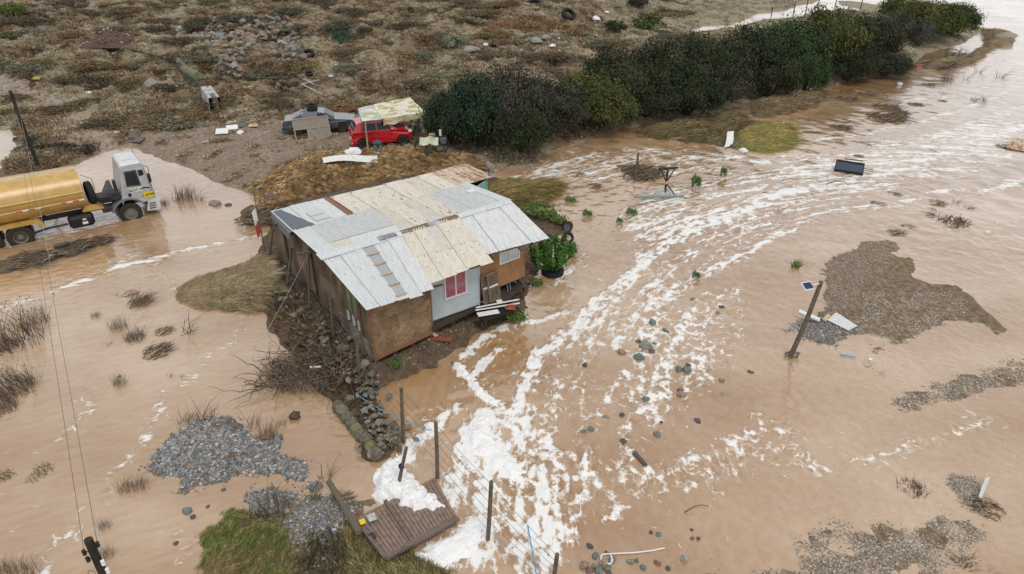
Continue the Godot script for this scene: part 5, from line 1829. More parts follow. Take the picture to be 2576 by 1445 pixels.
func limb_mesh(limbs: Array, sd: int) -> ArrayMesh:
	var r2 := RandomNumberGenerator.new()
	r2.seed = sd
	var b := B.new()
	b.col = Color(.09, .075, .06)
	for i in mini(limbs.size(), 16):
		var e: Vector3 = limbs[i]
		var m := Vector3(e.x * .35, e.y * .5, e.z * .35) + Vector3(r2.randfn(0, .05), 0, r2.randfn(0, .05))
		b.tube([Vector3(e.x * .03, -.05, e.z * .03), m, e], .03, .006, 5, false)
	return b.mesh()

func build_trees() -> void:
	var teal := [Color(0.042, 0.070, 0.042), Color(0.053, 0.082, 0.044), Color(0.034, 0.055, 0.036)]
	var olive := [Color(0.088, 0.096, 0.032), Color(0.065, 0.081, 0.032), Color(0.105, 0.111, 0.038)]
	var brown := [Color(0.062, 0.062, 0.039), Color(0.049, 0.057, 0.030), Color(0.072, 0.072, 0.042), Color(0.042, 0.062, 0.028)]
	var dark := [Color(0.036, 0.053, 0.026), Color(0.049, 0.060, 0.029), Color(0.044, 0.049, 0.026)]
	var grey := [Color(0.079, 0.073, 0.061), Color(0.060, 0.060, 0.049), Color(0.046, 0.053, 0.037)]
	var green := [Color(0.049, 0.086, 0.035), Color(0.061, 0.096, 0.036), Color(0.041, 0.065, 0.028)]
	var silver := [Color(.13, .15, .13), Color(.09, .11, .09)]
	var kinds := {}
	var k := 0
	for e: Array in [["teal", teal, 90, 190, .055], ["olive", olive, 90, 190, .052], ["brown", brown, 90, 190, .05], ["dark", dark, 90, 190, .052], ["grey", grey, 84, 150, .046], ["green", green, 90, 190, .052], ["silver", silver, 40, 110, .05]]:
		var limbs := []
		var c := crown_mesh(300 + k * 7, e[1], e[2], e[3], e[4], .115, limbs)
		kinds[e[0]] = [c, limb_mesh(limbs, k)]
		k += 1
	# foot (u, v), row of the top, half width in pixels, kind, label
	var rows := [
		[1135, 382, 232, 66, "teal", "dark blue-green bush nearest the pile of bicycles"],
		[1205, 402, 196, 80, "teal", "dark blue-green tree at the near end of the row, beside the roof's rusty corner"],
		[1285, 388, 176, 92, "grey", "greyish twiggy tree behind the first blue-green tree of the row"],
		[1310, 415, 262, 80, "dark", "low dark green bush hanging over the foam at the row's near end"],
		[1395, 360, 205, 84, "grey", "grey-brown half bare tree between the near dark trees and the olive one"],
		[1478, 350, 190, 92, "olive", "light olive tree standing out at the front of the row"],
		[1545, 335, 238, 70, "olive", "lower olive tree leaning to the water right of the light olive one"],
		[1560, 290, 128, 92, "brown", "brown-olive tree behind the light olive tree"],
		[1635, 318, 196, 82, "dark", "very dark tree over the water above the fallen white sheet's left"],
		[1672, 275, 96, 100, "brown", "tall brown-green tree near the middle of the row's back"],
		[1740, 306, 170, 82, "dark", "dark tree in front of the tall brown-green one, by the black box"],
		[1800, 262, 84, 96, "brown", "brownish tree with thin top at the middle of the row"],
		[1828, 282, 160, 72, "grey", "grey-green bush at the water in the middle of the row"],
		[1896, 238, 72, 92, "dark", "dark green tree where the puddle ends behind the row"],
		[1950, 252, 128, 72, "dark", "dark tree at the water right of the row's middle"],
		[1998, 212, 54, 90, "green", "fresh green tree in the far half of the row"],
		[2040, 238, 138, 50, "green", "narrow green bush standing in the water before the row"],
		[2092, 198, 30, 92, "olive", "olive tree with pale tips in front of the far fence posts"],
		[2150, 214, 110, 66, "dark", "low dark bush at the water under the far olive tree"],
		[2190, 172, 32, 80, "brown", "brown-tipped tree by the last far fence post"],
		[2245, 200, 132, 66, "dark", "low dark bush beside the blue plastic sheet"],
		[2268, 146, 42, 62, "grey", "grey thin tree towards the far end of the row"],
		[2322, 128, 52, 40, "silver", "silvery shrub among the far trees"],
		[2352, 112, 8, 74, "olive", "olive tree at the far end of the row with trunks showing"],
		[2412, 100, 10, 56, "green", "last tree at the far tip of the row"],
		[2290, 62, -4, 60, "olive", "olive tree at the top edge behind the far trees"],
	]
	for e: Array in rows:
		var g := hit(e[0], e[1])
		var scale := 1717.0 / (Vector3(0, EYE, 0) - g).dot(Vector3(0, sn, cs)) 
		var r: float = e[3] / scale
		# the crown's top lies over its middle, a radius behind its front
		var mid := g + Vector3(0, 0, -r * .75)
		mid.y = gy(mid.x, mid.z)
		var top: float = maxf(above(mid, e[2]).y - mid.y, 1.6)
		var t := thing("tree", e[5], "tree", mid, rr(0, TAU), "trees along the flooded bank")
		var kk: Array = kinds[e[4]]
		var sc := Basis.from_scale(Vector3(r, top, r))
		put("trunk", kk[1], M.plant, t, Transform3D(sc))
		put("crown", kk[0], M.leaf, t, Transform3D(sc))
	# young foliage on the hill: bush of fine stems
	for e: Array in [
		[1635, 82, 36, 40, "green_bush", [Color(.085, .13, .04), Color(.06, .10, .03), Color(.10, .11, .05)], "round green bush on the open field by the tree row", "bush"],
		[1552, 86, 52, 28, "dark_shrub", [Color(.03, .05, .022), Color(.04, .06, .028)], "dark spiky shrub left of the round green bush", "shrub"],
		[1455, 155, 140, 24, "field_shrub", [Color(.06, .075, .03), Color(.10, .09, .05)], "small green shrub in front of the red weeds on the field", "shrub"],
		[1142, 126, 88, 30, "silver_shrub", [Color(.22, .25, .18), Color(.16, .19, .13), Color(.26, .24, .17)], "silver-green shrub beside the rubbish heap", "shrub"],
		[1070, 158, 128, 22, "silver_shrub", [Color(.22, .25, .18), Color(.16, .19, .13)], "smaller silver-green shrub nearer than the rubbish heap", "shrub"],
		[842, 82, 55, 34, "blue_shrub", [Color(.08, .10, .07), Color(.10, .11, .08)], "grey-green spreading shrub on the hillside", "shrub"],
		[856, 112, 78, 22, "blue_shrub", [Color(.05, .105, .075), Color(.07, .13, .095)], "blue-green trailing shrub in front of the earth bank", "shrub"],
		[735, 40, 20, 38, "grey_shrub", [Color(.09, .09, .07), Color(.07, .08, .055)], "grey shrub with a dry branch near the top edge", "shrub"],
		[915, 82, 68, 20, "grey_shrub", [Color(.08, .08, .06), Color(.06, .07, .05)], "low grey shrub right of the grey-green spreading one", "shrub"],
		[590, 60, 36, 50, "grey_shrub", [Color(.05, .06, .045), Color(.07, .075, .06)], "long dark shrub above the rubble ruin", "shrub"],
		[478, 82, 58, 30, "grey_shrub", [Color(.08, .075, .055), Color(.06, .06, .045)], "pale twiggy shrub left of the long dark one", "shrub"],
		[238, 48, 32, 26, "grey_shrub", [Color(.06, .055, .04), Color(.10, .08, .05)], "brown shrub above the mound of rubbish", "shrub"],
		[24, 52, 10, 34, "green_mat", [Color(.12, .15, .035), Color(.09, .12, .03), Color(.15, .16, .05)], "bright green creeper at the top corner of the hillside", "creeper"],
		[20, 100, 84, 26, "green_mat", [Color(.10, .115, .035), Color(.07, .085, .03)], "duller green creeper below the bright one", "creeper"],
		[1608, 20, -6, 28, "grey_shrub", [Color(.06, .05, .035), Color(.045, .04, .03)], "dark scrub with rubbish at the field's top edge", "shrub"],
	]:
		var g := hit(e[0], e[1])
		var scale := 1717.0 / (Vector3(0, EYE, 0) - g).dot(Vector3(0, sn, cs))
		var r: float = e[3] / scale
		var mid := g + Vector3(0, 0, -r * .6)
		mid.y = gy(mid.x, mid.z)
		var top := maxf(above(mid, e[2]).y - mid.y, r * .35)
		var limbs := []
		var t := thing(e[4], e[6], e[7], mid, 0)
		var cr := crown_mesh(700 + int(e[0]), e[5], 34, 55, .12, .18, limbs)
		var sc := Basis.from_scale(Vector3(r, top, r))
		put("stems", limb_mesh(limbs, int(e[0])), M.plant, t, Transform3D(sc))
		put("crown", cr, M.leaf, t, Transform3D(sc))

# a clump of dry stems; lie 0 upright .. 1 flattened towards +x
func weed_mesh(sd: int, cols: Array, n: int, h: float, spread: float, lie: float, w: float, heads := false) -> ArrayMesh:
	var r2 := RandomNumberGenerator.new()
	r2.seed = sd
	var b := B.new()
	for i in n:
		var a := r2.randf() * TAU
		var q := sqrt(r2.randf()) * spread
		var p := Vector3(cos(a) * q, 0, sin(a) * q)
		var d := Vector3(lie * 1.3 + r2.randfn(0, .35), 1.0 - lie * .85 + r2.randf() * .25, r2.randfn(0, .35)).normalized()
		var l := h * r2.randf_range(.45, 1.15)
		var m := p + d * l * .5
		var e := m + (d + Vector3(lie * .5, -.25 - lie * .3, 0) + Vector3(r2.randfn(0, .2), 0, r2.randfn(0, .2))).normalized() * l * .5
		e.y = maxf(e.y, .01)
		var s := d.cross(Vector3(r2.randf() - .5, .2, r2.randf() - .5)).normalized() * w * r2.randf_range(.6, 1.3)
		b.col = (cols[r2.randi() % cols.size()] as Color) * r2.randf_range(.65, 1.4)
		var nn := (d.cross(s).normalized() + Vector3.UP * .7).normalized()
		b.tris(p - s, p + s, m + s * .8, nn, nn, nn); b.tris(p - s, m + s * .8, m - s * .8, nn, nn, nn)
		b.tris(m - s * .8, m + s * .8, e, nn, nn, nn)
		if heads and i % 3 == 0:
			for k in 3:
				var hp := e + Vector3(r2.randfn(0, .03), r2.randfn(0, .03), r2.randfn(0, .03))
				b.tri(hp, hp + Vector3(.03, .02, .01), hp + Vector3(0, .03, .03))
	return b.mesh()

func scatter(poly: PackedVector2Array, count: int, test: Callable) -> Array:
	var box := Rect2(poly[0], Vector2.ZERO)
	for p in poly:
		box = box.expand(p)
	box = box.grow(.4)
	var out := []
	var tries := 0
	while out.size() < count and tries < count * 12:
		tries += 1
		var p := Vector2(rr(box.position.x, box.end.x), rr(box.position.y, box.end.y))
		var shake := p + Vector2(rng.randfn(0, .14), rng.randfn(0, .14))
		if Geometry2D.is_point_in_polygon(shake, poly) and test.call(p):
			out.append(p)
	return out

func sow(called: String, label: String, m: Mesh, mt: Material, pts: Array, cols: Array, smin: float, smax: float, lean := 0.0, head := 0.0, headvar := PI, drop := 0.0) -> Node3D:
	var xf := []
	var cc := PackedColorArray()
	for p: Vector2 in pts:
		var y := gy(p.x, p.y)
		var s := rr(smin, smax)
		var bs := Basis(Vector3.UP, head + rr(-headvar, headvar)) * Basis(Vector3.FORWARD, lean * rr(.5, 1.2))
		xf.append(Transform3D(bs.scaled(Vector3(s, s * rr(.7, 1.3), s)), Vector3(p.x, maxf(y, -.02) - drop * s, p.y)))
		cc.append((cols[rng.randi() % cols.size()] as Color) * rr(.7, 1.3))
	return stuff(multi(called, m, mt, xf, cc), label)

func build_grass() -> void:
	var hill: PackedVector2Array = (land_shapes()[0] as Array)[0]
	var yard := px([330, 372, 480, 330, 700, 335, 880, 300, 1075, 330, 1190, 395, 1100, 392, 960, 388, 800, 402, 640, 470, 560, 468, 430, 410])
	var path := px([-20, 240, 40, 232, 100, 242, 160, 270, 205, 310, 245, 345, 330, 375, 270, 392, 235, 372, 205, 340, 160, 300, 110, 268, 40, 250, -20, 262])
	var white := [Color(1, 1, 1)]
	var tuft := weed_mesh(41, white, 16, .34, .22, .35, .018)
	var tuft2 := weed_mesh(42, white, 20, .22, .3, .7, .02)
	var seen := func(p: Vector2) -> bool:
		var d := -p.y
		if absf(p.x) > d * .80 + 2.0 or d > 118.0:
			return false
		return gy(p.x, p.y) > .06
	var dry := [Color(.54, .46, .325), Color(.45, .375, .25), Color(.65, .57, .425), Color(.37, .30, .195)]
	var brown := [Color(.28, .21, .135), Color(.34, .245, .15), Color(.235, .18, .12), Color(.40, .30, .19)]
	var scorched := px([250, 4, 320, 12, 290, 45, 240, 60, 180, 78, 150, 110, 110, 145, 60, 132, 90, 105, 150, 72, 190, 30])
	var darkc := [Color(.10, .09, .075), Color(.13, .115, .085), Color(.085, .08, .07)]
	var cols_near := []
	var xf := []; var cc := PackedColorArray()
	var xf2 := []; var cc2 := PackedColorArray()
	var tries := 0
	while xf.size() + xf2.size() < 105000 and tries < 600000:
		tries += 1
		# more of them where they show large
		var z := -30.0 - 86.0 * pow(rng.randf(), 1.25)
		var x := rr(-1, 1) * (-z * .80 + 2.0)
		var p := Vector2(x, z)
		var y := gy(x, z)
		if y < .10 or not Geometry2D.is_point_in_polygon(p, hill):
			continue
		if z > -55.0 and Geometry2D.is_point_in_polygon(p, yard) and noise_a.get_noise_2d(x * 1.4, z * 1.4) < .32:
			continue
		if x < -20 and Geometry2D.is_point_in_polygon(p, path) and rng.randf() < .93:
			continue
		var n2 := noise_b.get_noise_2d(x * 2.0 - 30.0, z * 2.0) * .5 + .5
		var n1 := noise_a.get_noise_2d(x * 1.2 + 70.0, z * 1.2) * .5 + .5
		var right := smoothstep(6.0, 20.0, x)
		if right > .3 and rng.randf() < .7 * right:
			continue
		if noise_a.get_noise_2d(x * .6 - 50.0, z * .8) > .12 and rng.randf() < .9:
			continue
		var v := n2 * .6 + n1 * .4 + rng.randfn(0, .07) + right * .12
		var c: Color
		var burnt := noise_b.get_noise_2d(x * 1.7 + 200.0, z * 2.6)
		if Geometry2D.is_point_in_polygon(p + Vector2(rng.randfn(0, 1.2), rng.randfn(0, 1.2)), scorched) or (burnt > .36 and x < -15.0):
			c = darkc[rng.randi() % 3]
		elif v < .47:
			c = brown[rng.randi() % 4]
		else:
			c = dry[rng.randi() % 4]
		c = c.lerp(Color(.44, .39, .29), right * .6) * rr(.75, 1.25)
		var s := rr(.7, 1.6) * (1.15 if v < .47 else 1.0) * lerpf(.8, 1.15, smoothstep(-50, -110, z))
		var tr := Transform3D(Basis(Vector3.UP, rr(-1.2, 1.2) + 2.4).scaled(Vector3(s * 1.15, s * rr(.35, .75), s * 1.15)), Vector3(x, y - .02, z))
		if rng.randf() < .5:
			xf.append(tr); cc.append(c)
		else:
			xf2.append(tr); cc2.append(c)
	stuff(multi("dry_grass", tuft, M.straw, xf, cc), "dry brown and straw-coloured grass over the hillside")
	stuff(multi("matted_grass", tuft2, M.straw, xf2, cc2), "flattened dead grass over the hillside")
	# low dead scrub in drifts
	var lim := []
	var scrub := crown_mesh(77, [Color(1, 1, 1)], 26, 46, .17, .26, lim)
	var sx := []
	var sc := PackedColorArray()
	tries = 0
	while sx.size() < 560 and tries < 20000:
		tries += 1
		var z := -44.0 - 70.0 * rng.randf()
		var x := rr(-1, .35) * (-z * .78)
		if gy(x, z) < .3 or not Geometry2D.is_point_in_polygon(Vector2(x, z), hill) or Geometry2D.is_point_in_polygon(Vector2(x, z), yard) or Geometry2D.is_point_in_polygon(Vector2(x, z), path):
			continue
		if noise_b.get_noise_2d(x * 2.4 + 77.0, z * 3.2) < .08:
			continue
		var q := rr(.35, 1.15)
		sx.append(Transform3D(Basis(Vector3.UP, rr(0, TAU)).scaled(Vector3(q * rr(1, 1.8), q * rr(.25, .5), q)), Vector3(x, gy(x, z) - .05, z)))
		sc.append(([Color(.16, .115, .07), Color(.20, .14, .075), Color(.13, .11, .075), Color(.28, .21, .13), Color(.15, .15, .10)][rng.randi() % 5] as Color) * rr(.7, 1.3))
	stuff(multi("dead_scrub", scrub, M.plant, sx, sc), "low dead brown scrub in drifts over the hillside")
	say("hill grass %d" % (xf.size() + xf2.size()))
	# straw laid flat by the flood along the bank behind the shack
	var lay := weed_mesh(43, white, 22, .62, .22, .92, .012)
	var bank := px([640, 480, 700, 450, 800, 412, 960, 395, 1100, 398, 1190, 405, 1230, 425, 1160, 428, 1050, 442, 960, 462, 880, 458, 840, 470, 800, 492, 740, 505, 690, 520])
	var straw := [Color(0.945, 0.709, 0.394), Color(0.787, 0.551, 0.289), Color(0.630, 0.420, 0.224), Color(1.103, 0.866, 0.525), Color(0.394, 0.263, 0.158)]
	sow("flood_straw", "long straw combed flat by the flood along the bank behind the shack", lay, M.straw, scatter(bank, 2600, func(p: Vector2) -> bool: return gy(p.x, p.y) > -.1), straw, .8, 1.5, 0, -1.1, .55)
	# island at the bottom: green and straw grass combed downstream
	var isl := px([512, 1350, 545, 1345, 572, 1300, 600, 1312, 660, 1330, 700, 1360, 735, 1420, 740, 1500, 505, 1500, 522, 1420])
	var isl2 := px([860, 1340, 905, 1330, 965, 1405, 1000, 1392, 1030, 1402, 1110, 1445, 1130, 1490, 860, 1500, 870, 1420])
	var isl3 := px([735, 1380, 870, 1360, 880, 1490, 735, 1490])
	var gr := [Color(0.586, 0.488, 0.253), Color(0.663, 0.586, 0.351), Color(0.390, 0.390, 0.176), Color(0.468, 0.390, 0.196)]
	var grg := [Color(0.268, 0.392, 0.113), Color(0.330, 0.455, 0.145), Color(0.496, 0.475, 0.207), Color(0.620, 0.537, 0.289)]
	var blade := weed_mesh(44, white, 16, .34, .10, .85, .007)
	var dry_side := func(p: Vector2) -> bool: return gy(p.x, p.y) > -.1 and noise_a.get_noise_2d(p.x * 1.5, p.y * 1.5) < .12
	var green_side := func(p: Vector2) -> bool: return gy(p.x, p.y) > -.1 and noise_a.get_noise_2d(p.x * 1.5, p.y * 1.5) >= .02
	sow("island_grass", "straw and green grass combed flat on the grassy island in the corner foreground", blade, M.straw, scatter(isl, 1700, dry_side), gr, .5, 1.0, 0, .9, .8)
	sow("green_grass", "green grass tufts on the grassy island", blade, M.straw, scatter(isl, 1100, green_side), grg, .5, 1.0, 0, .9, .8)
	sow("brown_grass", "brown grass combed flat below the fallen gate", blade, M.straw, scatter(isl2, 1700, func(p: Vector2) -> bool: return gy(p.x, p.y) > -.1), gr, .5, 1.0, 0, 1.9, .8)
	sow("sparse_grass", "thin weeds on the gravelly middle of the island", blade, M.straw, scatter(isl3, 260, func(p: Vector2) -> bool: return gy(p.x, p.y) > .03), [Color(.24, .205, .14), Color(.32, .27, .17)], .6, 1.2, 0, 1.4, .8)
	# straw island left of the shack and the weeds of the embankment
	var sis := px([458, 752, 470, 722, 560, 692, 640, 658, 668, 700, 680, 760, 640, 778, 500, 770])
	sow("bank_straw", "dry straw on the spit of land left of the shack", lay, M.straw, scatter(sis, 2600, func(p: Vector2) -> bool: return gy(p.x, p.y) > -.05), [Color(.62, .51, .33), Color(.50, .40, .25), Color(.70, .60, .42)], .6, 1.1, 0, .5, .9, -.04)
	var emb := px([640, 690, 700, 690, 760, 790, 830, 870, 900, 960, 950, 1080, 980, 1140, 950, 1160, 880, 1075, 830, 1000, 720, 870, 660, 790])
	sow("bank_weeds", "dead weeds on the stony bank beside the shack", weed_mesh(45, white, 14, .3, .16, .5, .009), M.straw, scatter(emb, 420, func(p: Vector2) -> bool: return gy(p.x, p.y) > .05), [Color(.19, .145, .095), Color(.27, .21, .13), Color(.13, .10, .07)], .7, 1.3)
	# mats of yellow-green grass along the tree row and right of the shack
	for e: Array in [
		["brown_reed_mat", "brown reeds combed flat along the bank left of the fallen white sheet", px([1600, 334, 1720, 305, 1830, 290, 1870, 300, 1850, 335, 1780, 358, 1650, 348]), [Color(.24, .185, .10), Color(.18, .14, .08), Color(.30, .24, .13), Color(.14, .12, .06)], 900],
		["reed_mat", "yellow-green reeds combed flat beside the fallen white sheet", px([1855, 340, 1890, 322, 1976, 318, 1978, 362, 1935, 382, 1858, 374]), [Color(.46, .38, .16), Color(.34, .31, .12), Color(.36, .27, .12), Color(.24, .27, .09)], 1000],
		["river_weed", "brown weed bank at the water's edge under the far trees", px([1885, 264, 1960, 246, 2060, 230, 2052, 262, 1990, 284, 1900, 295]), [Color(.26, .20, .12), Color(.19, .145, .09), Color(.34, .27, .17)], 700],
		["meadow_mat", "yellow-green grass mat behind the shack's right corner", px([1236, 492, 1262, 476, 1350, 466, 1390, 471, 1380, 488, 1340, 505, 1320, 535, 1296, 525]), [Color(.38, .30, .12), Color(.26, .24, .085), Color(.24, .18, .1)], 900],
		["spit_straw", "dry grass on the spit of land at the far bend", px([2330, 165, 2420, 152, 2482, 115, 2472, 75, 2540, 95, 2480, 126, 2430, 160, 2335, 176]), [Color(.38, .31, .21), Color(.30, .24, .16)], 900],
	]:
		sow(e[0], e[1], lay, M.straw, scatter(e[2], e[4], func(p: Vector2) -> bool: return gy(p.x, p.y) > -.16 - rng.randf() * .1), e[3].map(func(c: Color) -> Color: return c * 1.45), .8, 1.7, 0, .35, .7, -.03)

func build_weeds() -> void:
	var dead := [Color(0.177, 0.135, 0.094), Color(0.270, 0.208, 0.146), Color(0.125, 0.100, 0.073), Color(0.354, 0.291, 0.208)]
	var greenish := [Color(0.147, 0.155, 0.069), Color(0.224, 0.224, 0.103), Color(0.172, 0.147, 0.086)]
	var mesh := {
		"upright": weed_mesh(61, dead, 130, 1.0, .55, .14, .008, true),
		"swept": weed_mesh(62, dead, 190, .95, .6, .6, .011, true),
		"mat": weed_mesh(63, dead, 150, .8, .8, .9, .022, true),
		"green": weed_mesh(64, greenish, 110, .7, .6, .55, .02, true),
		"reed": weed_mesh(65, dead, 38, 1.3, .34, .12, .008),
		"twig": weed_mesh(66, dead, 14, 1.2, .2, .3, .009),
		"grass": weed_mesh(67, [Color(.10, .15, .04), Color(.14, .20, .06)], 46, .7, .25, .2, .02),
	}
	# u, v of the foot, width in pixels, form, height factor, turn, name, label
	var list := [
		[48, 862, 100, "upright", 1.15, 2.9, "large grey weed thicket in the water at the picture's side, the upper one"],
		[22, 872, 60, "swept", 1.0, 2.9, "ragged weed clump in front of the upper weed thicket"],
		[100, 812, 40, "upright", 1.1, 2.6, "thin weed tuft just beyond the upper weed thicket"],
		[36, 985, 90, "swept", 1.3, 2.7, "large grey weed thicket in the water at the picture's side, the lower one"],
		[12, 1032, 60, "swept", 1.0, 2.7, "dark end of the lower weed thicket"],
		[82, 962, 40, "reed", .9, 2.5, "few bent stalks beside the lower weed thicket"],
		[318, 742, 36, "mat", .8, .6, "small weed mat beside the larger leaning clump off the straw spit"],
		[345, 765, 54, "swept", .9, .7, "leaning weed clump in the water off the straw spit"],
		[290, 745, 14, "twig", .7, .6, "lone twig left of the leaning weed clump"],
		[240, 796, 20, "upright", .6, .5, "pale little weed tuft alone in open water"],
		[298, 828, 34, "upright", .9, 2.0, "leftmost of the dark weed clumps in a row in the water"],
		[340, 855, 44, "swept", 1.1, 1.9, "middle one of the dark weed clumps in a row in the water"],
		[345, 800, 30, "mat", .7, .5, "weed mat with scraps of rubbish behind the middle dark clump"],
		[385, 890, 62, "mat", 1.3, 1.05, "longest dark weed raft with a grey bottle at its end"],
		[405, 838, 40, "mat", 1.2, 1.05, "upper part of the longest dark weed raft"],
		[263, 872, 26, "mat", .9, 1.4, "curled weed scrap left of the dark clumps"],
		[465, 838, 74, "twig", .7, .1, "floating branch with dead leaves right of the weed raft"],
		[300, 968, 26, "upright", 1.2, 1.5, "seed-headed weed with a green bag caught in it"],
		[424, 950, 26, "twig", .7, .3, "few twigs standing in open water below the weed raft"],
		[452, 950, 20, "twig", .6, .3, "small twigs right of the twigs in open water"],
		[462, 1065, 32, "reed", .9, .1, "left stand of bare reeds behind the gravel bar"],
		[484, 1058, 30, "reed", 1.05, .1, "middle stand of bare reeds behind the gravel bar"],
		[520, 1055, 48, "reed", .95, .3, "right stand of bare reeds behind the gravel bar"],
		[638, 1072, 34, "reed", 1.2, .4, "tall bare reeds at the gravel bar's far right"],
		[676, 1100, 40, "upright", .9, .4, "bare bush on the gravel bar's right end"],
		[706, 1070, 30, "reed", .8, .5, "thin reeds between the gravel bar and the brush pile"],
		[316, 1232, 34, "upright", .8, .4, "left one of two weed tufts at the gravel bar's tip"],
		[352, 1225, 34, "upright", .75, .4, "right one of two weed tufts at the gravel bar's tip"],
		[18, 1200, 40, "green", .7, 3.0, "green weed clump cut by the picture's side"],
		[112, 1188, 44, "green", .7, 2.7, "green weed clump in the current, upper of two"],
		[90, 1208, 34, "green", .6, 2.7, "green weed clump in the current, lower of two"],
		[262, 1328, 26, "upright", .9, 1.2, "weed tuft close to the near pole's wires"],
		[268, 1400, 30, "upright", 1.1, 1.2, "grey weed beside the near utility pole"],
		[60, 1448, 56, "upright", .7, .8, "round grey weed bush at the bottom corner"],
		[12, 1440, 40, "upright", .9, .8, "grey weed bush in the bottom corner itself"],
		[436, 1436, 20, "mat", .6, .5, "small brown weed tuft near the bottom edge"],
		[648, 1300, 52, "reed", .9, 1.6, "dead reeds on the small gravel patch"],
		[690, 1290, 70, "upright", .7, .4, "bushy dead weeds on the small gravel patch"],
		[790, 1258, 40, "reed", .9, .6, "thin dry stalks left of the fallen log"],
		[820, 1205, 60, "twig", 1.0, .4, "bare branch lying in the water off the gravel bar"],
		[845, 1262, 60, "mat", .8, .2, "dark weed mat behind the fallen log"],
		[440, 505, 40, "twig", .8, .4, "dead twigs in the water in front of the truck, the left tuft"],
		[468, 500, 44, "upright", .7, .4, "dead leafy twigs in the water in front of the truck, the tallest tuft"],
		[500, 505, 34, "twig", .6, .1, "dead twigs in the water in front of the truck, the right tuft"],
		[410, 515, 24, "upright", .6, .3, "muddy weeds against the truck's bumper"],
		[503, 523, 20, "mat", .6, .2, "muddy clod between the truck's twigs and the boulder"],
		[2120, 252, 50, "mat", .9, .2, "weed raft in the shallows below the far trees, left one"],
		[2168, 240, 40, "mat", .8, .2, "weed raft in the shallows below the far trees, right one"],
		[2220, 272, 60, "mat", 1.0, .2, "weed raft with white scraps in the far shallows, upper part"],
		[2216, 297, 80, "mat", 1.0, .2, "widest weed raft in the far shallows"],
		[2255, 285, 44, "mat", .9, .2, "weed raft at the right of the widest one"],
		[2105, 322, 50, "mat", .9, .2, "lone weed clump in rippled brown water below the far shallows"],
		[2332, 214, 30, "mat", .9, .2, "small dark clump upstream of the far shallows"],
		[2382, 202, 26, "upright", .7, .2, "standing weed tuft near the far spit"],
		[2367, 254, 18, "mat", .9, .2, "lone dark tuft in the far foam"],
		[2298, 264, 34, "mat", .9, .2, "weed clump between the far rafts and the far foam"],
		[2402, 148, 52, "green", 1.0, .2, "green topped weed mound at the spit"],
		[2352, 166, 70, "mat", 1.1, .2, "brown weed mound left of the green topped one"],
		[2462, 182, 40, "twig", .8, .2, "dark snags in the far current, upper group"],
		[2517, 195, 40, "twig", .7, .2, "dark snags in the far current, right group"],
		[2430, 200, 24, "twig", .6, .2, "dark snags in the far current, left group"],
		[2460, 254, 40, "reed", .4, .1, "low reeds in the far foam streak"],
		[2032, 304, 14, "reed", .6, .1, "short reed tuft beside the flat reed mat"],
		[1968, 330, 30, "twig", .8, .2, "twigs at the corner of the flat reed mat"],
		[2158, 393, 24, "mat", .7, .3, "weed tuft above the sunken black cabinet"],
		[2245, 489, 30, "mat", .8, .3, "weed tuft right of the sunken black cabinet"],
		[2203, 512, 30, "mat", .8, .3, "weed tuft on the lower foam streak"],
		[2352, 511, 38, "mat", .9, .3, "first of the weed clumps in a ring in the right current"],
		[2340, 528, 22, "mat", .8, .3, "second of the weed clumps in a ring in the right current"],
		[2326, 540, 36, "mat", .8, .3, "third of the weed clumps in a ring in the right current"],
		[2405, 512, 30, "twig", .7, .3, "fourth of the weed clumps in a ring in the right current"],
		[2433, 523, 26, "mat", .8, .3, "last of the weed clumps in a ring in the right current"],
		[2396, 562, 62, "mat", 1.2, .7, "large weed raft with a white bag in the right current"],
		[2282, 573, 34, "mat", .8, .5, "weed tuft left of the large weed raft"],
		[2250, 587, 40, "mat", .8, .4, "weed tuft with a turquoise can on it"],
		[2182, 550, 24, "mat", .5, .3, "thin weed streak above the gravel bank"],
		[2522, 370, 36, "mat", .9, .3, "weed clump beside the rusty sheet at the picture's side"],
		[1962, 532, 26, "twig", .8, .4, "thorny twig standing in the current"],
		[2010, 498, 14, "twig", .8, .4, "single thin stalk above the thorny twig"],
		[1488, 470, 36, "mat", .9, .3, "dark weed mat in the water behind the shack, right one"],
		[1446, 440, 34, "mat", .8, .3, "dark weed mat in the water behind the shack, left one"],
		[1568, 458, 20, "mat", .6, .3, "small weed scrap left of the leaning post"],
		[1605, 438, 90, "mat", 1.1, .3, "broad brown weed mound around the leaning post"],
		[2204, 942, 30, "mat", .8, .5, "weed tuft off the gravel bank's near tip"],
		[2182, 918, 30, "mat", .8, .5, "weed scrap with white litter at the gravel bank's near tip"],
		[2294, 1238, 60, "mat", 1.2, 1.1, "brown weed bale in the right foreground left of the small gravel patch"],
		[2500, 1285, 66, "mat", 1.2, 2.5, "brown weed bale at the end of the white sheet in the right foreground"],
		[2420, 1412, 60, "mat", .8, .4, "weed mat at the right of the near gravel bank"],
		[1968, 1392, 20, "mat", .8, .3, "small weed tuft at the near gravel bank's left"],
		[1672, 1378, 40, "mat", .6, .1, "weed tuft at the end of the white hose"],
		[2496, 1445, 30, "twig", .5, .2, "dark snag at the bottom right"],
		[70, 655, 90, "mat", .8, .2, "debris weed on the strip behind the truck's wheels, left half"],
		[170, 625, 80, "mat", .9, .2, "debris weed on the strip behind the truck's wheels, middle"],
		[240, 606, 60, "mat", .9, .2, "debris weed on the strip behind the truck's wheels, right end"],
		[640, 556, 90, "mat", 1.2, .2, "bushy mound of washed up brush beside the shack's far corner"],
		[700, 665, 60, "mat", 1.0, .6, "washed up brush against the shack's far side wall"],
		[1700, 395, 30, "mat", .4, .1, "sunken weeds below the flat reed mat"],
	]
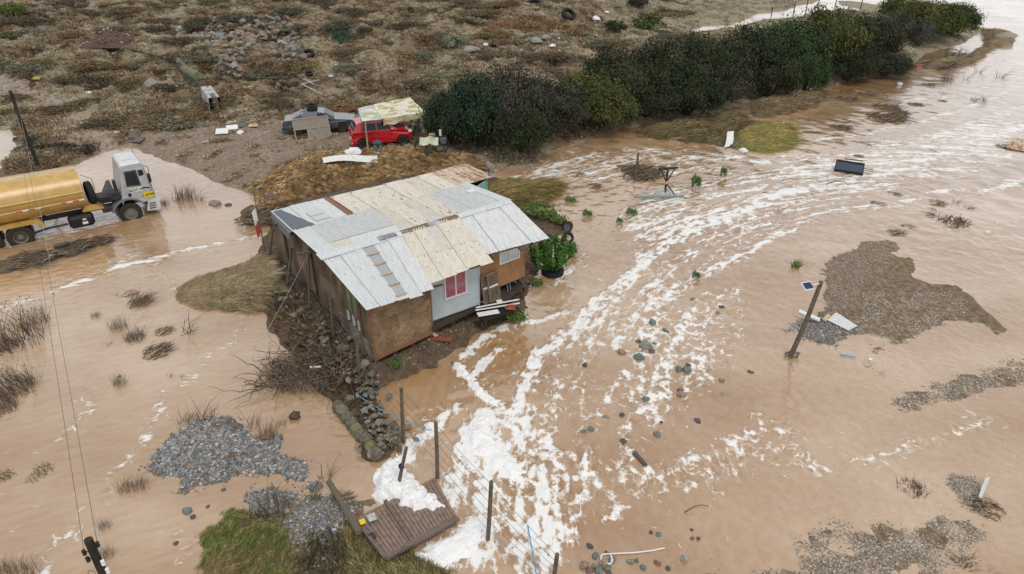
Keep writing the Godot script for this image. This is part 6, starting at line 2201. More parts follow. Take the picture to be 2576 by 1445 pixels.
	for e: Array in list:
		var g := hit(e[0], e[1])
		var scale := 1717.0 / (Vector3(0, EYE, 0) - g).dot(Vector3(0, sn, cs))
		var wid: float = e[2] / scale * 1.35
		var base := {"upright": 1.2, "swept": 1.5, "mat": 1.9, "green": 1.5, "reed": .85, "twig": 1.0, "grass": .6}
		var s: float = wid / base[e[3]]
		var hs: float = s * e[4]
		if e[3] in ["upright", "reed", "twig"]:
			hs = clampf(wid * 1.15, .35, 1.5) * e[4] / (1.3 if e[3] == "reed" else 1.1)
		var o := put("weed_clump", mesh[e[3]], M.plant, null, Transform3D(Basis(Vector3.UP, e[5] + rr(-.2, .2)) * Basis.from_scale(Vector3(s, hs, s)), g + Vector3(0, -.03, 0)))
		tag(o, e[6], "weed", "weeds and rafts caught in the flood")

	# brush pile of bare branches against the stone bank
	var c := hit(792, 950)
	var bp := thing("brush_pile", "tangled pile of bare branches washed against the stone bank", "brush", c)
	for k in 280:
		var b := B.new()
		b.col = Color(1, 1, 1)
		var p := Vector3(rr(-1.65, 1.6), rr(0, .85), rr(-1.15, .85))
		p.y *= maxf(0.0, 1.0 - p.length() * .35)
		var d := Vector3(rr(-1, 1), rr(-.1, .35), rr(-.8, .8)).normalized()
		var l := rr(.5, 1.6)
		var path := [p]
		for j in 6:
			d = (d + Vector3(rr(-.75, .75), rr(-.35, .3), rr(-.75, .75))).normalized()
			p = p + d * l / 6.0
			p.y = clampf(p.y, .02, 1.0)
			path.append(p)
		b.tube(path, rr(.008, .026), .004, 5, false)
		put("branch", b.mesh(), [M.branch, M.wood_grey, M.wood_dark, M.branch][k % 4], bp)
	var tw := weed_mesh(68, dead, 1400, .5, 1.35, .4, .008, true)
	var two := put("twigs", tw, M.plant, bp, Transform3D(Basis(Vector3.UP, 2.4).scaled(Vector3(1.05, .9, .7)), Vector3(-.1, .05, 0)))
	two.set_meta("kind", "stuff")
	# leafy plants
	var lf := []
	var fresh := crown_mesh(901, [Color(.10, .17, .045), Color(.08, .14, .035), Color(.14, .20, .06)], 26, 34, .17, .2, lf)
	for e: Array in [
		[1749, 474, 440, 12, "small leafy sapling standing in the flood, the left of two"],
		[1818, 446, 420, 8, "small leafy sapling standing in the flood, the right of two"],
		[1360, 540, 517, 40, "bed of dark green garden plants behind the shack"],
		[1403, 560, 542, 22, "few garden plants at the edge of the mud behind the speaker"],
		[1477, 544, 528, 12, "green plant alone in the water right of the garden bed"],
		[1434, 506, 495, 14, "green tuft on the brown clod right of the grass mat"],
		[1588, 540, 524, 14, "half drowned squash plant with yellowing leaves"],
		[1558, 562, 548, 8, "half drowned plant nearer than the squash plant"],
		[1750, 700, 683, 10, "tiny green plant alone in the main current"],
		[1296, 806, 778, 26, "bright grass clump at the foot of the bench"],
		[995, 920, 905, 16, "bright grass tuft on the mud below the shack's front corner"],
		[1435, 640, 612, 16, "yellowing plant beside the big potted plant"],
		[1348, 716, 700, 18, "low green plant between the big potted plant and the shack's post"],
	]:
		var g := hit(e[0], e[1])
		var scale := 1717.0 / (Vector3(0, EYE, 0) - g).dot(Vector3(0, sn, cs))
		var r: float = e[3] / scale
		var top := maxf(above(g, e[2]).y - g.y, .15)
		var t := put("leafy_plant", fresh, M.leaf, null, Transform3D(Basis.from_scale(Vector3(r, top, r)), g))
		tag(t, e[4], "plant", "green plants in the flood")
	# fronds drifting in the current
	var pf := put("palm_frond", mesh.grass, M.plant, null, Transform3D(Basis.from_scale(Vector3(.7, .7, .7)), hit(2000, 672)))
	tag(pf, "green frond drifting left of the big gravel bank", "frond")
	# the big cactus-like plant in a tyre
	var g := hit(1390, 688)
	var cp := thing("potted_plant", "bushy green succulent growing from a black tyre beside the shack", "plant", g)
	cp.scale = Vector3.ONE * 1.12
	put("tyre_planter", torus(Vector3(0, .1, 0), .42, .24, Vector3.UP), M.rubber, cp)
	for k in 22:
		var b := B.new()
		var a := TAU * k / 22.0 + rr(-.2, .2)
		var q := rr(.2, .75)
		var p0 := Vector3(cos(a) * .18, .15, sin(a) * .18)
		var p1 := Vector3(cos(a) * q, rr(.45, .7), sin(a) * q)
		var p2 := Vector3(cos(a) * q * 1.08, rr(1.0, 1.55) - q * .35, sin(a) * q * 1.08)
		b.tube([p0, p1, p2], .035, .03, 6)
		put("stem", b.mesh(), M.cactus, cp)
		var h := B.new()
		for i in 230:
			h.col = Color(.05, .13, .028).lerp(Color(.09, .19, .045), rng.randf()) * rr(.7, 1.3)
			var t := rr(-.1, 1.08)
			var p := p1.lerp(p2, t)
			var n := Vector3(rr(-1, 1), rr(-.2, 1), rr(-1, 1)).normalized()
			leaf(h, p + n * rr(.03, .13), n, .11, rng)
		put("leaves", h.mesh(), M.leaf, cp)

# ---------------------------------------------------------------- stones
var rock_lo := []
var rock_hi := []

func ico() -> Array:
	var t := (1.0 + sqrt(5.0)) / 2.0
	var v := [Vector3(-1, t, 0), Vector3(1, t, 0), Vector3(-1, -t, 0), Vector3(1, -t, 0), Vector3(0, -1, t), Vector3(0, 1, t), Vector3(0, -1, -t), Vector3(0, 1, -t), Vector3(t, 0, -1), Vector3(t, 0, 1), Vector3(-t, 0, -1), Vector3(-t, 0, 1)]
	for i in v.size():
		v[i] = (v[i] as Vector3).normalized()
	var f := [[0, 11, 5], [0, 5, 1], [0, 1, 7], [0, 7, 10], [0, 10, 11], [1, 5, 9], [5, 11, 4], [11, 10, 2], [10, 7, 6], [7, 1, 8], [3, 9, 4], [3, 4, 2], [3, 2, 6], [3, 6, 8], [3, 8, 9], [4, 9, 5], [2, 4, 11], [6, 2, 10], [8, 6, 7], [9, 8, 1]]
	return [v, f]

# a broken stone: a ball cut by a few flat faces
func rock_mesh(sd: int, fine: bool, angular: float) -> ArrayMesh:
	var r2 := RandomNumberGenerator.new()
	r2.seed = sd
	var iv := ico()
	var tris := []
	for f: Array in iv[1]:
		tris.append([iv[0][f[0]], iv[0][f[1]], iv[0][f[2]]])
	if fine:
		for pass_ in 2:
			var nx := []
			for t: Array in tris:
				var a: Vector3 = t[0]; var b: Vector3 = t[1]; var c: Vector3 = t[2]
				var ab := ((a + b) * .5).normalized(); var bc := ((b + c) * .5).normalized(); var ca := ((c + a) * .5).normalized()
				nx.append_array([[a, ab, ca], [b, bc, ab], [c, ca, bc], [ab, bc, ca]])
			tris = nx
	var cuts := []
	for k in 7:
		cuts.append([Vector3(r2.randfn(), r2.randfn(), r2.randfn()).normalized(), r2.randf_range(.48, .9)])
	var nz := FastNoiseLite.new()
	nz.seed = sd; nz.frequency = 1.1
	var shape := func(p: Vector3) -> Vector3:
		var q := p * (1.0 + nz.get_noise_3dv(p) * .5)
		for c: Array in cuts:
			var d: float = q.dot(c[0]) - c[1]
			if d > 0:
				q -= (c[0] as Vector3) * d * angular
		return q
	var b := B.new()
	for t: Array in tris:
		var p := [shape.call(t[0]), shape.call(t[1]), shape.call(t[2])]
		var o: Vector3 = t[0] + t[1] + t[2]
		var fn := ((p[2] - p[0]) as Vector3).cross(p[1] - p[0]).normalized()
		if fn.dot(o) < 0:
			fn = -fn
		var ns := []
		for q in 3:
			ns.append((fn * angular + (t[q] as Vector3) * (1.05 - angular)).normalized())
		b.tris(p[0], p[1], p[2], ns[0], ns[1], ns[2])
	return b.mesh()

func stone_mat(c: Color) -> StandardMaterial3D:
	var key := "stone%.2f_%.2f_%.2f" % [c.r, c.g, c.b]
	if not M.has(key):
		var m := (M.stone_base as StandardMaterial3D).duplicate() as StandardMaterial3D
		m.albedo_color = c.linear_to_srgb()
		M[key] = m
	return M[key]

func pebbles(called: String, label: String, poly: PackedVector2Array, count: int, smin: float, smax: float, cols: Array, patchy: float, lift := 0.0) -> void:
	var xf := []
	var cc := PackedColorArray()
	for p: Vector2 in scatter(poly, count, func(q: Vector2) -> bool: return gy(q.x, q.y) > -.09 and noise_a.get_noise_2d(q.x * 3.0 + 20.0, q.y * 3.0) > patchy + rng.randfn(0, .12) + maxf(0.0, .02 - gy(q.x, q.y)) * 6.0):
		var s := smin * pow(smax / smin, pow(rng.randf(), 2.2))
		xf.append(Transform3D((spin(rr(0, TAU), rr(-.4, .4), rr(-.4, .4)) * Basis.from_scale(Vector3(s * rr(.8, 1.3), s * rr(.5, .9), s))), Vector3(p.x, maxf(gy(p.x, p.y), -.012) + s * .2 + lift, p.y)))
		cc.append((cols[rng.randi() % cols.size()] as Color) * rr(.6, 1.4))
	var half := xf.size() / 2
	stuff(multi(called, rock_lo[0], M.pebble, xf.slice(0, half), cc.slice(0, half)), label)
	stuff(multi(called, rock_lo[2], M.pebble, xf.slice(half), cc.slice(half)), label)

func build_stones() -> void:
	for k in 6:
		rock_lo.append(rock_mesh(500 + k, false, 1.0))
		rock_hi.append(rock_mesh(520 + k, true, .9))
	var grey := Color(.28, .285, .275)
	var green := Color(.20, .24, .22)
	var tan_ := Color(.34, .26, .175)
	var dark := Color(.125, .12, .125)
	var purple := Color(.22, .15, .145)
	var pale := Color(.42, .40, .365)
	var sh := land_shapes()
	var bluegrey := [Color(.19, .20, .215), Color(.27, .27, .275), Color(.14, .145, .155), Color(.38, .355, .33), Color(.27, .215, .175), Color(.17, .205, .215)]
	var graygrit := [Color(0.280, 0.242, 0.201), Color(0.377, 0.322, 0.266), Color(0.195, 0.174, 0.153), Color(0.468, 0.397, 0.319), Color(0.338, 0.260, 0.189)]
	pebbles("gravel", "blue-grey cobbles of the gravel bar left of the stone wall", sh[2][0], 7500, .018, .065, bluegrey, -.35)
	pebbles("gravel", "cobbles of the small gravel patch", sh[3][0], 900, .02, .06, bluegrey, -.3)
	pebbles("gravel", "mixed gravel and scraps between grass and gate", px([735, 1290, 760, 1258, 820, 1250, 900, 1262, 890, 1340, 860, 1380, 790, 1440, 735, 1420, 720, 1350]), 2600, .015, .05, bluegrey, -.4)
	pebbles("gravel", "fine grey gravel of the large bank right", px([2066, 720, 2080, 662, 2120, 635, 2180, 606, 2235, 604, 2262, 618, 2240, 650, 2200, 690, 2160, 740, 2130, 790, 2090, 800, 2075, 785]), 9000, .010, .03, graygrit, -.5)
	pebbles("gravel", "gravel round the foot of the solar pole", px([1966, 835, 2000, 805, 2075, 795, 2150, 825, 2140, 845, 2100, 868, 2020, 858]), 3200, .012, .05, bluegrey, -.35)
	pebbles("gravel", "scattered gravel on the sandy middle of the large bank", px([2180, 730, 2290, 745, 2400, 735, 2440, 800, 2390, 815, 2300, 852, 2230, 882, 2180, 902, 2195, 870, 2240, 848, 2150, 838, 2160, 780]), 7000, .010, .04, graygrit, .0)
	pebbles("gravel", "gravel tongue at the right side of the picture", sh[9][0], 7500, .011, .036, graygrit, -.2)
	pebbles("gravel", "gravel patch under the white sheet in the right foreground", sh[10][0], 2600, .010, .028, graygrit, -.5)
	pebbles("gravel", "gravel bank at the bottom right", sh[11][0], 15000, .010, .034, graygrit, -.3)
	pebbles("gravel", "loose stones in the shallows beside the solar pole", px([1880, 880, 2000, 860, 2120, 880, 2160, 920, 2060, 960, 1940, 950]), 260, .02, .06, bluegrey, -.3, .05)
	pebbles("gravel", "pebbles on the mud in front of the shack", px([1130, 800, 1250, 760, 1310, 790, 1190, 840, 1120, 880, 1010, 950, 960, 965, 950, 930]), 420, .012, .045, [tan_, grey, pale, dark], -.2)
	pebbles("leaf_litter", "dead leaves and cobbles beside the shack's right wall", px([1325, 600, 1395, 590, 1370, 640, 1350, 690, 1330, 740, 1318, 730]), 900, .02, .06, [Color(.16, .10, .07), Color(.22, .15, .11), Color(.10, .07, .055), Color(.2, .19, .18)], -.5)
	# rocks in the river: u, v, width in px, colour, height factor, label
	var list := [
		[1640, 813, 24, green, .7, "flat grey-green rock farthest upstream of the midstream rocks"],
		[1672, 832, 16, green, .9, "pair-sized dark rock right of the flat grey-green rock"],
		[1680, 836, 10, green, .6, "chip against the dark rock right of the flat one"],
		[1606, 860, 17, purple, .7, "brown rock touching the largest midstream boulder's left"],
		[1622, 872, 34, grey, .9, "largest grey boulder in midstream"],
		[1640, 885, 16, purple, 1.0, "round brown rock at the largest boulder's right foot"],
		[1647, 865, 12, green, .5, "small flat stone upstream of the largest boulder"],
		[1563, 887, 24, tan_, .6, "tan rock left of the largest midstream boulder"],
		[1608, 903, 32, green, .75, "dark green rock just downstream of the largest boulder"],
		[1472, 920, 17, dark, .8, "dark purple rock alone towards the shack"],
		[1708, 932, 20, green, 1.1, "left one of the cracked green rock pair"],
		[1726, 932, 26, green, .9, "right one of the cracked green rock pair"],
		[1730, 921, 18, dark, .6, "dark sliver behind the cracked green pair"],
		[1888, 937, 18, dark, .5, "dark stone left of the solar pole's shallows"],
		[1816, 957, 16, grey, .6, "grey stone downstream of the cracked green pair"],
		[1711, 983, 17, purple, .9, "purple rock stacked behind a tan one"],
		[1713, 993, 26, tan_, .6, "tan rock in front of the purple one"],
		[1626, 1006, 24, green, .5, "green flat rock inside the ring of foam"],
		[1563, 1045, 16, dark, .7, "small dark rock below the ring of foam"],
		[1523, 1051, 20, green, .4, "flat rock left of the small dark rock"],
		[1754, 1059, 22, dark, .4, "dark broken slab in the middle current"],
		[1664, 1064, 10, dark, .8, "tiny dark rock left of the broken slab"],
		[1488, 1080, 20, green, .8, "right one of two green rocks at the foam's edge"],
		[1468, 1086, 18, green, .8, "left one of two green rocks at the foam's edge"],
		[1652, 1095, 24, green, .7, "two-toned rock right of the curling foam"],
		[1566, 1112, 22, dark, .5, "smooth dark rock in the curling foam"],
		[1743, 753, 14, green, .5, "small stone upstream of the midstream rocks"],
		[1816, 774, 18, dark, .5, "dark flat stone far right of the midstream rocks"],
		[1806, 788, 14, tan_, .6, "small tan stone under the dark flat stone"],
		[1638, 1340, 11, dark, .8, "small blue-black stone in the near shallows"],
		[1658, 1347, 18, green, .6, "green stone beside the blue-black one"],
		[1740, 1335, 10, dark, .9, "upper one of three small stones in the near shallows"],
		[1742, 1355, 13, purple, .6, "reddish one of three small stones in the near shallows"],
		[1757, 1355, 11, dark, .9, "bluish one of three small stones in the near shallows"],
		[1485, 1376, 21, dark, .9, "round black rock at the near foam's edge"],
		[1498, 1400, 19, green, .9, "green rock at the top of the near rock heap"],
		[1529, 1393, 18, purple, .5, "red slab at the back of the near rock heap"],
		[1541, 1412, 27, grey, .9, "grey-green block at the right of the near rock heap"],
		[1468, 1424, 28, tan_, .8, "tan boulder at the left of the near rock heap"],
		[1493, 1426, 17, tan_, .9, "upright tan stone in the near rock heap"],
		[1513, 1418, 16, grey, .7, "grey stone in the middle of the near rock heap"],
		[1526, 1430, 25, Color(.24, .19, .12), .6, "brown long stone in the near rock heap"],
		[1508, 1440, 30, green, .8, "green boulder at the front of the near rock heap"],
		[1482, 1438, 24, purple, .6, "purple stone at the front of the near rock heap"],
		[1532, 1442, 16, dark, .7, "dark stone at the right foot of the near rock heap"],
		[1588, 1414, 24, grey, .8, "long pale rock right of the near rock heap"],
		[1603, 1410, 13, green, .7, "small rock touching the long pale rock"],
		[1617, 1428, 16, green, .8, "pale green rock in the near shallows"],
		[1653, 1417, 19, Color(.28, .17, .13), .7, "speckled brown rock in the near shallows"],
		[1723, 1410, 22, pale, 1.2, "pointed pale rock alone at the bottom"],
		[1682, 1432, 18, dark, .5, "dark stones at the bottom middle"],
		[471, 1287, 26, green, .7, "grey-green square rock below the gravel bar"],
		[485, 1303, 17, dark, .7, "dark jagged rock below the gravel bar"],
		[482, 1173, 20, tan_, .6, "tan cobble, the largest on the gravel bar"],
		[522, 1275, 12, dark, .5, "little dark stone right of the square rock"],
		[443, 1368, 16, dark, .5, "flat dark stone near the bottom left"],
		[561, 1233, 14, purple, .6, "purplish stone off the gravel bar"],
		[738, 1050, 34, Color(.13, .085, .075), .9, "big purple-brown rock standing in water below the brush pile"],
		[541, 515, 35, Color(.30, .29, .25), .55, "smooth pale boulder in the water in front of the truck"],
		[574, 517, 20, dark, .4, "dark stone behind the smooth pale boulder"],
		[382, 215, 58, Color(.32, .30, .24), .6, "huge pale boulder on the hillside"],
		[446, 300, 27, Color(.30, .26, .18), .55, "yellowish flat boulder on the slope below the ruin"],
		[372, 168, 10, pale, .7, "pale rock near the hillside boulder"],
		[46, 212, 14, pale, .5, "pale rock on the hillside by the footpath"],
		[28, 312, 16, grey, .8, "grey rock at the left puddle"],
		[40, 316, 14, Color(.27, .24, .19), .8, "yellowish rock at the left puddle"],
		[34, 324, 20, Color(.2, .17, .14), .6, "brown slab at the left puddle"],
		[557, 316, 15, Color(.2, .18, .15), .8, "round dark stone by the plywood board"],
		[534, 336, 16, Color(.27, .24, .19), .9, "stone left of the washbasin"],
		[2528, 98, 52, Color(.40, .38, .33), .6, "large pale boulder on the far spit"],
		[1125, 24, 12, pale, 1.0, "pale rock at the top of the hillside"],
		[1205, 52, 10, pale, 1.0, "white rock on the slope left of the earth heap"],
		[648, 488, 26, Color(.24, .25, .22), .7, "grey-green boulder on the bank at the shack's far corner"],
		[660, 497, 22, Color(.28, .24, .2), .5, "flat boulder beside the grey-green one"],
		[690, 498, 50, Color(.17, .13, .105), .45, "large broken mud slab on the bank"],
		[745, 470, 36, Color(.18, .14, .11), .5, "second mud slab among the straw"],
		[808, 455, 18, pale, 1.6, "upright pale block in the straw bank"],
		[58, 635, 16, Color(.2, .17, .14), .6, "brown stone on the debris strip beside the truck"],
		[132, 645, 22, pale, .6, "pale flat stone on the debris strip beside the truck"],
		[148, 642, 18, Color(.27, .22, .16), .8, "tan stone on the debris strip beside the truck"],
		[165, 640, 20, Color(.2, .18, .15), .8, "grey stone on the debris strip beside the truck"],
		[2395, 560, 8, pale, .5, "white scrap stone on the large weed raft"],
		[950, 948, 13, Color(.36, .29, .22), 1.0, "round tan stone under the fence wires"],
		[1138, 912, 11, green, .9, "dark stone where the foam roll begins"],
		[1818, 992, 12, grey, .4, "low stone in the open right current"],
		[2112, 838, 14, pale, .6, "pale block on the gravel by the white sheet"],
		[2408, 1000, 14, grey, .4, "white-topped stones by the right gravel tongue"],
		[883, 1002, 28, Color(.26, .21, .16), .6, "flat tan slab at the start of the blue rope"],
	]
	for e: Array in list:
		var g := hit(e[0], e[1])
		var scale := 1717.0 / (Vector3(0, EYE, 0) - g).dot(Vector3(0, sn, cs))
		var r: float = e[2] / scale * .5
		var o := put("rock", rock_hi[rng.randi() % 6], stone_mat(e[3]), null, Transform3D(spin(rr(0, TAU)) * Basis.from_scale(Vector3(r, r * e[4], r * rr(.75, 1.0))), g + Vector3(0, r * e[4] * .12, 0)))
		tag(o, e[5], "rock", "rocks in the flood and on the bank")
	# dry-stone bank along the shack, stone by stone
	var bank := thing("stone_bank", "long dry-stone retaining bank along the shack's side", "wall")
	var spine := []
	for q: Array in [[668, 668], [700, 720], [735, 760], [780, 800], [812, 845], [842, 880], [868, 925], [905, 960], [925, 992], [938, 1040], [962, 1085], [975, 1110], [958, 1150]]:
		spine.append(hit(q[0], q[1]))
	for k in 298:
		var f := float(k) / 298.0 * (spine.size() - 1.001)
		var p: Vector3 = (spine[int(f)] as Vector3).lerp(spine[int(f) + 1], f - int(f))
		var spread := .55 if f < 4.5 else .32
		p += Vector3(rng.randfn(0, spread), 0, rng.randfn(0, spread * .5))
		var s := rr(.045, .10) if k % 7 else rr(.11, .15)
		p.y = maxf(gy(p.x, p.z), -.02) + s * .3 + (rr(0, .22) if f > 4.0 else 0.0)
		var c: Color = [Color(.22, .21, .18), Color(.25, .22, .17), Color(.31, .25, .18), Color(.19, .165, .12), Color(.26, .26, .23)][k % 5]
		put("stone", rock_lo[rng.randi() % 6] if s < .11 else rock_hi[rng.randi() % 6] if k % 9 == 0 else rock_lo[rng.randi() % 6], stone_mat(c), bank, Transform3D(spin(rr(0, TAU), rr(-.4, .4), rr(-.4, .4)) * Basis.from_scale(Vector3(s * 1.25, s * .85, s)), p))
	# old mortared wall that runs down to the fallen gate
	var ow := thing("old_wall", "weathered mortared wall top running from the brush pile to the foam", "wall")
	var a := hit(852, 1030)
	var e2 := hit(955, 1160)
	for k in 9:
		var p := a.lerp(e2, k / 8.5)
		var b := B.new()
		b.cbox(Vector3.ZERO, Vector3(.34, .42, .38), .11)
		put("block", b.mesh(), [M.old_stone, M.moss, M.old_stone][k % 3], ow, Transform3D(spin(.55 + rr(-.2, .2), rr(-.1, .1), rr(-.15, .15)), Vector3(p.x, .12 + rr(-.03, .06), p.z)))
	# ruin on the hill: heap of rubble
	var heap := thing("rubble_heap", "heap of grey and tan rubble stones in the ruin on the hillside", "rubble")
	var zone := px([462, 138, 520, 140, 548, 126, 580, 112, 640, 108, 690, 112, 735, 120, 760, 150, 740, 165, 690, 160, 650, 178, 610, 195, 580, 200, 545, 175, 500, 165])
	var cols := [grey, Color(.27, .27, .25), tan_, Color(.33, .24, .18), Color(.22, .2, .18), pale]
	for p: Vector2 in scatter(zone, 270, func(_q: Vector2) -> bool: return true):
		var w := hitxz(p)
		var s := rr(.16, .42)
		put("stone", rock_lo[rng.randi() % 6], stone_mat(cols[rng.randi() % 6]), heap, Transform3D(spin(rr(0, TAU), rr(-.5, .5), rr(-.5, .5)) * Basis.from_scale(Vector3(s * 1.2, s * .8, s)), w + Vector3(0, s * .2 + rr(0, .35), 0)))
	var small := thing("rubble_heap", "smaller heap of rubble right of and above the main one", "rubble")
	for k in 46:
		var g := hit(714 + rng.randfn(0, 16), 112 + rng.randfn(0, 8))
		var s := rr(.14, .36)
		put("stone", rock_lo[rng.randi() % 6], stone_mat(cols[rng.randi() % 6]), small, Transform3D(spin(rr(0, TAU), rr(-.5, .5)) * Basis.from_scale(Vector3(s * 1.2, s * .8, s)), g + Vector3(0, s * .3, 0)))
	ruin_wall("ruin_wall", "standing stump of rubble wall at the middle of the ruin", hit(560, 198), hit(608, 200), 1.5, cols, 60)
	ruin_wall("ruin_wall", "rounded rubble wall stump beside the half buried tyre", hit(722, 172), hit(770, 166), 1.35, cols, 64)
	# long mossy wall with white cloth
	var la := hit(453, 178)
	var lb := hit(548, 284)
	var lw := thing("mossy_wall", "long low mossy wall on the hillside with a white cloth at its near end", "wall")
	var n := 84
	for k in n:
		var f := rng.randf()
		var p := la.lerp(lb, f)
		var s := rr(.14, .27)
		p.y = gy(p.x, p.z) + rr(.05, 1.0)
		put("stone", rock_lo[rng.randi() % 6], stone_mat([Color(.2, .19, .14), Color(.16, .155, .11), Color(.26, .24, .19)][k % 3]), lw, Transform3D(spin(rr(0, TAU)) * Basis.from_scale(Vector3(s, s * .9, s)), p + Vector3(rr(-.1, .1), 0, 0)))
	var core := B.new()
	var ga := Vector3(la.x, gy(la.x, la.z) - .3, la.z)
	var gb := Vector3(lb.x, gy(lb.x, lb.z) - .3, lb.z)
	var dz := Vector3(.22, 0, .1)
	core.hexa([ga - dz, gb - dz, gb + dz, ga + dz, ga - dz + Vector3(0, 1.35, 0), gb - dz + Vector3(0, 1.3, 0), gb + dz + Vector3(0, 1.3, 0), ga + dz + Vector3(0, 1.35, 0)])
	put("wall_core", core.mesh(), M.old_stone, lw)
	var cap := B.new()
	var c0 := la.lerp(lb, .22); var c1 := la.lerp(lb, .62)
	cap.tube([Vector3(c0.x, gy(c0.x, c0.z) + 1.1, c0.z), Vector3(c1.x, gy(c1.x, c1.z) + 1.1, c1.z)], .34, .36, 10)
	put("moss_cap", cap.mesh(), M.moss, lw)
	var cl := thing("white_cloth", "white striped cloth draped over the near end of the mossy wall", "cloth")
	var cc := la.lerp(lb, .86)
	var dirw := (lb - la).normalized()
	var y := gy(cc.x, cc.z)
	for k in 3:
		var b := B.new()
		var p := cc + dirw * (-.75 + .75 * k)
		var q := cc + dirw * (-.75 + .75 * (k + 1) - .02)
		var so := Vector3(-dirw.z, 0, dirw.x) * .36
		var h := 1.2 - .12 * k
		b.quad(Vector3(p.x, y + h, p.z) - so, Vector3(q.x, y + h - .1, q.z) - so, Vector3(q.x, y + h - .1, q.z) + so, Vector3(p.x, y + h, p.z) + so, Vector3.UP)
		for sg: float in [-1.0, 1.0]:
			b.quad(Vector3(p.x, y + h, p.z) + so * sg, Vector3(q.x, y + h - .1, q.z) + so * sg, Vector3(q.x, y - .1, q.z) + so * sg * 1.25, Vector3(p.x, y - .05, p.z) + so * sg * 1.2, so * sg)
		put("cloth_panel", b.mesh(), M.cloth_white if k != 1 else M.cloth_stripe, cl)

func hitxz(p: Vector2) -> Vector3:
	return Vector3(p.x, gy(p.x, p.y), p.y)

func ruin_wall(called: String, label: String, a: Vector3, b: Vector3, h: float, cols: Array, n: int) -> void:
	var t := thing(called, label, "wall")
	for k in n:
		var f := rng.randf()
		var p := a.lerp(b, f)
		var s := rr(.14, .34)
		p.y = gy(p.x, p.z) + rng.randf() * h * (1.0 - .35 * absf(f - .5) * 2.0)
		put("stone", rock_lo[rng.randi() % 6], stone_mat(cols[rng.randi() % 6]), t, Transform3D(spin(rr(0, TAU), rr(-.3, .3)) * Basis.from_scale(Vector3(s * 1.1, s * .85, s)), p + Vector3(0, 0, rr(-.25, .25))))
	var c := B.new()
	var m := (a + b) * .5
	m.y = minf(gy(a.x, a.z), gy(b.x, b.z))
	var w := a.distance_to(b)
	var x := (b - a).normalized()
	x.y = 0
	c.cbox(m + Vector3(0, h * .4, 0), Vector3(w * .85, h * .9, .4), .12, Basis(x.normalized(), Vector3.UP, x.normalized().cross(Vector3.UP)))
	put("wall_core", c.mesh(), M.old_stone, t)

# ---------------------------------------------------------------- fence, poles, wires
func strung(a: Vector3, b: Vector3, sag: float, r: float, n := 16) -> ArrayMesh:
	var g := B.new()
	var p := []
	for i in n + 1:
		var f := float(i) / n
		p.append(a.lerp(b, f) + Vector3(0, -sag * 4.0 * f * (1.0 - f), 0))
	g.tube(p, r, r, 4, false)
	return g.mesh()

func post_mesh(a: Vector3, b: Vector3, r: float) -> ArrayMesh:
	var g := B.new()
	var m := a.lerp(b, .5) + Vector3(rr(-.02, .02), 0, rr(-.02, .02))
	g.tube([a, m, b], r, r * .9, 9)
	return g.mesh()

func build_fence() -> void:
	var f := thing("wire_fence", "fence of weathered posts and many wires along the shack's side into the foam", "fence")
	# foot and head pixels of every post
	var posts := [[671, 646, 686, 573], [718, 718, 733, 625], [777, 779, 775, 629], [836, 853, 831, 750], [902, 960, 896, 840], [1013, 1112, 1009, 976], [1099, 1204, 1096, 1062], [1225, 1359, 1236, 1212], [1388, 1490, 1402, 1395]]
	var feet := []
	var heads := []
	for p: Array in posts:
		var g := hit(p[0], p[1])
		var h := above(g, p[3])
		# sideways lean that the picture shows
		var d: float = (p[3] - 722.5) / FOC
		var dist: float = -g.z / (cs - d * sn)
		h.x = (p[2] - 1288.0) / FOC * dist
		feet.append(g); heads.append(h)
		put("post", post_mesh(g + Vector3(0, -.35, 0), h, .055), M.wood_post, f)
	for s in posts.size() - 2:
		for k in 6:
			var q := .18 + .155 * k
			var a: Vector3 = (feet[s + 1] as Vector3).lerp(heads[s + 1], q)
			var b: Vector3 = (feet[s + 2] as Vector3).lerp(heads[s + 2], q) if s + 2 < posts.size() else a
			put("wire", strung(a, b, .04, .005, 6), M.wire if k % 2 else M.wire_violet, f)
	fence_heads = heads
	fence_feet = feet
	# loose posts in the foam
	for e: Array in [[1005, 1136, 1004, 1088, .06, "short dark stump in the foam beside the fence"], [1016, 1114, 1014, 1082, .05, "thin grey stump behind the short dark stump"], [994, 1230, 1022, 1126, .05, "leaning broken post with a blue rag in the foam"]]:
		var g := at(e[0], e[1], 0)
		var h := above(g, e[3])
		var d: float = (e[3] - 722.5) / FOC
		h.x = (e[2] - 1288.0) / FOC * (-g.z / (cs - d * sn))
		tag(put("stake", post_mesh(g + Vector3(0, -.3, 0), h, e[4]), M.wood_post), e[5], "post")
		if e[0] == 994:
			var rg := put("blue_rag", torus(Vector3.ZERO, .075, .12, Vector3.UP, 10), M.navy, null, Transform3D(spin(0, .3), g.lerp(h, .55)))
			tag(rg, "dark blue rag tied round the broken post", "rag")

var fence_heads := []
var fence_feet := []

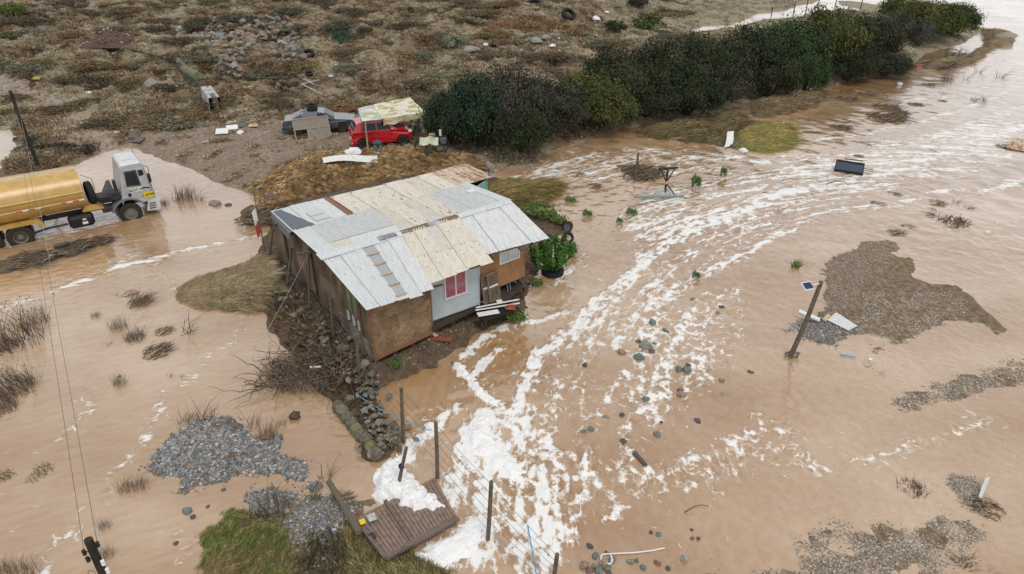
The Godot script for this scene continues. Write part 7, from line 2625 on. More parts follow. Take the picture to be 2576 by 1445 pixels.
func build_poles() -> void:
	# near pole in the bottom corner
	var g := Vector3(-7.12, -.3, -7.9)
	var t := thing("utility_pole", "dark utility pole with insulators in the near bottom corner", "pole", g)
	var b := B.new()
	b.tube([Vector3.ZERO, Vector3(.0, 4.28, 0)], .085, .068, 14)
	put("shaft", b.mesh(), M.wood_pole, t)
	var ins := []
	for e: Array in [[-.12, 4.02, .05, 0], [-.1, 3.86, .06, 0], [.12, 4.16, .0, 0], [.15, 3.80, .08, 1], [.17, 3.60, .08, 1]]:
		var i := B.new()
		i.lathe(Vector3(e[0], e[1], e[2]), Vector3.UP, [Vector2(0, -.05), Vector2(.032, -.05), Vector2(.034, -.02), Vector2(.02, -.01), Vector2(.02, .01), Vector2(.034, .02), Vector2(.032, .05), Vector2(0, .05)], 10)
		put("insulator", i.mesh(), M.white if e[3] else M.black, t)
		var k := B.new()
		k.tube([Vector3(0, e[1], 0), Vector3(e[0], e[1], e[2])], .012, .012, 5)
		put("bracket", k.mesh(), M.steel_dark, t)
		ins.append(g + Vector3(e[0], e[1], e[2]))
	var tie := B.new()
	tie.lathe(Vector3(0, 3.42, 0), Vector3.UP, [Vector2(.078, 0), Vector2(.084, .008), Vector2(.078, .016)], 12)
	put("green_tie", tie.mesh(), M.green_bag, t)
	var lp := B.new()
	var lpp := []
	for i in 14:
		lpp.append(Vector3(-.14 + .07 * cos(i * .5), 3.5 + .12 * sin(i * .5) - .01 * i, .07))
	lp.tube(lpp, .006, .006, 4, false)
	put("loose_wire", lp.mesh(), M.wire, t)
	# far pole on the hillside
	var fg := hit(95, 418)
	var fh := above(fg, 228)
	var t2 := thing("utility_pole", "dark leaning utility pole on the grassy mound behind the tanker", "pole", fg)
	var top := fh - fg
	top.x = (24 - 1288.0) / FOC * (-(fg.z) / (cs - ((228 - 722.5) / FOC) * sn)) - fg.x
	var b2 := B.new()
	b2.tube([Vector3(0, -.4, 0), top], .11, .085, 10)
	put("shaft", b2.mesh(), M.wood_pole, t2)
	for k in 2:
		lump(t2, "insulator", top + Vector3(.12 - .2 * k, -.25 - .2 * k, .05), Vector3(.1, .1, .1), M.black)
	var ft := fg + top
	for e: Array in [[0, .35, "dark overhead wire, the left one of the pair over the flood", M.wire], [2, .30, "dark overhead wire, the right one of the pair over the flood", M.wire], [3, .55, "pale green overhead wire over the flood", M.wire_pale]]:
		var o := put("overhead_wire", strung(ins[e[0]], ft + Vector3(.1 * (e[0] - 1), -.2 - .1 * e[0], 0), e[1], .0045, 40), e[3])
		tag(o, e[2], "wire", "overhead wires")
	var gw := put("overhead_wire", strung(ins[4], (fence_heads[2] as Vector3) + Vector3(0, -.1, 0), .35, .006, 30), M.wire_pale)
	tag(gw, "thin pale wire from the near pole to the shack's fence", "wire", "overhead wires")
	# pole with a solar panel
	var sg := at(1992, 897, 0)
	var sh := above(sg, 708)
	sh.x = (2067 - 1288.0) / FOC * (-sg.z / (cs - ((708 - 722.5) / FOC) * sn))
	var sp := thing("solar_pole", "leaning weathered pole with a small solar panel in the right shallows", "pole", sg)
	var b3 := B.new()
	b3.tube([Vector3(-.1, -.4, 0), (sh - sg) * .5 + Vector3(.02, 0, 0), sh - sg], .085, .065, 12)
	put("shaft", b3.mesh(), M.wood_post, sp)
	var pn := B.new()
	var pc := (sh - sg) + Vector3(-.46, -.10, .12)
	var pb := spin(.35, .55, .1)
	pn.cbox(pc, Vector3(.40, .03, .30), .008, pb)
	var pm := put("solar_panel", pn.mesh(), M.white_frame, sp)
	var pc2 := B.new()
	pc2.box(pc + pb * Vector3(0, .018, 0), Vector3(.33, .006, .23), pb)
	put("solar_cells", pc2.mesh(), M.navy, pm)
	var ar := B.new()
	ar.tube([sh - sg + Vector3(0, -.08, 0), pc + Vector3(.15, .03, 0)], .02, .02, 6)
	put("arm", ar.mesh(), M.white_frame, sp)
	var cl := B.new()
	for k in 16:
		var a0 := k * .4
		cl.tube([Vector3(cos(a0) * .2, .02 + .006 * k, sin(a0) * .14), Vector3(cos(a0 + 1.0) * .26, .03 + .008 * k, sin(a0 + 1.0) * .16), Vector3(cos(a0 + 2.0) * .2, .04, sin(a0 + 2.0) * .12)], .012, .008, 4, false)
	var cw := put("caught_weeds", cl.mesh(), M.branch, sp)
	cw.set_meta("kind", "stuff")
	# washing-line post and leaning post behind the shack
	leaning("leaning_post", "leaning dark post with a brace in the flood behind the shack", [[1597, 455, 1606, 385, .07], [1648, 456, 1604, 410, .05]], M.wood_post)
	var wl := thing("washing_post", "dark T-shaped washing-line post with braces in the flood", "post")
	var base := at(1673, 491, 0)
	var hd := above(base, 426)
	put("upright", post_mesh(base + Vector3(0, -.4, 0), hd, .06), M.wood_dark, wl)
	beam(wl, "crossbar", hd + Vector3(-.48, -.02, -.1), hd + Vector3(.48, .12, .1), .1, .1, M.wood_dark)
	var mid := base.lerp(hd, .5)
	for e: Array in [[mid, hd + Vector3(-.36, 0, -.05)], [mid, hd + Vector3(.34, .05, .05)], [mid + Vector3(0, -.05, 0), base + Vector3(.62, -.1, .1)]]:
		put("brace", post_mesh(e[0], e[1], .035), M.wood_dark, wl)
	var tie2 := B.new()
	tie2.lathe(mid + Vector3(0, -.1, 0), Vector3.UP, [Vector2(.06, 0), Vector2(.09, .05), Vector2(.07, .14), Vector2(.06, .16)], 8)
	put("cloth_tie", tie2.mesh(), M.pink, wl)
	for e: Array in [[(hd + Vector3(.4, .1, .08)), at(2200, 446, .6), "pale washing line from the T-post to the right"], [(hd + Vector3(-.3, 0, 0)), at(2080, 460, .3), "second washing line sagging from the T-post"]]:
		tag(put("washing_line", strung(e[0], e[1], .25, .008, 20), M.wire_pale), e[2], "line")
	tag(put("washing_line", strung(at(1232, 478, 1.6), above(at(1597, 455, 0), 394), .12, .012, 16), M.rope_pink), "pink washing line from the shack to the leaning post", "line")
	# pipe, blue ropes, white hose
	var pp := B.new()
	pp.tube([at(1599, 495, .22), at(1658, 494, .15), at(1720, 493, .03)], .075, .075, 12)
	tag(put("pipe", pp.mesh(), M.pvc), "grey plastic pipe floating at the washing-line post", "pipe")
	tag(put("blue_rope", strung(hit(897, 1003) + Vector3(0, .2, 0), at(1011, 1052, .45), .12, .014, 12), M.blue_rope), "blue rope from the stone slab to the first fence post in the foam", "rope")
	tag(put("blue_rope", strung(at(1011, 1052, .45), at(1085, 1083, .02), .06, .014, 10), M.blue_rope), "blue rope from the fence post into the foam", "rope")
	tag(put("blue_rope", strung(at(1328, 1322, .05), at(1352, 1460, .5), .03, .014, 10), M.blue_rope), "blue rope in the foam at the bottom", "rope")
	var ho := B.new()
	var hp := []
	for q: Array in [[1512, 1408], [1512, 1398], [1520, 1395], [1560, 1393], [1600, 1391], [1640, 1386], [1672, 1380]]:
		hp.append(at(q[0], q[1], .10 if q[0] < 1530 else .03))
	ho.tube(hp, .018, .018, 6)
	tag(put("white_hose", ho.mesh(), M.plastic_white), "white hose running from the near rock heap", "hose")
	var ho2 := B.new()
	var hp2 := []
	for i in 9:
		var a := lerpf(-1.2, 2.2, i / 8.0)
		hp2.append(at(1533 + 7 * cos(a), 1408 + 12 * sin(a), .3))
	ho2.tube(hp2, .018, .018, 6)
	tag(put("white_hose", ho2.mesh(), M.plastic_white), "loop of white hose on the near rock heap", "hose")
	# far fence posts at the top right
	var where := ["nearest the puddle's mouth", "second from the left", "third from the left", "fourth from the left", "fifth from the left", "sixth from the left", "seventh from the left", "last, half hidden by the far trees"]
	for q: Array in [[1942, 33, 1943, 18], [1996, 36, 1999, 10], [2029, 24, 2033, -6], [2060, 8, 2062, -12], [2102, 13, 2106, -14], [2165, 23, 2171, -10], [2216, 31, 2221, -12], [2280, 20, 2281, 3]]:
		var gg := hit(q[0], q[1])
		var hh := above(gg, q[3])
		var o := put("fence_post", post_mesh(gg + Vector3(0, -.3, 0), hh, .07), M.wood_dark)
		tag(o, "thin dark far fence post in the flooded field, " + str(where.pop_front()), "post", "far fence posts")

func leaning(called: String, label: String, parts: Array, m: Material) -> void:
	var t := thing(called, label, "post")
	var first := true
	for e: Array in parts:
		var g := at(e[0], e[1], 0)
		var h := above(at(1597, 455, 0) if not first else g, e[3])
		h.x = (e[2] - 1288.0) / FOC * (-h.z / (cs - ((e[3] - 722.5) / FOC) * sn))
		put("post" if first else "brace", post_mesh(g + Vector3(0, -.3 if first else 0.0, 0), h, e[4]), m, t)
		first = false

# ---------------------------------------------------------------- fallen gate
func build_gate() -> void:
	var q := [at(890, 1304, .22), at(1093, 1199, .02), at(969, 1408, .34), at(1153, 1307, .12)]
	var g := thing("fallen_gate", "fallen brown boarded gate lying in the foam", "gate")
	var n := 22
	for i in n:
		var s0 := float(i) / n + .003
		var s1 := float(i + 1) / n - .003
		var b := B.new()
		var dn := Vector3(0, -.03, 0)
		var lift := Vector3(0, rr(-.004, .004), 0)
		var c := [patch(q, s0, .02) + lift, patch(q, s1, .02) + lift, patch(q, s1, .98) + lift, patch(q, s0, .98) + lift]
		b.hexa([c[0] + dn, c[1] + dn, c[2] + dn, c[3] + dn, c[0], c[1], c[2], c[3]])
		put("board", b.mesh(), M.gate, g)
	for e: Array in [[[0.0, .0], [0.0, 1.0], .07], [[.0, 1.0], [1.0, 1.0], .12], [[.37, .0], [.37, 1.0], .09]]:
		var up := Vector3(0, .03, 0)
		beam(g, "rail", patch(q, e[0][0], e[0][1]) + up, patch(q, e[1][0], e[1][1]) + up, e[2], .08, M.gate_frame)
	lump(g, "lock", patch(q, .03, .52) + Vector3(0, .05, 0), Vector3(.16, .05, .2), M.steel_dark, spin(.6))
	var scraps := [[911, 1313, .14, M.sign_yellow, "yellow card lying on the fallen gate"], [935, 1302, .2, M.cloth_white, "pale rag lying on the fallen gate"]]
	for e: Array in scraps:
		var p := at(e[0], e[1], .36)
		var b := B.new()
		b.cbox(Vector3.ZERO, Vector3(e[2], .02, e[2] * 1.1), .008)
		tag(put("scrap", b.mesh(), e[3], null, Transform3D(spin(.5, .12), p)), e[4], "scrap")
	var l := B.new()
	var a := hit(830, 1230) + Vector3(0, .25, 0)
	var c2 := at(903, 1340, .48)
	l.tube([a, a.lerp(c2, .5) + Vector3(0, .03, 0), c2], .075, .085, 12)
	tag(put("log", l.mesh(), M.wood_post), "grey log resting across the corner of the fallen gate", "log")
	# heaped foam
	for e: Array in [["foam_bank", "heaped white foam over the far half of the fallen gate", px([945, 1180, 1000, 1140, 1020, 1185, 1060, 1215, 1075, 1235, 1115, 1250, 1130, 1285, 1095, 1305, 1040, 1312, 1000, 1290, 985, 1275, 940, 1262, 935, 1225]), .36],
		["foam_roll", "rolling ridge of white foam off the shack's front", px([1142, 912, 1160, 910, 1180, 935, 1200, 955, 1222, 975, 1235, 1000, 1258, 1016, 1252, 1026, 1222, 1010, 1195, 992, 1170, 962, 1145, 935]), .20],
		["foam_bank", "white foam piled where the streams meet in the foreground", px([1170, 1085, 1215, 1048, 1240, 1040, 1230, 1075, 1250, 1110, 1290, 1150, 1330, 1190, 1300, 1215, 1250, 1190, 1200, 1155, 1170, 1120]), .16],
		["foam_bank", "white foam along the lower edge of the fallen gate", px([1030, 1392, 1080, 1368, 1150, 1322, 1200, 1300, 1230, 1330, 1190, 1400, 1120, 1445, 1060, 1430]), .14]]:
		foam_patch(e[0], e[1], e[2], e[3])

func foam_patch(called: String, label: String, poly: PackedVector2Array, h: float) -> void:
	var box := Rect2(poly[0], Vector2.ZERO)
	for p in poly:
		box = box.expand(p)
	var step := .045
	var nx := int(box.size.x / step) + 2
	var nz := int(box.size.y / step) + 2
	var hh := PackedFloat32Array(); hh.resize(nx * nz)
	for j in nz:
		for i in nx:
			var p := box.position + Vector2(i, j) * step
			var d := inside(p, poly) + noise_c.get_noise_2d(p.x * 2.5, p.y * 2.5) * .16
			var bub := absf(noise_c.get_noise_2d(p.x * 5.0 + 9.0, p.y * 5.0)) * .5 + absf(noise_c.get_noise_2d(p.x * 11.0, p.y * 11.0)) * .22
			hh[j * nx + i] = -.06 if d < -.02 else h * smoothstep(-.02, .34, d) * (.62 + .75 * bub + .35 * noise_a.get_noise_2d(p.x * 4.0, p.y * 4.0)) - .015
	var b := B.new()
	var nr := func(i: int, j: int) -> Vector3:
		var i0 := clampi(i - 1, 0, nx - 1); var i1 := clampi(i + 1, 0, nx - 1)
		var j0 := clampi(j - 1, 0, nz - 1); var j1 := clampi(j + 1, 0, nz - 1)
		return Vector3(hh[j * nx + i0] - hh[j * nx + i1], step * 2.0, hh[j0 * nx + i] - hh[j1 * nx + i]).normalized()
	for j in nz - 1:
		for i in nx - 1:
			var k := j * nx + i
			if maxf(maxf(hh[k], hh[k + 1]), maxf(hh[k + nx], hh[k + nx + 1])) <= -.05:
				continue
			var o := Vector3(box.position.x + i * step, 0, box.position.y + j * step)
			var q := [o + Vector3(0, hh[k], 0), o + Vector3(step, hh[k + 1], 0), o + Vector3(step, hh[k + nx + 1], step), o + Vector3(0, hh[k + nx], step)]
			var ns := [nr.call(i, j), nr.call(i + 1, j), nr.call(i + 1, j + 1), nr.call(i, j + 1)]
			b.tris(q[0], q[1], q[2], ns[0], ns[1], ns[2]); b.tris(q[0], q[2], q[3], ns[0], ns[2], ns[3])
	stuff(put(called, b.mesh(), M.foam), label)

# ---------------------------------------------------------------- loose things
func slab(called: String, p: Vector3, s: Vector3, bs: Basis, m: Material, label: String, cat: String, grp := "") -> void:
	var b := B.new()
	b.cbox(Vector3.ZERO, s, minf(s.x, minf(s.y, s.z)) * .25)
	tag(put(called, b.mesh(), m, null, Transform3D(bs, p)), label, cat, grp)

# crumpled bag: a squashed ball with folds
func bag_mesh(sd: int) -> ArrayMesh:
	return rock_mesh(sd, true, .55)

func build_debris() -> void:
	# white corrugated sheet on the straw
	var q := [hit(812, 408) + Vector3(0, .25, 0), hit(815, 420) + Vector3(0, .22, 0), hit(950, 401) + Vector3(0, .32, 0), hit(951, 416) + Vector3(0, .25, 0)]
	tag(put("roofing_sheet", corrugated(q, 0, 1, 0, 1, 0, .1, .014, .10), M.white_sheet[1]), "bent white roofing sheet lying on the straw behind the shack", "roofing sheet")
	q = [at(1822, 372, .1), at(1842, 366, .1), at(1832, 330, .75), at(1848, 328, .75)]
	tag(put("roofing_sheet", corrugated(q, 0, 1, 0, 1, 0, .12, .016, .06), M.white_sheet[0]), "folded white roofing sheet standing up in the reed mat", "roofing sheet")
	q = [at(2082, 806, .12), at(2104, 786, .30), at(2135, 832, .05), at(2158, 820, .12)]
	tag(put("roofing_sheet", corrugated(q, 0, 1, 0, 1, 0, .1, .014), M.white_sheet[1]), "white ribbed sheet on the gravel beside the solar pole", "roofing sheet")
	q = [at(2462, 1250, .06), at(2470, 1256, .04), at(2480, 1202, .2), at(2492, 1200, .14)]
	tag(put("roofing_sheet", corrugated(q, 0, 1, 0, 1, 0, .1, .014), M.white_sheet[0]), "narrow white ribbed sheet half buried in the right foreground gravel", "roofing sheet")
	q = [at(1612, 500, .03), at(1690, 488, .05), at(1668, 478, .3), at(1692, 474, .3)]
	tag(put("roofing_sheet", corrugated(q, 0, 1, 0, 1, 0, .12, .016), M.white_sheet[0]), "sunken white sheet at the foot of the washing-line post", "roofing sheet")
	q = [at(2530, 372, .08), at(2600, 385, .06), at(2545, 345, .3), at(2600, 355, .25)]
	tag(put("roofing_sheet", corrugated(q, 0, 1, 0, 1, 0, .12, .016), M.rust_sheet[1]), "rusty sheet adrift at the right side of the picture", "roofing sheet")
	var gt := B.new()
	gt.tube([at(2010, 784, .28), at(2062, 806, .18)], .10, .10, 4)
	gt.tube([at(2010, 784, .28), at(2064, 808, .16)], .02, .02, 4)
	tag(put("gutter", gt.mesh(), M.plastic_white), "length of white boxed gutter left of the ribbed sheet", "gutter")
	slab("wood_block", at(2080, 800, .15), Vector3(.5, .06, .16), spin(.8, .3), M.batten, "orange wood board between gutter and ribbed sheet", "board")
	slab("blue_pipe", at(2133, 895, .05), Vector3(.5, .035, .035), spin(-.35), M.blue_rope, "short blue pipe in the shallows right of the solar pole", "pipe")
	# sunken black cabinet
	var c := at(2135, 432, 0)
	var cb := thing("black_cabinet", "black cabinet or cooker floating on its back in the main current", "cabinet", c, -.45)
	var b := B.new()
	b.hexa([Vector3(-.75, -.12, .35), Vector3(.75, -.12, .35), Vector3(.75, -.12, -.55), Vector3(-.75, -.12, -.55), Vector3(-.75, .12, .35), Vector3(.75, .10, .35), Vector3(.75, .42, -.55), Vector3(-.75, .46, -.55)])
	put("body", b.mesh(), M.black, cb)
	var b2 := B.new()
	b2.quad(Vector3(-.7, .15, .32), Vector3(.7, .135, .32), Vector3(.7, .36, -.36), Vector3(-.7, .40, -.36), Vector3.UP)
	put("glass_door", b2.mesh(), M.glass_blue, cb)
	lump(cb, "handle", Vector3(0, .44, -.44), Vector3(1.3, .05, .06), M.wood_dark)
	lump(cb, "back_panel", Vector3(.15, .45, -.85), Vector3(1.0, .05, .5), M.old_stone, spin(0, -.25))
	for s: float in [-.1, .2]:
		lump(cb, "leg", Vector3(.95, .12, -.45 + s), Vector3(.6, .03, .03), M.steel_dark)
	# speaker
	var sp := thing("speaker_box", "black loudspeaker box standing in shallow water behind the shack", "speaker", at(1428, 578, 0), -.35)
	lump(sp, "case", Vector3(0, .2, 0), Vector3(.46, .42, .38), M.black)
	var cn := B.new()
	cn.lathe(Vector3(.02, .2, .192), Vector3(0, 0, 1), [Vector2(.17, 0), Vector2(.175, .02), Vector2(.15, .02), Vector2(.06, .003), Vector2(0, .02)], 20)
	put("cone", cn.mesh(), M.grey_part, sp)
	# tyres
	for e: Array in [
		[1428, 612, .27, .2, 1.0, M.rubber, "black tyre half sunk beside the yellowing plant"],
		[1239, 118, .34, .2, .15, M.rubber, "black tyre on the rubbish heap by the silver shrub"],
		[1033, 30, .34, .22, 1.2, M.rubber, "grey tyre standing on the far slope"],
		[776, 146, .55, .3, .5, M.rubber, "large tyre half buried at the ruin"],
		[1430, 50, .8, .4, .75, M.rubber, "huge tractor tyre leaning on the earth heap"],
		[1345, 6, .9, .4, .3, M.rubber, "tractor tyre at the top edge of the field"],
		[780, 205, .3, .2, .4, M.rubber, "old tyre in the grass below the ruin"],
	]:
		var g := hit(e[0], e[1])
		tag(put("old_tyre", torus(Vector3.ZERO, e[2], e[3], Vector3.UP), e[5], null, Transform3D(spin(rr(-.5, .5), e[4]), g + Vector3(0, e[3] * .5 + e[2] * sin(e[4]) * .7, 0))), e[6], "tyre", "old tyres")
	# things on the bench and porch
	var d := house_d
	var e0 := house_e
	var f0 := house_f
	var deck := B.new()
	deck.hexa([at(1206, 764, .58), at(1262, 774, .58), at(1304, 734, .58), at(1258, 722, .58), at(1206, 764, .7), at(1262, 774, .7), at(1304, 734, .7), at(1258, 722, .7)])
	tag(put("porch_deck", deck.mesh(), M.wood_dark), "dark wet wooden porch floor between the blue wall and the brown wall", "porch")
	var bt := thing("bench", "low wooden bench with dark top beside the porch", "bench")
	var bo := at(1205, 800, .62); var bo2 := at(1296, 770, .62)
	beam(bt, "top", bo, bo2, .55, .05, M.black)
	for k: Array in [[at(1222, 812, .1), .62], [at(1290, 790, .1), .62], [at(1232, 790, .1), .6]]:
		var p: Vector3 = k[0]
		beam(bt, "leg", Vector3(p.x, gy(p.x, p.z) - .1, p.z), Vector3(p.x, .6, p.z), .07, .07, M.wood_grey)
	slab("white_board", at(1228, 788, .70), Vector3(.78, .03, .26), spin(.32), M.plastic_white, "white board on the near end of the bench", "board")
	for k in 2:
		slab("white_batten", at(1252, 772 - 8 * k, .74 + .03 * k), Vector3(1.65, .035, .06), spin(.30 + .06 * k), M.plastic_white, ["nearer of two long white strips across the bench", "farther of two long white strips across the bench"][k], "strip")
	for e: Array in [[1240, 748, .5, .3, .35, "large white sheet of board on the porch floor"], [1222, 758, .3, .26, .9, "torn white board by the blue end wall"], [1256, 758, .22, .2, .3, "small white square on the porch floor"]]:
		slab("white_board", at(e[0], e[1], .72), Vector3(e[2], .02, e[3]), spin(e[4]), M.plastic_white, e[5], "board")
	var oc := B.new()
	var op := []
	for i in 60:
		op.append(at(1284, 776, .70) + Vector3(.22 * cos(i * .9) * (.6 + .4 * sin(i * .37)), .05 + .03 * sin(i * 1.3), .16 * sin(i * .8 + .4)))
	oc.tube(op, .009, .009, 4, false)
	tag(put("orange_cord", oc.mesh(), M.orange), "tangle of orange cord on the bench", "cord")
	for k in 2:
		var st := e0.lerp(f0, .13 + .13 * k) + Vector3(.16, 0, .24)
		st.y = .71
		var t := thing("door_leaf", ["narrow wooden lattice door leaning on the brown wall, the one behind", "wooden lattice door leaning on the brown wall, the one in front"][k], "door", st + Vector3(0, 0, .05 * k))
		var bs := spin(.75, -.16)
		for x: float in [-.24, .24]:
			lump(t, "stile", bs * Vector3(x, .55, 0), Vector3(.07, 1.12, .045), M.wood, bs)
		for y: float in [.04, .52, .60, 1.08]:
			lump(t, "rail", bs * Vector3(0, y, .002), Vector3(.42, .06, .04), M.wood if y != .60 else M.white_frame, bs)
		for y: float in [.28, .84]:
			lump(t, "panel", bs * Vector3(0, y, -.005), Vector3(.42, .42, .012), M.wood_grey, bs)
	var ch := thing("bent_frame", "bent grey tube frame of a chair or trolley on the porch", "frame")
	for k: Array in [[[1278, 735], [1272, 690], [1276, 668]], [[1284, 730], [1280, 690], [1281, 668]], [[1262, 690], [1290, 705], [1300, 712]]]:
		var pts := []
		for j in 3:
			pts.append(at(k[j][0], k[j][1], .75 + .4 * j if k[0][0] != 1262 else 1.1 - .1 * j))
		var g := B.new()
		g.tube(pts, .022, .022, 6)
		put("tube", g.mesh(), M.grey_part, ch)
	var tub := B.new()
	var tp := []
	for i in 17:
		tp.append(at(1286, 730, .5) + Vector3(.52 * cos(TAU * i / 16.0), 0, .3 * sin(TAU * i / 16.0)))
	tub.tube(tp, .03, .03, 6, false)
	tag(put("black_tub", tub.mesh(), M.black), "black oval rim of a tub under the tube frame", "tub")
	# bricks and planks by the OSB corner
	slab("red_plank", hit(1108, 858) + Vector3(0, .08, 0), Vector3(.75, .09, .2), spin(-.15, .15), M.brick, "red painted plank on the mud by the shack's front corner", "plank")
	slab("red_plank", hit(1092, 835) + Vector3(0, .08, 0), Vector3(.32, .07, .16), spin(-.6, .2), M.brick, "short red plank behind the longer one", "plank")
	slab("pale_plank", hit(1090, 846) + Vector3(0, .10, 0), Vector3(.4, .05, .14), spin(-.8, .2), M.batten, "pale broken board under the red planks", "plank")
	slab("plank_lip", at(1100, 720, 2.45), Vector3(.4, .04, .12), spin(.5), M.wood_grey, "short grey plank sticking out beside the red curtained window", "plank")
	slab("white_tube", at(793, 924, .62), Vector3(.34, .06, .07), spin(.05), M.plastic_white, "white plastic tube lying on the brush pile", "tube")
	for e: Array in [[690, 735, .35, "upper blue pipe scrap on the stony bank"], [722, 778, .2, "middle blue pipe scrap on the stony bank"], [739, 802, .25, "lower blue pipe scrap on the stony bank"]]:
		slab("pipe_scrap", hit(e[0], e[1]) + Vector3(0, .1, 0), Vector3(e[2], .03, .03), spin(-1.0), M.blue_rope, e[3], "pipe")
	# yard things
	var sk := hit(890, 392)
	tag(put("white_sack", bag_mesh(801), M.plastic_white, null, Transform3D(Basis.from_scale(Vector3(.52, .28, .34)), sk + Vector3(0, .18, 0))), "full white sack on the mud in front of the shelter", "sack")
	var bk := thing("bucket_stand", "teal cushion on a pair of grey drums beside the shelter pole", "drums", hit(952, 386))
	for k in 2:
		var g := B.new()
		g.lathe(Vector3(-.13 + .26 * k, 0, 0), Vector3.UP, [Vector2(0, 0), Vector2(.12, 0), Vector2(.13, .55), Vector2(0, .55)], 12)
		put("drum", g.mesh(), M.grey_part, bk)
	put("cushion", bag_mesh(802), M.teal_pad, bk, Transform3D(Basis.from_scale(Vector3(.30, .16, .2)), Vector3(0, .64, 0)))
	for e: Array in [[920, 392, .3, "grey rock at the foot of the front shelter pole"], [905, 395, .22, "tan rock left of the front shelter pole"], [862, 394, .3, "flat stone on the mud left of the white sack"], [988, 385, .16, "orange brick on the mud right of the drums"]]:
		var s: float = e[2]
		tag(put("yard_stone", rock_hi[rng.randi() % 6], stone_mat(Color(.30, .25, .19)), null, Transform3D(spin(rr(0, 3)) * Basis.from_scale(Vector3(s, s * .45, s * .7)), hit(e[0], e[1]) + Vector3(0, .04, 0))), e[3], "stone")
	build_bicycles()
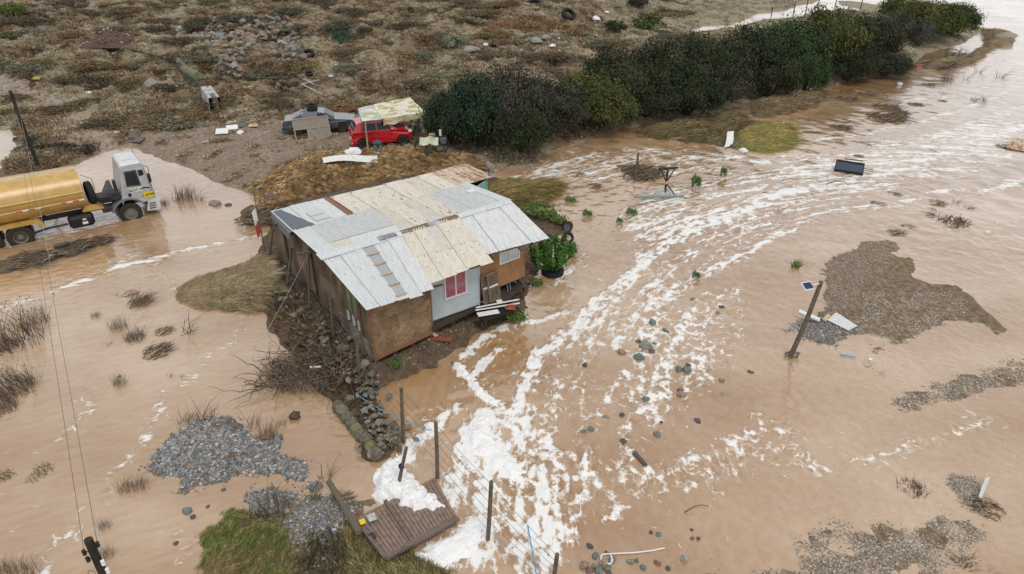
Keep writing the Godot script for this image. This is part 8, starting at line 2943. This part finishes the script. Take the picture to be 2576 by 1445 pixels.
	# litter on the slope: u, v, length px, kind, label
	for e: Array in [
		[580, 312, 24, "board", M.batten, "orange plywood board on the slope below the ruin"],
		[604, 318, 34, "board", M.grey_board, "grey torn board beside the orange plywood"],
		[637, 318, 22, "board", M.batten, "small plywood board by the water bottle"],
		[584, 324, 28, "board", M.plastic_white, "white enamel tray among the boards"],
		[559, 336, 30, "basin", M.plastic_white, "white washbasin lying on the slope"],
		[604, 336, 24, "bag", M.plastic_white, "crumpled white bag right of the washbasin"],
		[633, 306, 14, "bag", M.cyan_pale, "clear blue bottle beside the boards"],
		[518, 318, 15, "board", M.wood_grey, "dark wooden box lid up the slope from the washbasin"],
		[518, 360, 20, "bag", M.grey_cap, "grey crumpled bag on the mud"],
		[357, 176, 13, "board", M.concrete, "white concrete block near the hillside boulder"],
		[434, 308, 13, "board", M.concrete, "grey concrete block below the yellowish boulder"],
		[92, 199, 20, "board", M.sign_dull, "yellow foam block on the hillside"],
		[32, 189, 10, "bag", M.plastic_white, "white bottle near the footpath"],
		[225, 235, 18, "bag", M.plastic_white, "white rag under a brown clod"],
		[293, 334, 14, "board", M.batten, "pale plank end on the muddy slope"],
		[338, 345, 26, "board", M.grey_board, "grey flat stones stacked on the muddy slope"],
		[348, 355, 30, "board", M.grey_board, "slate slab under the stacked stones"],
		[340, 322, 18, "board", M.wood_grey, "old post stub above the stacked stones"],
		[45, 352, 22, "board", M.wood_dark, "dark beam at the left puddle"],
		[72, 66, 8, "bag", M.plastic_white, "white scrap at the top left of the hillside"],
		[100, 66, 6, "bag", M.plastic_white, "white scrap right of the first one at the top left"],
		[938, 124, 9, "bag", M.plastic_white, "white rag in the middle of the hillside"],
		[827, 156, 8, "bag", M.plastic_white, "white bottle in the hillside grass"],
		[846, 167, 8, "bag", M.plastic_white, "white stone-like scrap near the white bottle"],
		[1001, 174, 13, "bag", M.cyan, "blue plastic scrap in the rust-coloured grass"],
		[1010, 179, 6, "bag", M.plastic_white, "white scrap beside the blue plastic"],
		[1053, 196, 8, "bag", M.plastic_white, "white scrap on the rust-coloured mound"],
		[832, 194, 16, "bag", M.cyan_pale, "scatter of pale scraps above the poles"],
		[929, 62, 9, "bag", M.plastic_white, "white bag beside the grey shrubs"],
		[1222, 112, 18, "bag", M.plastic_white, "white sheeting on the rubbish heap beside the tyre"],
		[1266, 120, 18, "board", M.concrete, "grey panel right of the rubbish heap's tyre"],
		[1182, 130, 40, "bag", M.litter, "pale rubbish heap beside the silver shrub"],
		[1200, 122, 26, "bag", M.litter, "upper part of the pale rubbish heap"],
		[1146, 145, 22, "bag", M.cyan_dark, "dark blue bag at the silver shrub's foot"],
		[1165, 167, 7, "bag", M.black, "black bag in the grass near the silver shrubs"],
		[1180, 177, 7, "bag", M.plastic_white, "white scrap in the grass near the tree row"],
		[1270, 168, 18, "board", M.pink, "pinkish brick stack behind the first tree"],
		[1340, 66, 11, "bag", M.plastic_white, "white bucket on the earth heap"],
		[1392, 77, 16, "bag", M.cyan_pale, "blue crate scrap on the earth heap's edge"],
		[1350, 108, 44, "bag", M.litter, "large heap of household rubbish under the earth heap"],
		[1372, 100, 30, "bag", M.litter, "upper end of the household rubbish heap"],
		[1388, 114, 24, "bag", M.plastic_white, "white bag at the end of the household rubbish heap"],
		[1407, 122, 12, "bag", M.plastic_white, "white bottle right of the household rubbish"],
		[1430, 120, 7, "bag", M.plastic_white, "little white bottle farther right of the rubbish"],
		[1399, 133, 8, "bag", M.plastic_white, "white scrap below the white bottle"],
		[1312, 124, 18, "bag", M.litter, "small pile of litter left of the household rubbish"],
		[1406, 106, 13, "bag", M.cyan_pale, "light blue scrap above the white bottle"],
		[1483, 105, 18, "bag", M.green_bag, "bright green plastic on the open field"],
		[1500, 90, 8, "bag", M.plastic_white, "white scrap left of the violet one on the field"],
		[1518, 90, 10, "bag", M.violet, "violet scrap on the field"],
		[1497, 67, 10, "bag", M.blue_rope, "blue scrap on the field above the slab"],
		[1500, 36, 34, "bag", M.plastic_white, "spread of white paper far up the field"],
		[1524, 46, 12, "board", M.plastic_white, "white strip below the spread paper"],
		[1458, 82, 60, "slab", M.concrete, "broken concrete slab at the end of the earth heap"],
		[1608, 16, 8, "bag", M.plastic_white, "white bag in the dark scrub at the top"],
		[1230, 4, 30, "bag", M.litter, "rubbish at the top edge of the hillside"],
		[795, 136, 36, "beam", M.wood, "squared timber above the half buried tyre"],
		[1112, 36, 20, "beam", M.wood_dark, "dark beam lying on the far slope"],
		[640, 535, 16, "bag", M.blue_rope, "blue bottle in the brush mound"],
		[2263, 214, 20, "bag", M.cyan_pale, "light blue plastic sheet under the far low bush"],
		[2306, 166, 14, "bag", M.red_mark, "red bag at the far trees' foot"],
		[2232, 583, 10, "bag", M.cyan, "turquoise can on the weed tuft above the gravel bank"],
		[2396, 554, 14, "bag", M.plastic_white, "white bag on the large weed raft"],
		[1740, 318, 22, "board", M.black, "black box tipped in the water under the trees"],
		[1848, 366, 44, "board", M.wood_grey, "grey pallet beside the folded white sheet"],
		[1870, 382, 30, "bag", M.plastic_white, "white foam board floating in front of the pallet"],
		[300, 948, 13, "bag", M.green_bag, "green bag caught on the seed-headed weed"],
		[366, 880, 13, "bag", M.cloth_white, "grey bottle at the end of the longest weed raft"],
		[52, 823, 22, "beam", M.batten, "thin orange stick in the upper weed thicket"],
		[530, 750, 16, "bag", M.plastic_white, "white cup on the straw spit"],
		[117, 632, 18, "bag", M.red_white, "red and white packet on the debris strip"],
		[155, 622, 34, "beam", M.wood_grey, "grey beam on the debris strip"],
		[8, 986, 10, "bag", M.plastic_white, "white scrap in the lower weed thicket"],
		[1305, 526, 12, "bag", M.pink, "pink bucket peeping over the shack's right roof edge"],
		[1378, 690, 12, "bag", M.plastic_white, "white bag beside the tyre planter"],
		[782, 1328, 12, "bag", M.plastic_white, "white lump of foam on the island gravel"],
		[700, 1330, 10, "bag", M.plastic_white, "white lump of foam in the island grass"],
		[855, 1412, 10, "bag", M.plastic_white, "white lump of foam left of the brown grass"],
		[935, 1415, 14, "bag", M.plastic_white, "white lump of foam below the fallen gate"],
		[840, 1335, 18, "bag", M.violet_pale, "pale violet bag on the gravel by the log"],
		[765, 1305, 10, "bag", M.red_white, "red and white scrap on the island gravel"],
		[898, 1298, 20, "bag", M.brick, "reddish brown rag at the log's foot"],
		[2190, 905, 14, "bag", M.plastic_white, "white litter at the gravel bank's near tip"],
		[955, 1462, 8, "bag", M.plastic_white, "white scrap at the bottom edge"],
		[824, 840, 9, "bag", M.plastic_white, "white cup on the stone bank"],
		[812, 815, 8, "bag", M.plastic_white, "white bottle cap on the stone bank"],
		[722, 670, 20, "bag", M.cyan_pale, "clear bag against the shack's side wall"],
	]:
		var g := hit(e[0], e[1])
		var scale := 1717.0 / (Vector3(0, EYE, 0) - g).dot(Vector3(0, sn, cs))
		var w: float = e[2] / scale
		var tn := rr(-.6, .6)
		match e[3]:
			"board":
				slab("board_scrap", g + Vector3(0, w * .12, 0), Vector3(w, maxf(w * .10, .04), w * .8), spin(tn, rr(.1, .3), rr(-.1, .1)), e[4], e[5], "board")
			"slab":
				tag(put("broken_slab", rock_hi[2], e[4], null, Transform3D(spin(.3) * Basis.from_scale(Vector3(w * .5, .18, w * .32)), g + Vector3(0, .15, 0))), e[5], "slab")
			"beam":
				slab("timber", g + Vector3(0, .12, 0), Vector3(w, .16, .2), spin(.5 + tn * .3, 0, -.1), e[4], e[5], "timber")
			"basin":
				var bn := B.new()
				bn.cbox(Vector3(0, 0, 0), Vector3(w, .06, w * .8), .02)
				bn.lathe(Vector3(0, .031, 0), Vector3.UP, [Vector2(w * .34, .0), Vector2(w * .32, .03), Vector2(w * .28, .004), Vector2(0, .002)], 16)
				tag(put("washbasin", bn.mesh(), e[4], null, Transform3D(spin(.2, .3), g + Vector3(0, .15, 0))), e[5], "washbasin")
			_:
				tag(put("plastic_scrap", bag_mesh(810 + int(e[0]) % 5) if w > .5 else rock_lo[int(e[0]) % 6], e[4], null, Transform3D(spin(tn * 3.0) * Basis.from_scale(Vector3(w * .5, w * .22, w * .36)), g + Vector3(0, w * .10, 0))), e[5], "litter")
	# poles lying in the grass
	for e: Array in [[755, 198, 790, 216, "upper white pole in the grass below the ruin"], [757, 218, 806, 218, "level white pole in the grass below the ruin"], [760, 220, 812, 242, "lower white pole in the grass below the ruin"], [660, 313, 724, 310, "white striped pole lying behind the grey sedan"], [1482, 48, 1508, 68, "stick lying on the field by the slab"], [1905, 441, 1960, 436, "dark plank drifting in the upper current"]]:
		var g := B.new()
		g.tube([hit(e[0], e[1]) + Vector3(0, .1, 0), hit(e[2], e[3]) + Vector3(0, .12, 0)], .05, .045, 6)
		tag(put("loose_pole", g.mesh(), M.wood_pale if e[0] < 700 or e[0] > 760 else M.cloth_white), e[4], "pole")
	var br := B.new()
	br.tube([at(1722, 1290, .02), at(1745, 1276, .12), at(1765, 1271, .16), at(1785, 1275, .08)], .014, .008, 5, false)
	tag(put("dark_branch", br.mesh(), M.wood_dark), "thin arched dark branch in the near right current", "branch")
	var br2 := B.new()
	br2.tube([at(2078, 464, .05), at(2100, 456, .3), at(2122, 456, .25), at(2134, 465, .1)], .03, .02, 5, false)
	tag(put("dark_branch", br2.mesh(), M.wood_dark), "crooked branch below the sunken black cabinet", "branch")
	var lg := B.new()
	lg.tube([at(1596, 1140, .02), at(1625, 1172, .04)], .07, .06, 8)
	tag(put("sunken_log", lg.mesh(), M.wood_grey), "sunken grey log above the curling foam", "log")
	# mound of earth and rubbish at the upper left
	var mg := hit(255, 118)
	var mound := thing("rubbish_mound", "conical mound of reddish earth and rubbish on the hillside", "mound", Vector3(mg.x, gy(mg.x, mg.z - 1.5) - .2, mg.z - 1.5))
	put("earth", mound_mesh(2.8, 1.15, 3, Color(.15, .10, .08)), M.ground, mound)
	for k in 110:
		var a := rr(0, TAU)
		var f := sqrt(rng.randf())
		var s := rr(.06, .16)
		put("lump", rock_lo[k % 6], stone_mat([Color(.5, .48, .46), Color(.17, .11, .09), Color(.24, .16, .13), Color(.11, .09, .08), Color(.3, .24, .2)][k % 5]), mound, Transform3D(spin(a) * Basis.from_scale(Vector3(s, s * .7, s)), Vector3(cos(a) * 2.5 * f, 1.1 * (1.0 - f) + .04, sin(a) * 2.5 * f)))
	# big earth heap behind the tyres: built in the terrain's grass
	var eh := hit(1330, 88)
	var heap := thing("earth_heap", "large brown overgrown earth heap on the slope left of the open field", "earth heap", Vector3(eh.x, gy(eh.x, eh.z - 4.0) - .1, eh.z - 4.0))
	put("earth", mound_mesh(5.2, 1.8, 7, Color(.19, .13, .08)), M.ground, heap, Transform3D(Basis.from_scale(Vector3(1.25, 1, .8))))
	var xf := []
	var cc := PackedColorArray()
	for k in 1500:
		var a := rr(0, TAU)
		var f := sqrt(rng.randf())
		var r := 5.0 * f
		var y := lerpf(1.7, -.1, f)
		xf.append(Transform3D(Basis(Vector3.UP, rr(0, TAU)).scaled(Vector3.ONE * rr(.8, 1.7)), Vector3(cos(a) * r * 1.25, y, sin(a) * r * .8)))
		cc.append(Color(.36, .24, .135) * rr(.6, 1.3))
	var hg := multi("dry_grass", weed_mesh(46, [Color(1, 1, 1)], 16, .34, .22, .4, .018), M.straw, xf, cc, heap)
	hg.set_meta("kind", "stuff")

func build_bicycles() -> void:
	var g := hit(1085, 385)
	var t := thing("bicycle_pile", "bicycles and motorbike parked together under a dirty floral cloth", "bicycles", g)
	for e: Array in [[-.62, .0, .34, .5], [.42, .12, .36, -.35], [.62, .35, .34, .1]]:
		var w := Node3D.new()
		w.name = "wheel"
		t.add_child(w, true)
		w.transform = Transform3D(spin(e[3]), Vector3(e[0], .36, -.2 + e[1]))
		var b := B.new()
		var ring := []
		for i in 21:
			ring.append(Vector3(cos(TAU * i / 20) * e[2], sin(TAU * i / 20) * e[2], 0))
		b.tube(ring, .03, .03, 5, false)
		put("tyre", b.mesh(), M.rubber, w)
		var s := B.new()
		for i in 6:
			s.tube([Vector3(cos(PI * i / 6) * e[2], sin(PI * i / 6) * e[2], 0), -Vector3(cos(PI * i / 6) * e[2], sin(PI * i / 6) * e[2], 0)], .006, .006, 3, false)
		put("spokes", s.mesh(), M.grey_cap, w)
	var fr := B.new()
	fr.tube([Vector3(-.62, .36, -.2), Vector3(-.1, .35, -.1), Vector3(.2, .8, -.05), Vector3(.42, .36, -.08)], .022, .022, 5)
	put("frame", fr.mesh(), M.steel_dark, t)
	var fr2 := B.new()
	fr2.tube([Vector3(-.1, .35, -.1), Vector3(-.25, .85, -.1), Vector3(.2, .8, -.05)], .022, .022, 5)
	put("frame", fr2.mesh(), M.brick, t)
	var hb := B.new()
	hb.tube([Vector3(.2, .8, -.05), Vector3(.28, 1.15, -.05), Vector3(.1, 1.2, .2)], .018, .018, 5)
	put("handlebar", hb.mesh(), M.grey_cap, t)
	var cl := B.new()
	var n := 9
	for j in 6:
		for i in n:
			var q := []
			for w: Array in [[i, j], [i + 1, j], [i + 1, j + 1], [i, j + 1]]:
				var x := lerpf(-.62, .45, float(w[0]) / n)
				var v := float(w[1]) / 6
				q.append(Vector3(x, 1.0 - .35 * v * v - .12 * absf(sin(x * 4.0)) - .1 * cos(v * 9.0) * .3, -.25 + .62 * v + .04 * sin(x * 9.0)))
			cl.quad(q[0], q[1], q[2], q[3], Vector3(0, 1, .4))
	put("cloth", cl.mesh(), _tarp(0), t)
	lump(t, "box", Vector3(-.12, .2, .55), Vector3(.42, .42, .03), M.wood_dark, spin(.15, -.25))
	var bk := B.new()
	bk.lathe(Vector3(.75, .62, .1), Vector3.UP, [Vector2(0, 0), Vector2(.16, 0), Vector2(.21, .28), Vector2(.2, .28), Vector2(.15, .02)], 10)
	put("basket", bk.mesh(), M.grey_part, t)
	lump(t, "rag", Vector3(.05, 1.02, -.28), Vector3(.35, .14, .2), M.red_white)
	lump(t, "bag", Vector3(.55, 1.1, -.35), Vector3(.14, .4, .12), M.plastic_white)
	for k in 3:
		put("stick", post_mesh(hit(1040 + 4 * k, 378) , above(hit(1056 + 3 * k, 340), 290), .03), M.wood_dark, t, t.transform.affine_inverse())
	# things in the back of the shelter
	slab("grey_keg", hit(1052, 330) + Vector3(0, .2, 0), Vector3(.5, .4, .4), spin(.3), M.grey_part, "grey tub at the back right of the shelter", "tub")

# uneven heap, worn and lumpy
func mound_mesh(r: float, h: float, sd: int, c: Color) -> ArrayMesh:
	var b := B.new()
	b.col = c
	var n := 40
	var g := func(i: int, j: int) -> Vector3:
		var x := lerpf(-1, 1, float(i) / n)
		var z := lerpf(-1, 1, float(j) / n)
		var q := Vector2(x, z).length() + noise_a.get_noise_2d(x * r + sd * 20.0, z * r) * .22
		return Vector3(x * r, h * pow(clampf(1.0 - q, 0, 1), .9) - .15 + noise_c.get_noise_2d(x * r * 1.5, z * r * 1.5 + sd) * .12, z * r)
	for j in n:
		for i in n:
			b.quad(g.call(i, j), g.call(i + 1, j), g.call(i + 1, j + 1), g.call(i, j + 1), Vector3.UP)
	return b.mesh()

func build_all() -> void:
	build_house(); say("house")
	build_truck(); say("truck")
	build_cars(); say("cars")
	build_stones(); say("stones")
	build_trees(); say("trees")
	build_grass(); say("grass")
	build_weeds(); say("weeds")
	build_fence()
	build_poles()
	build_gate(); say("gate")
	build_debris(); say("debris")
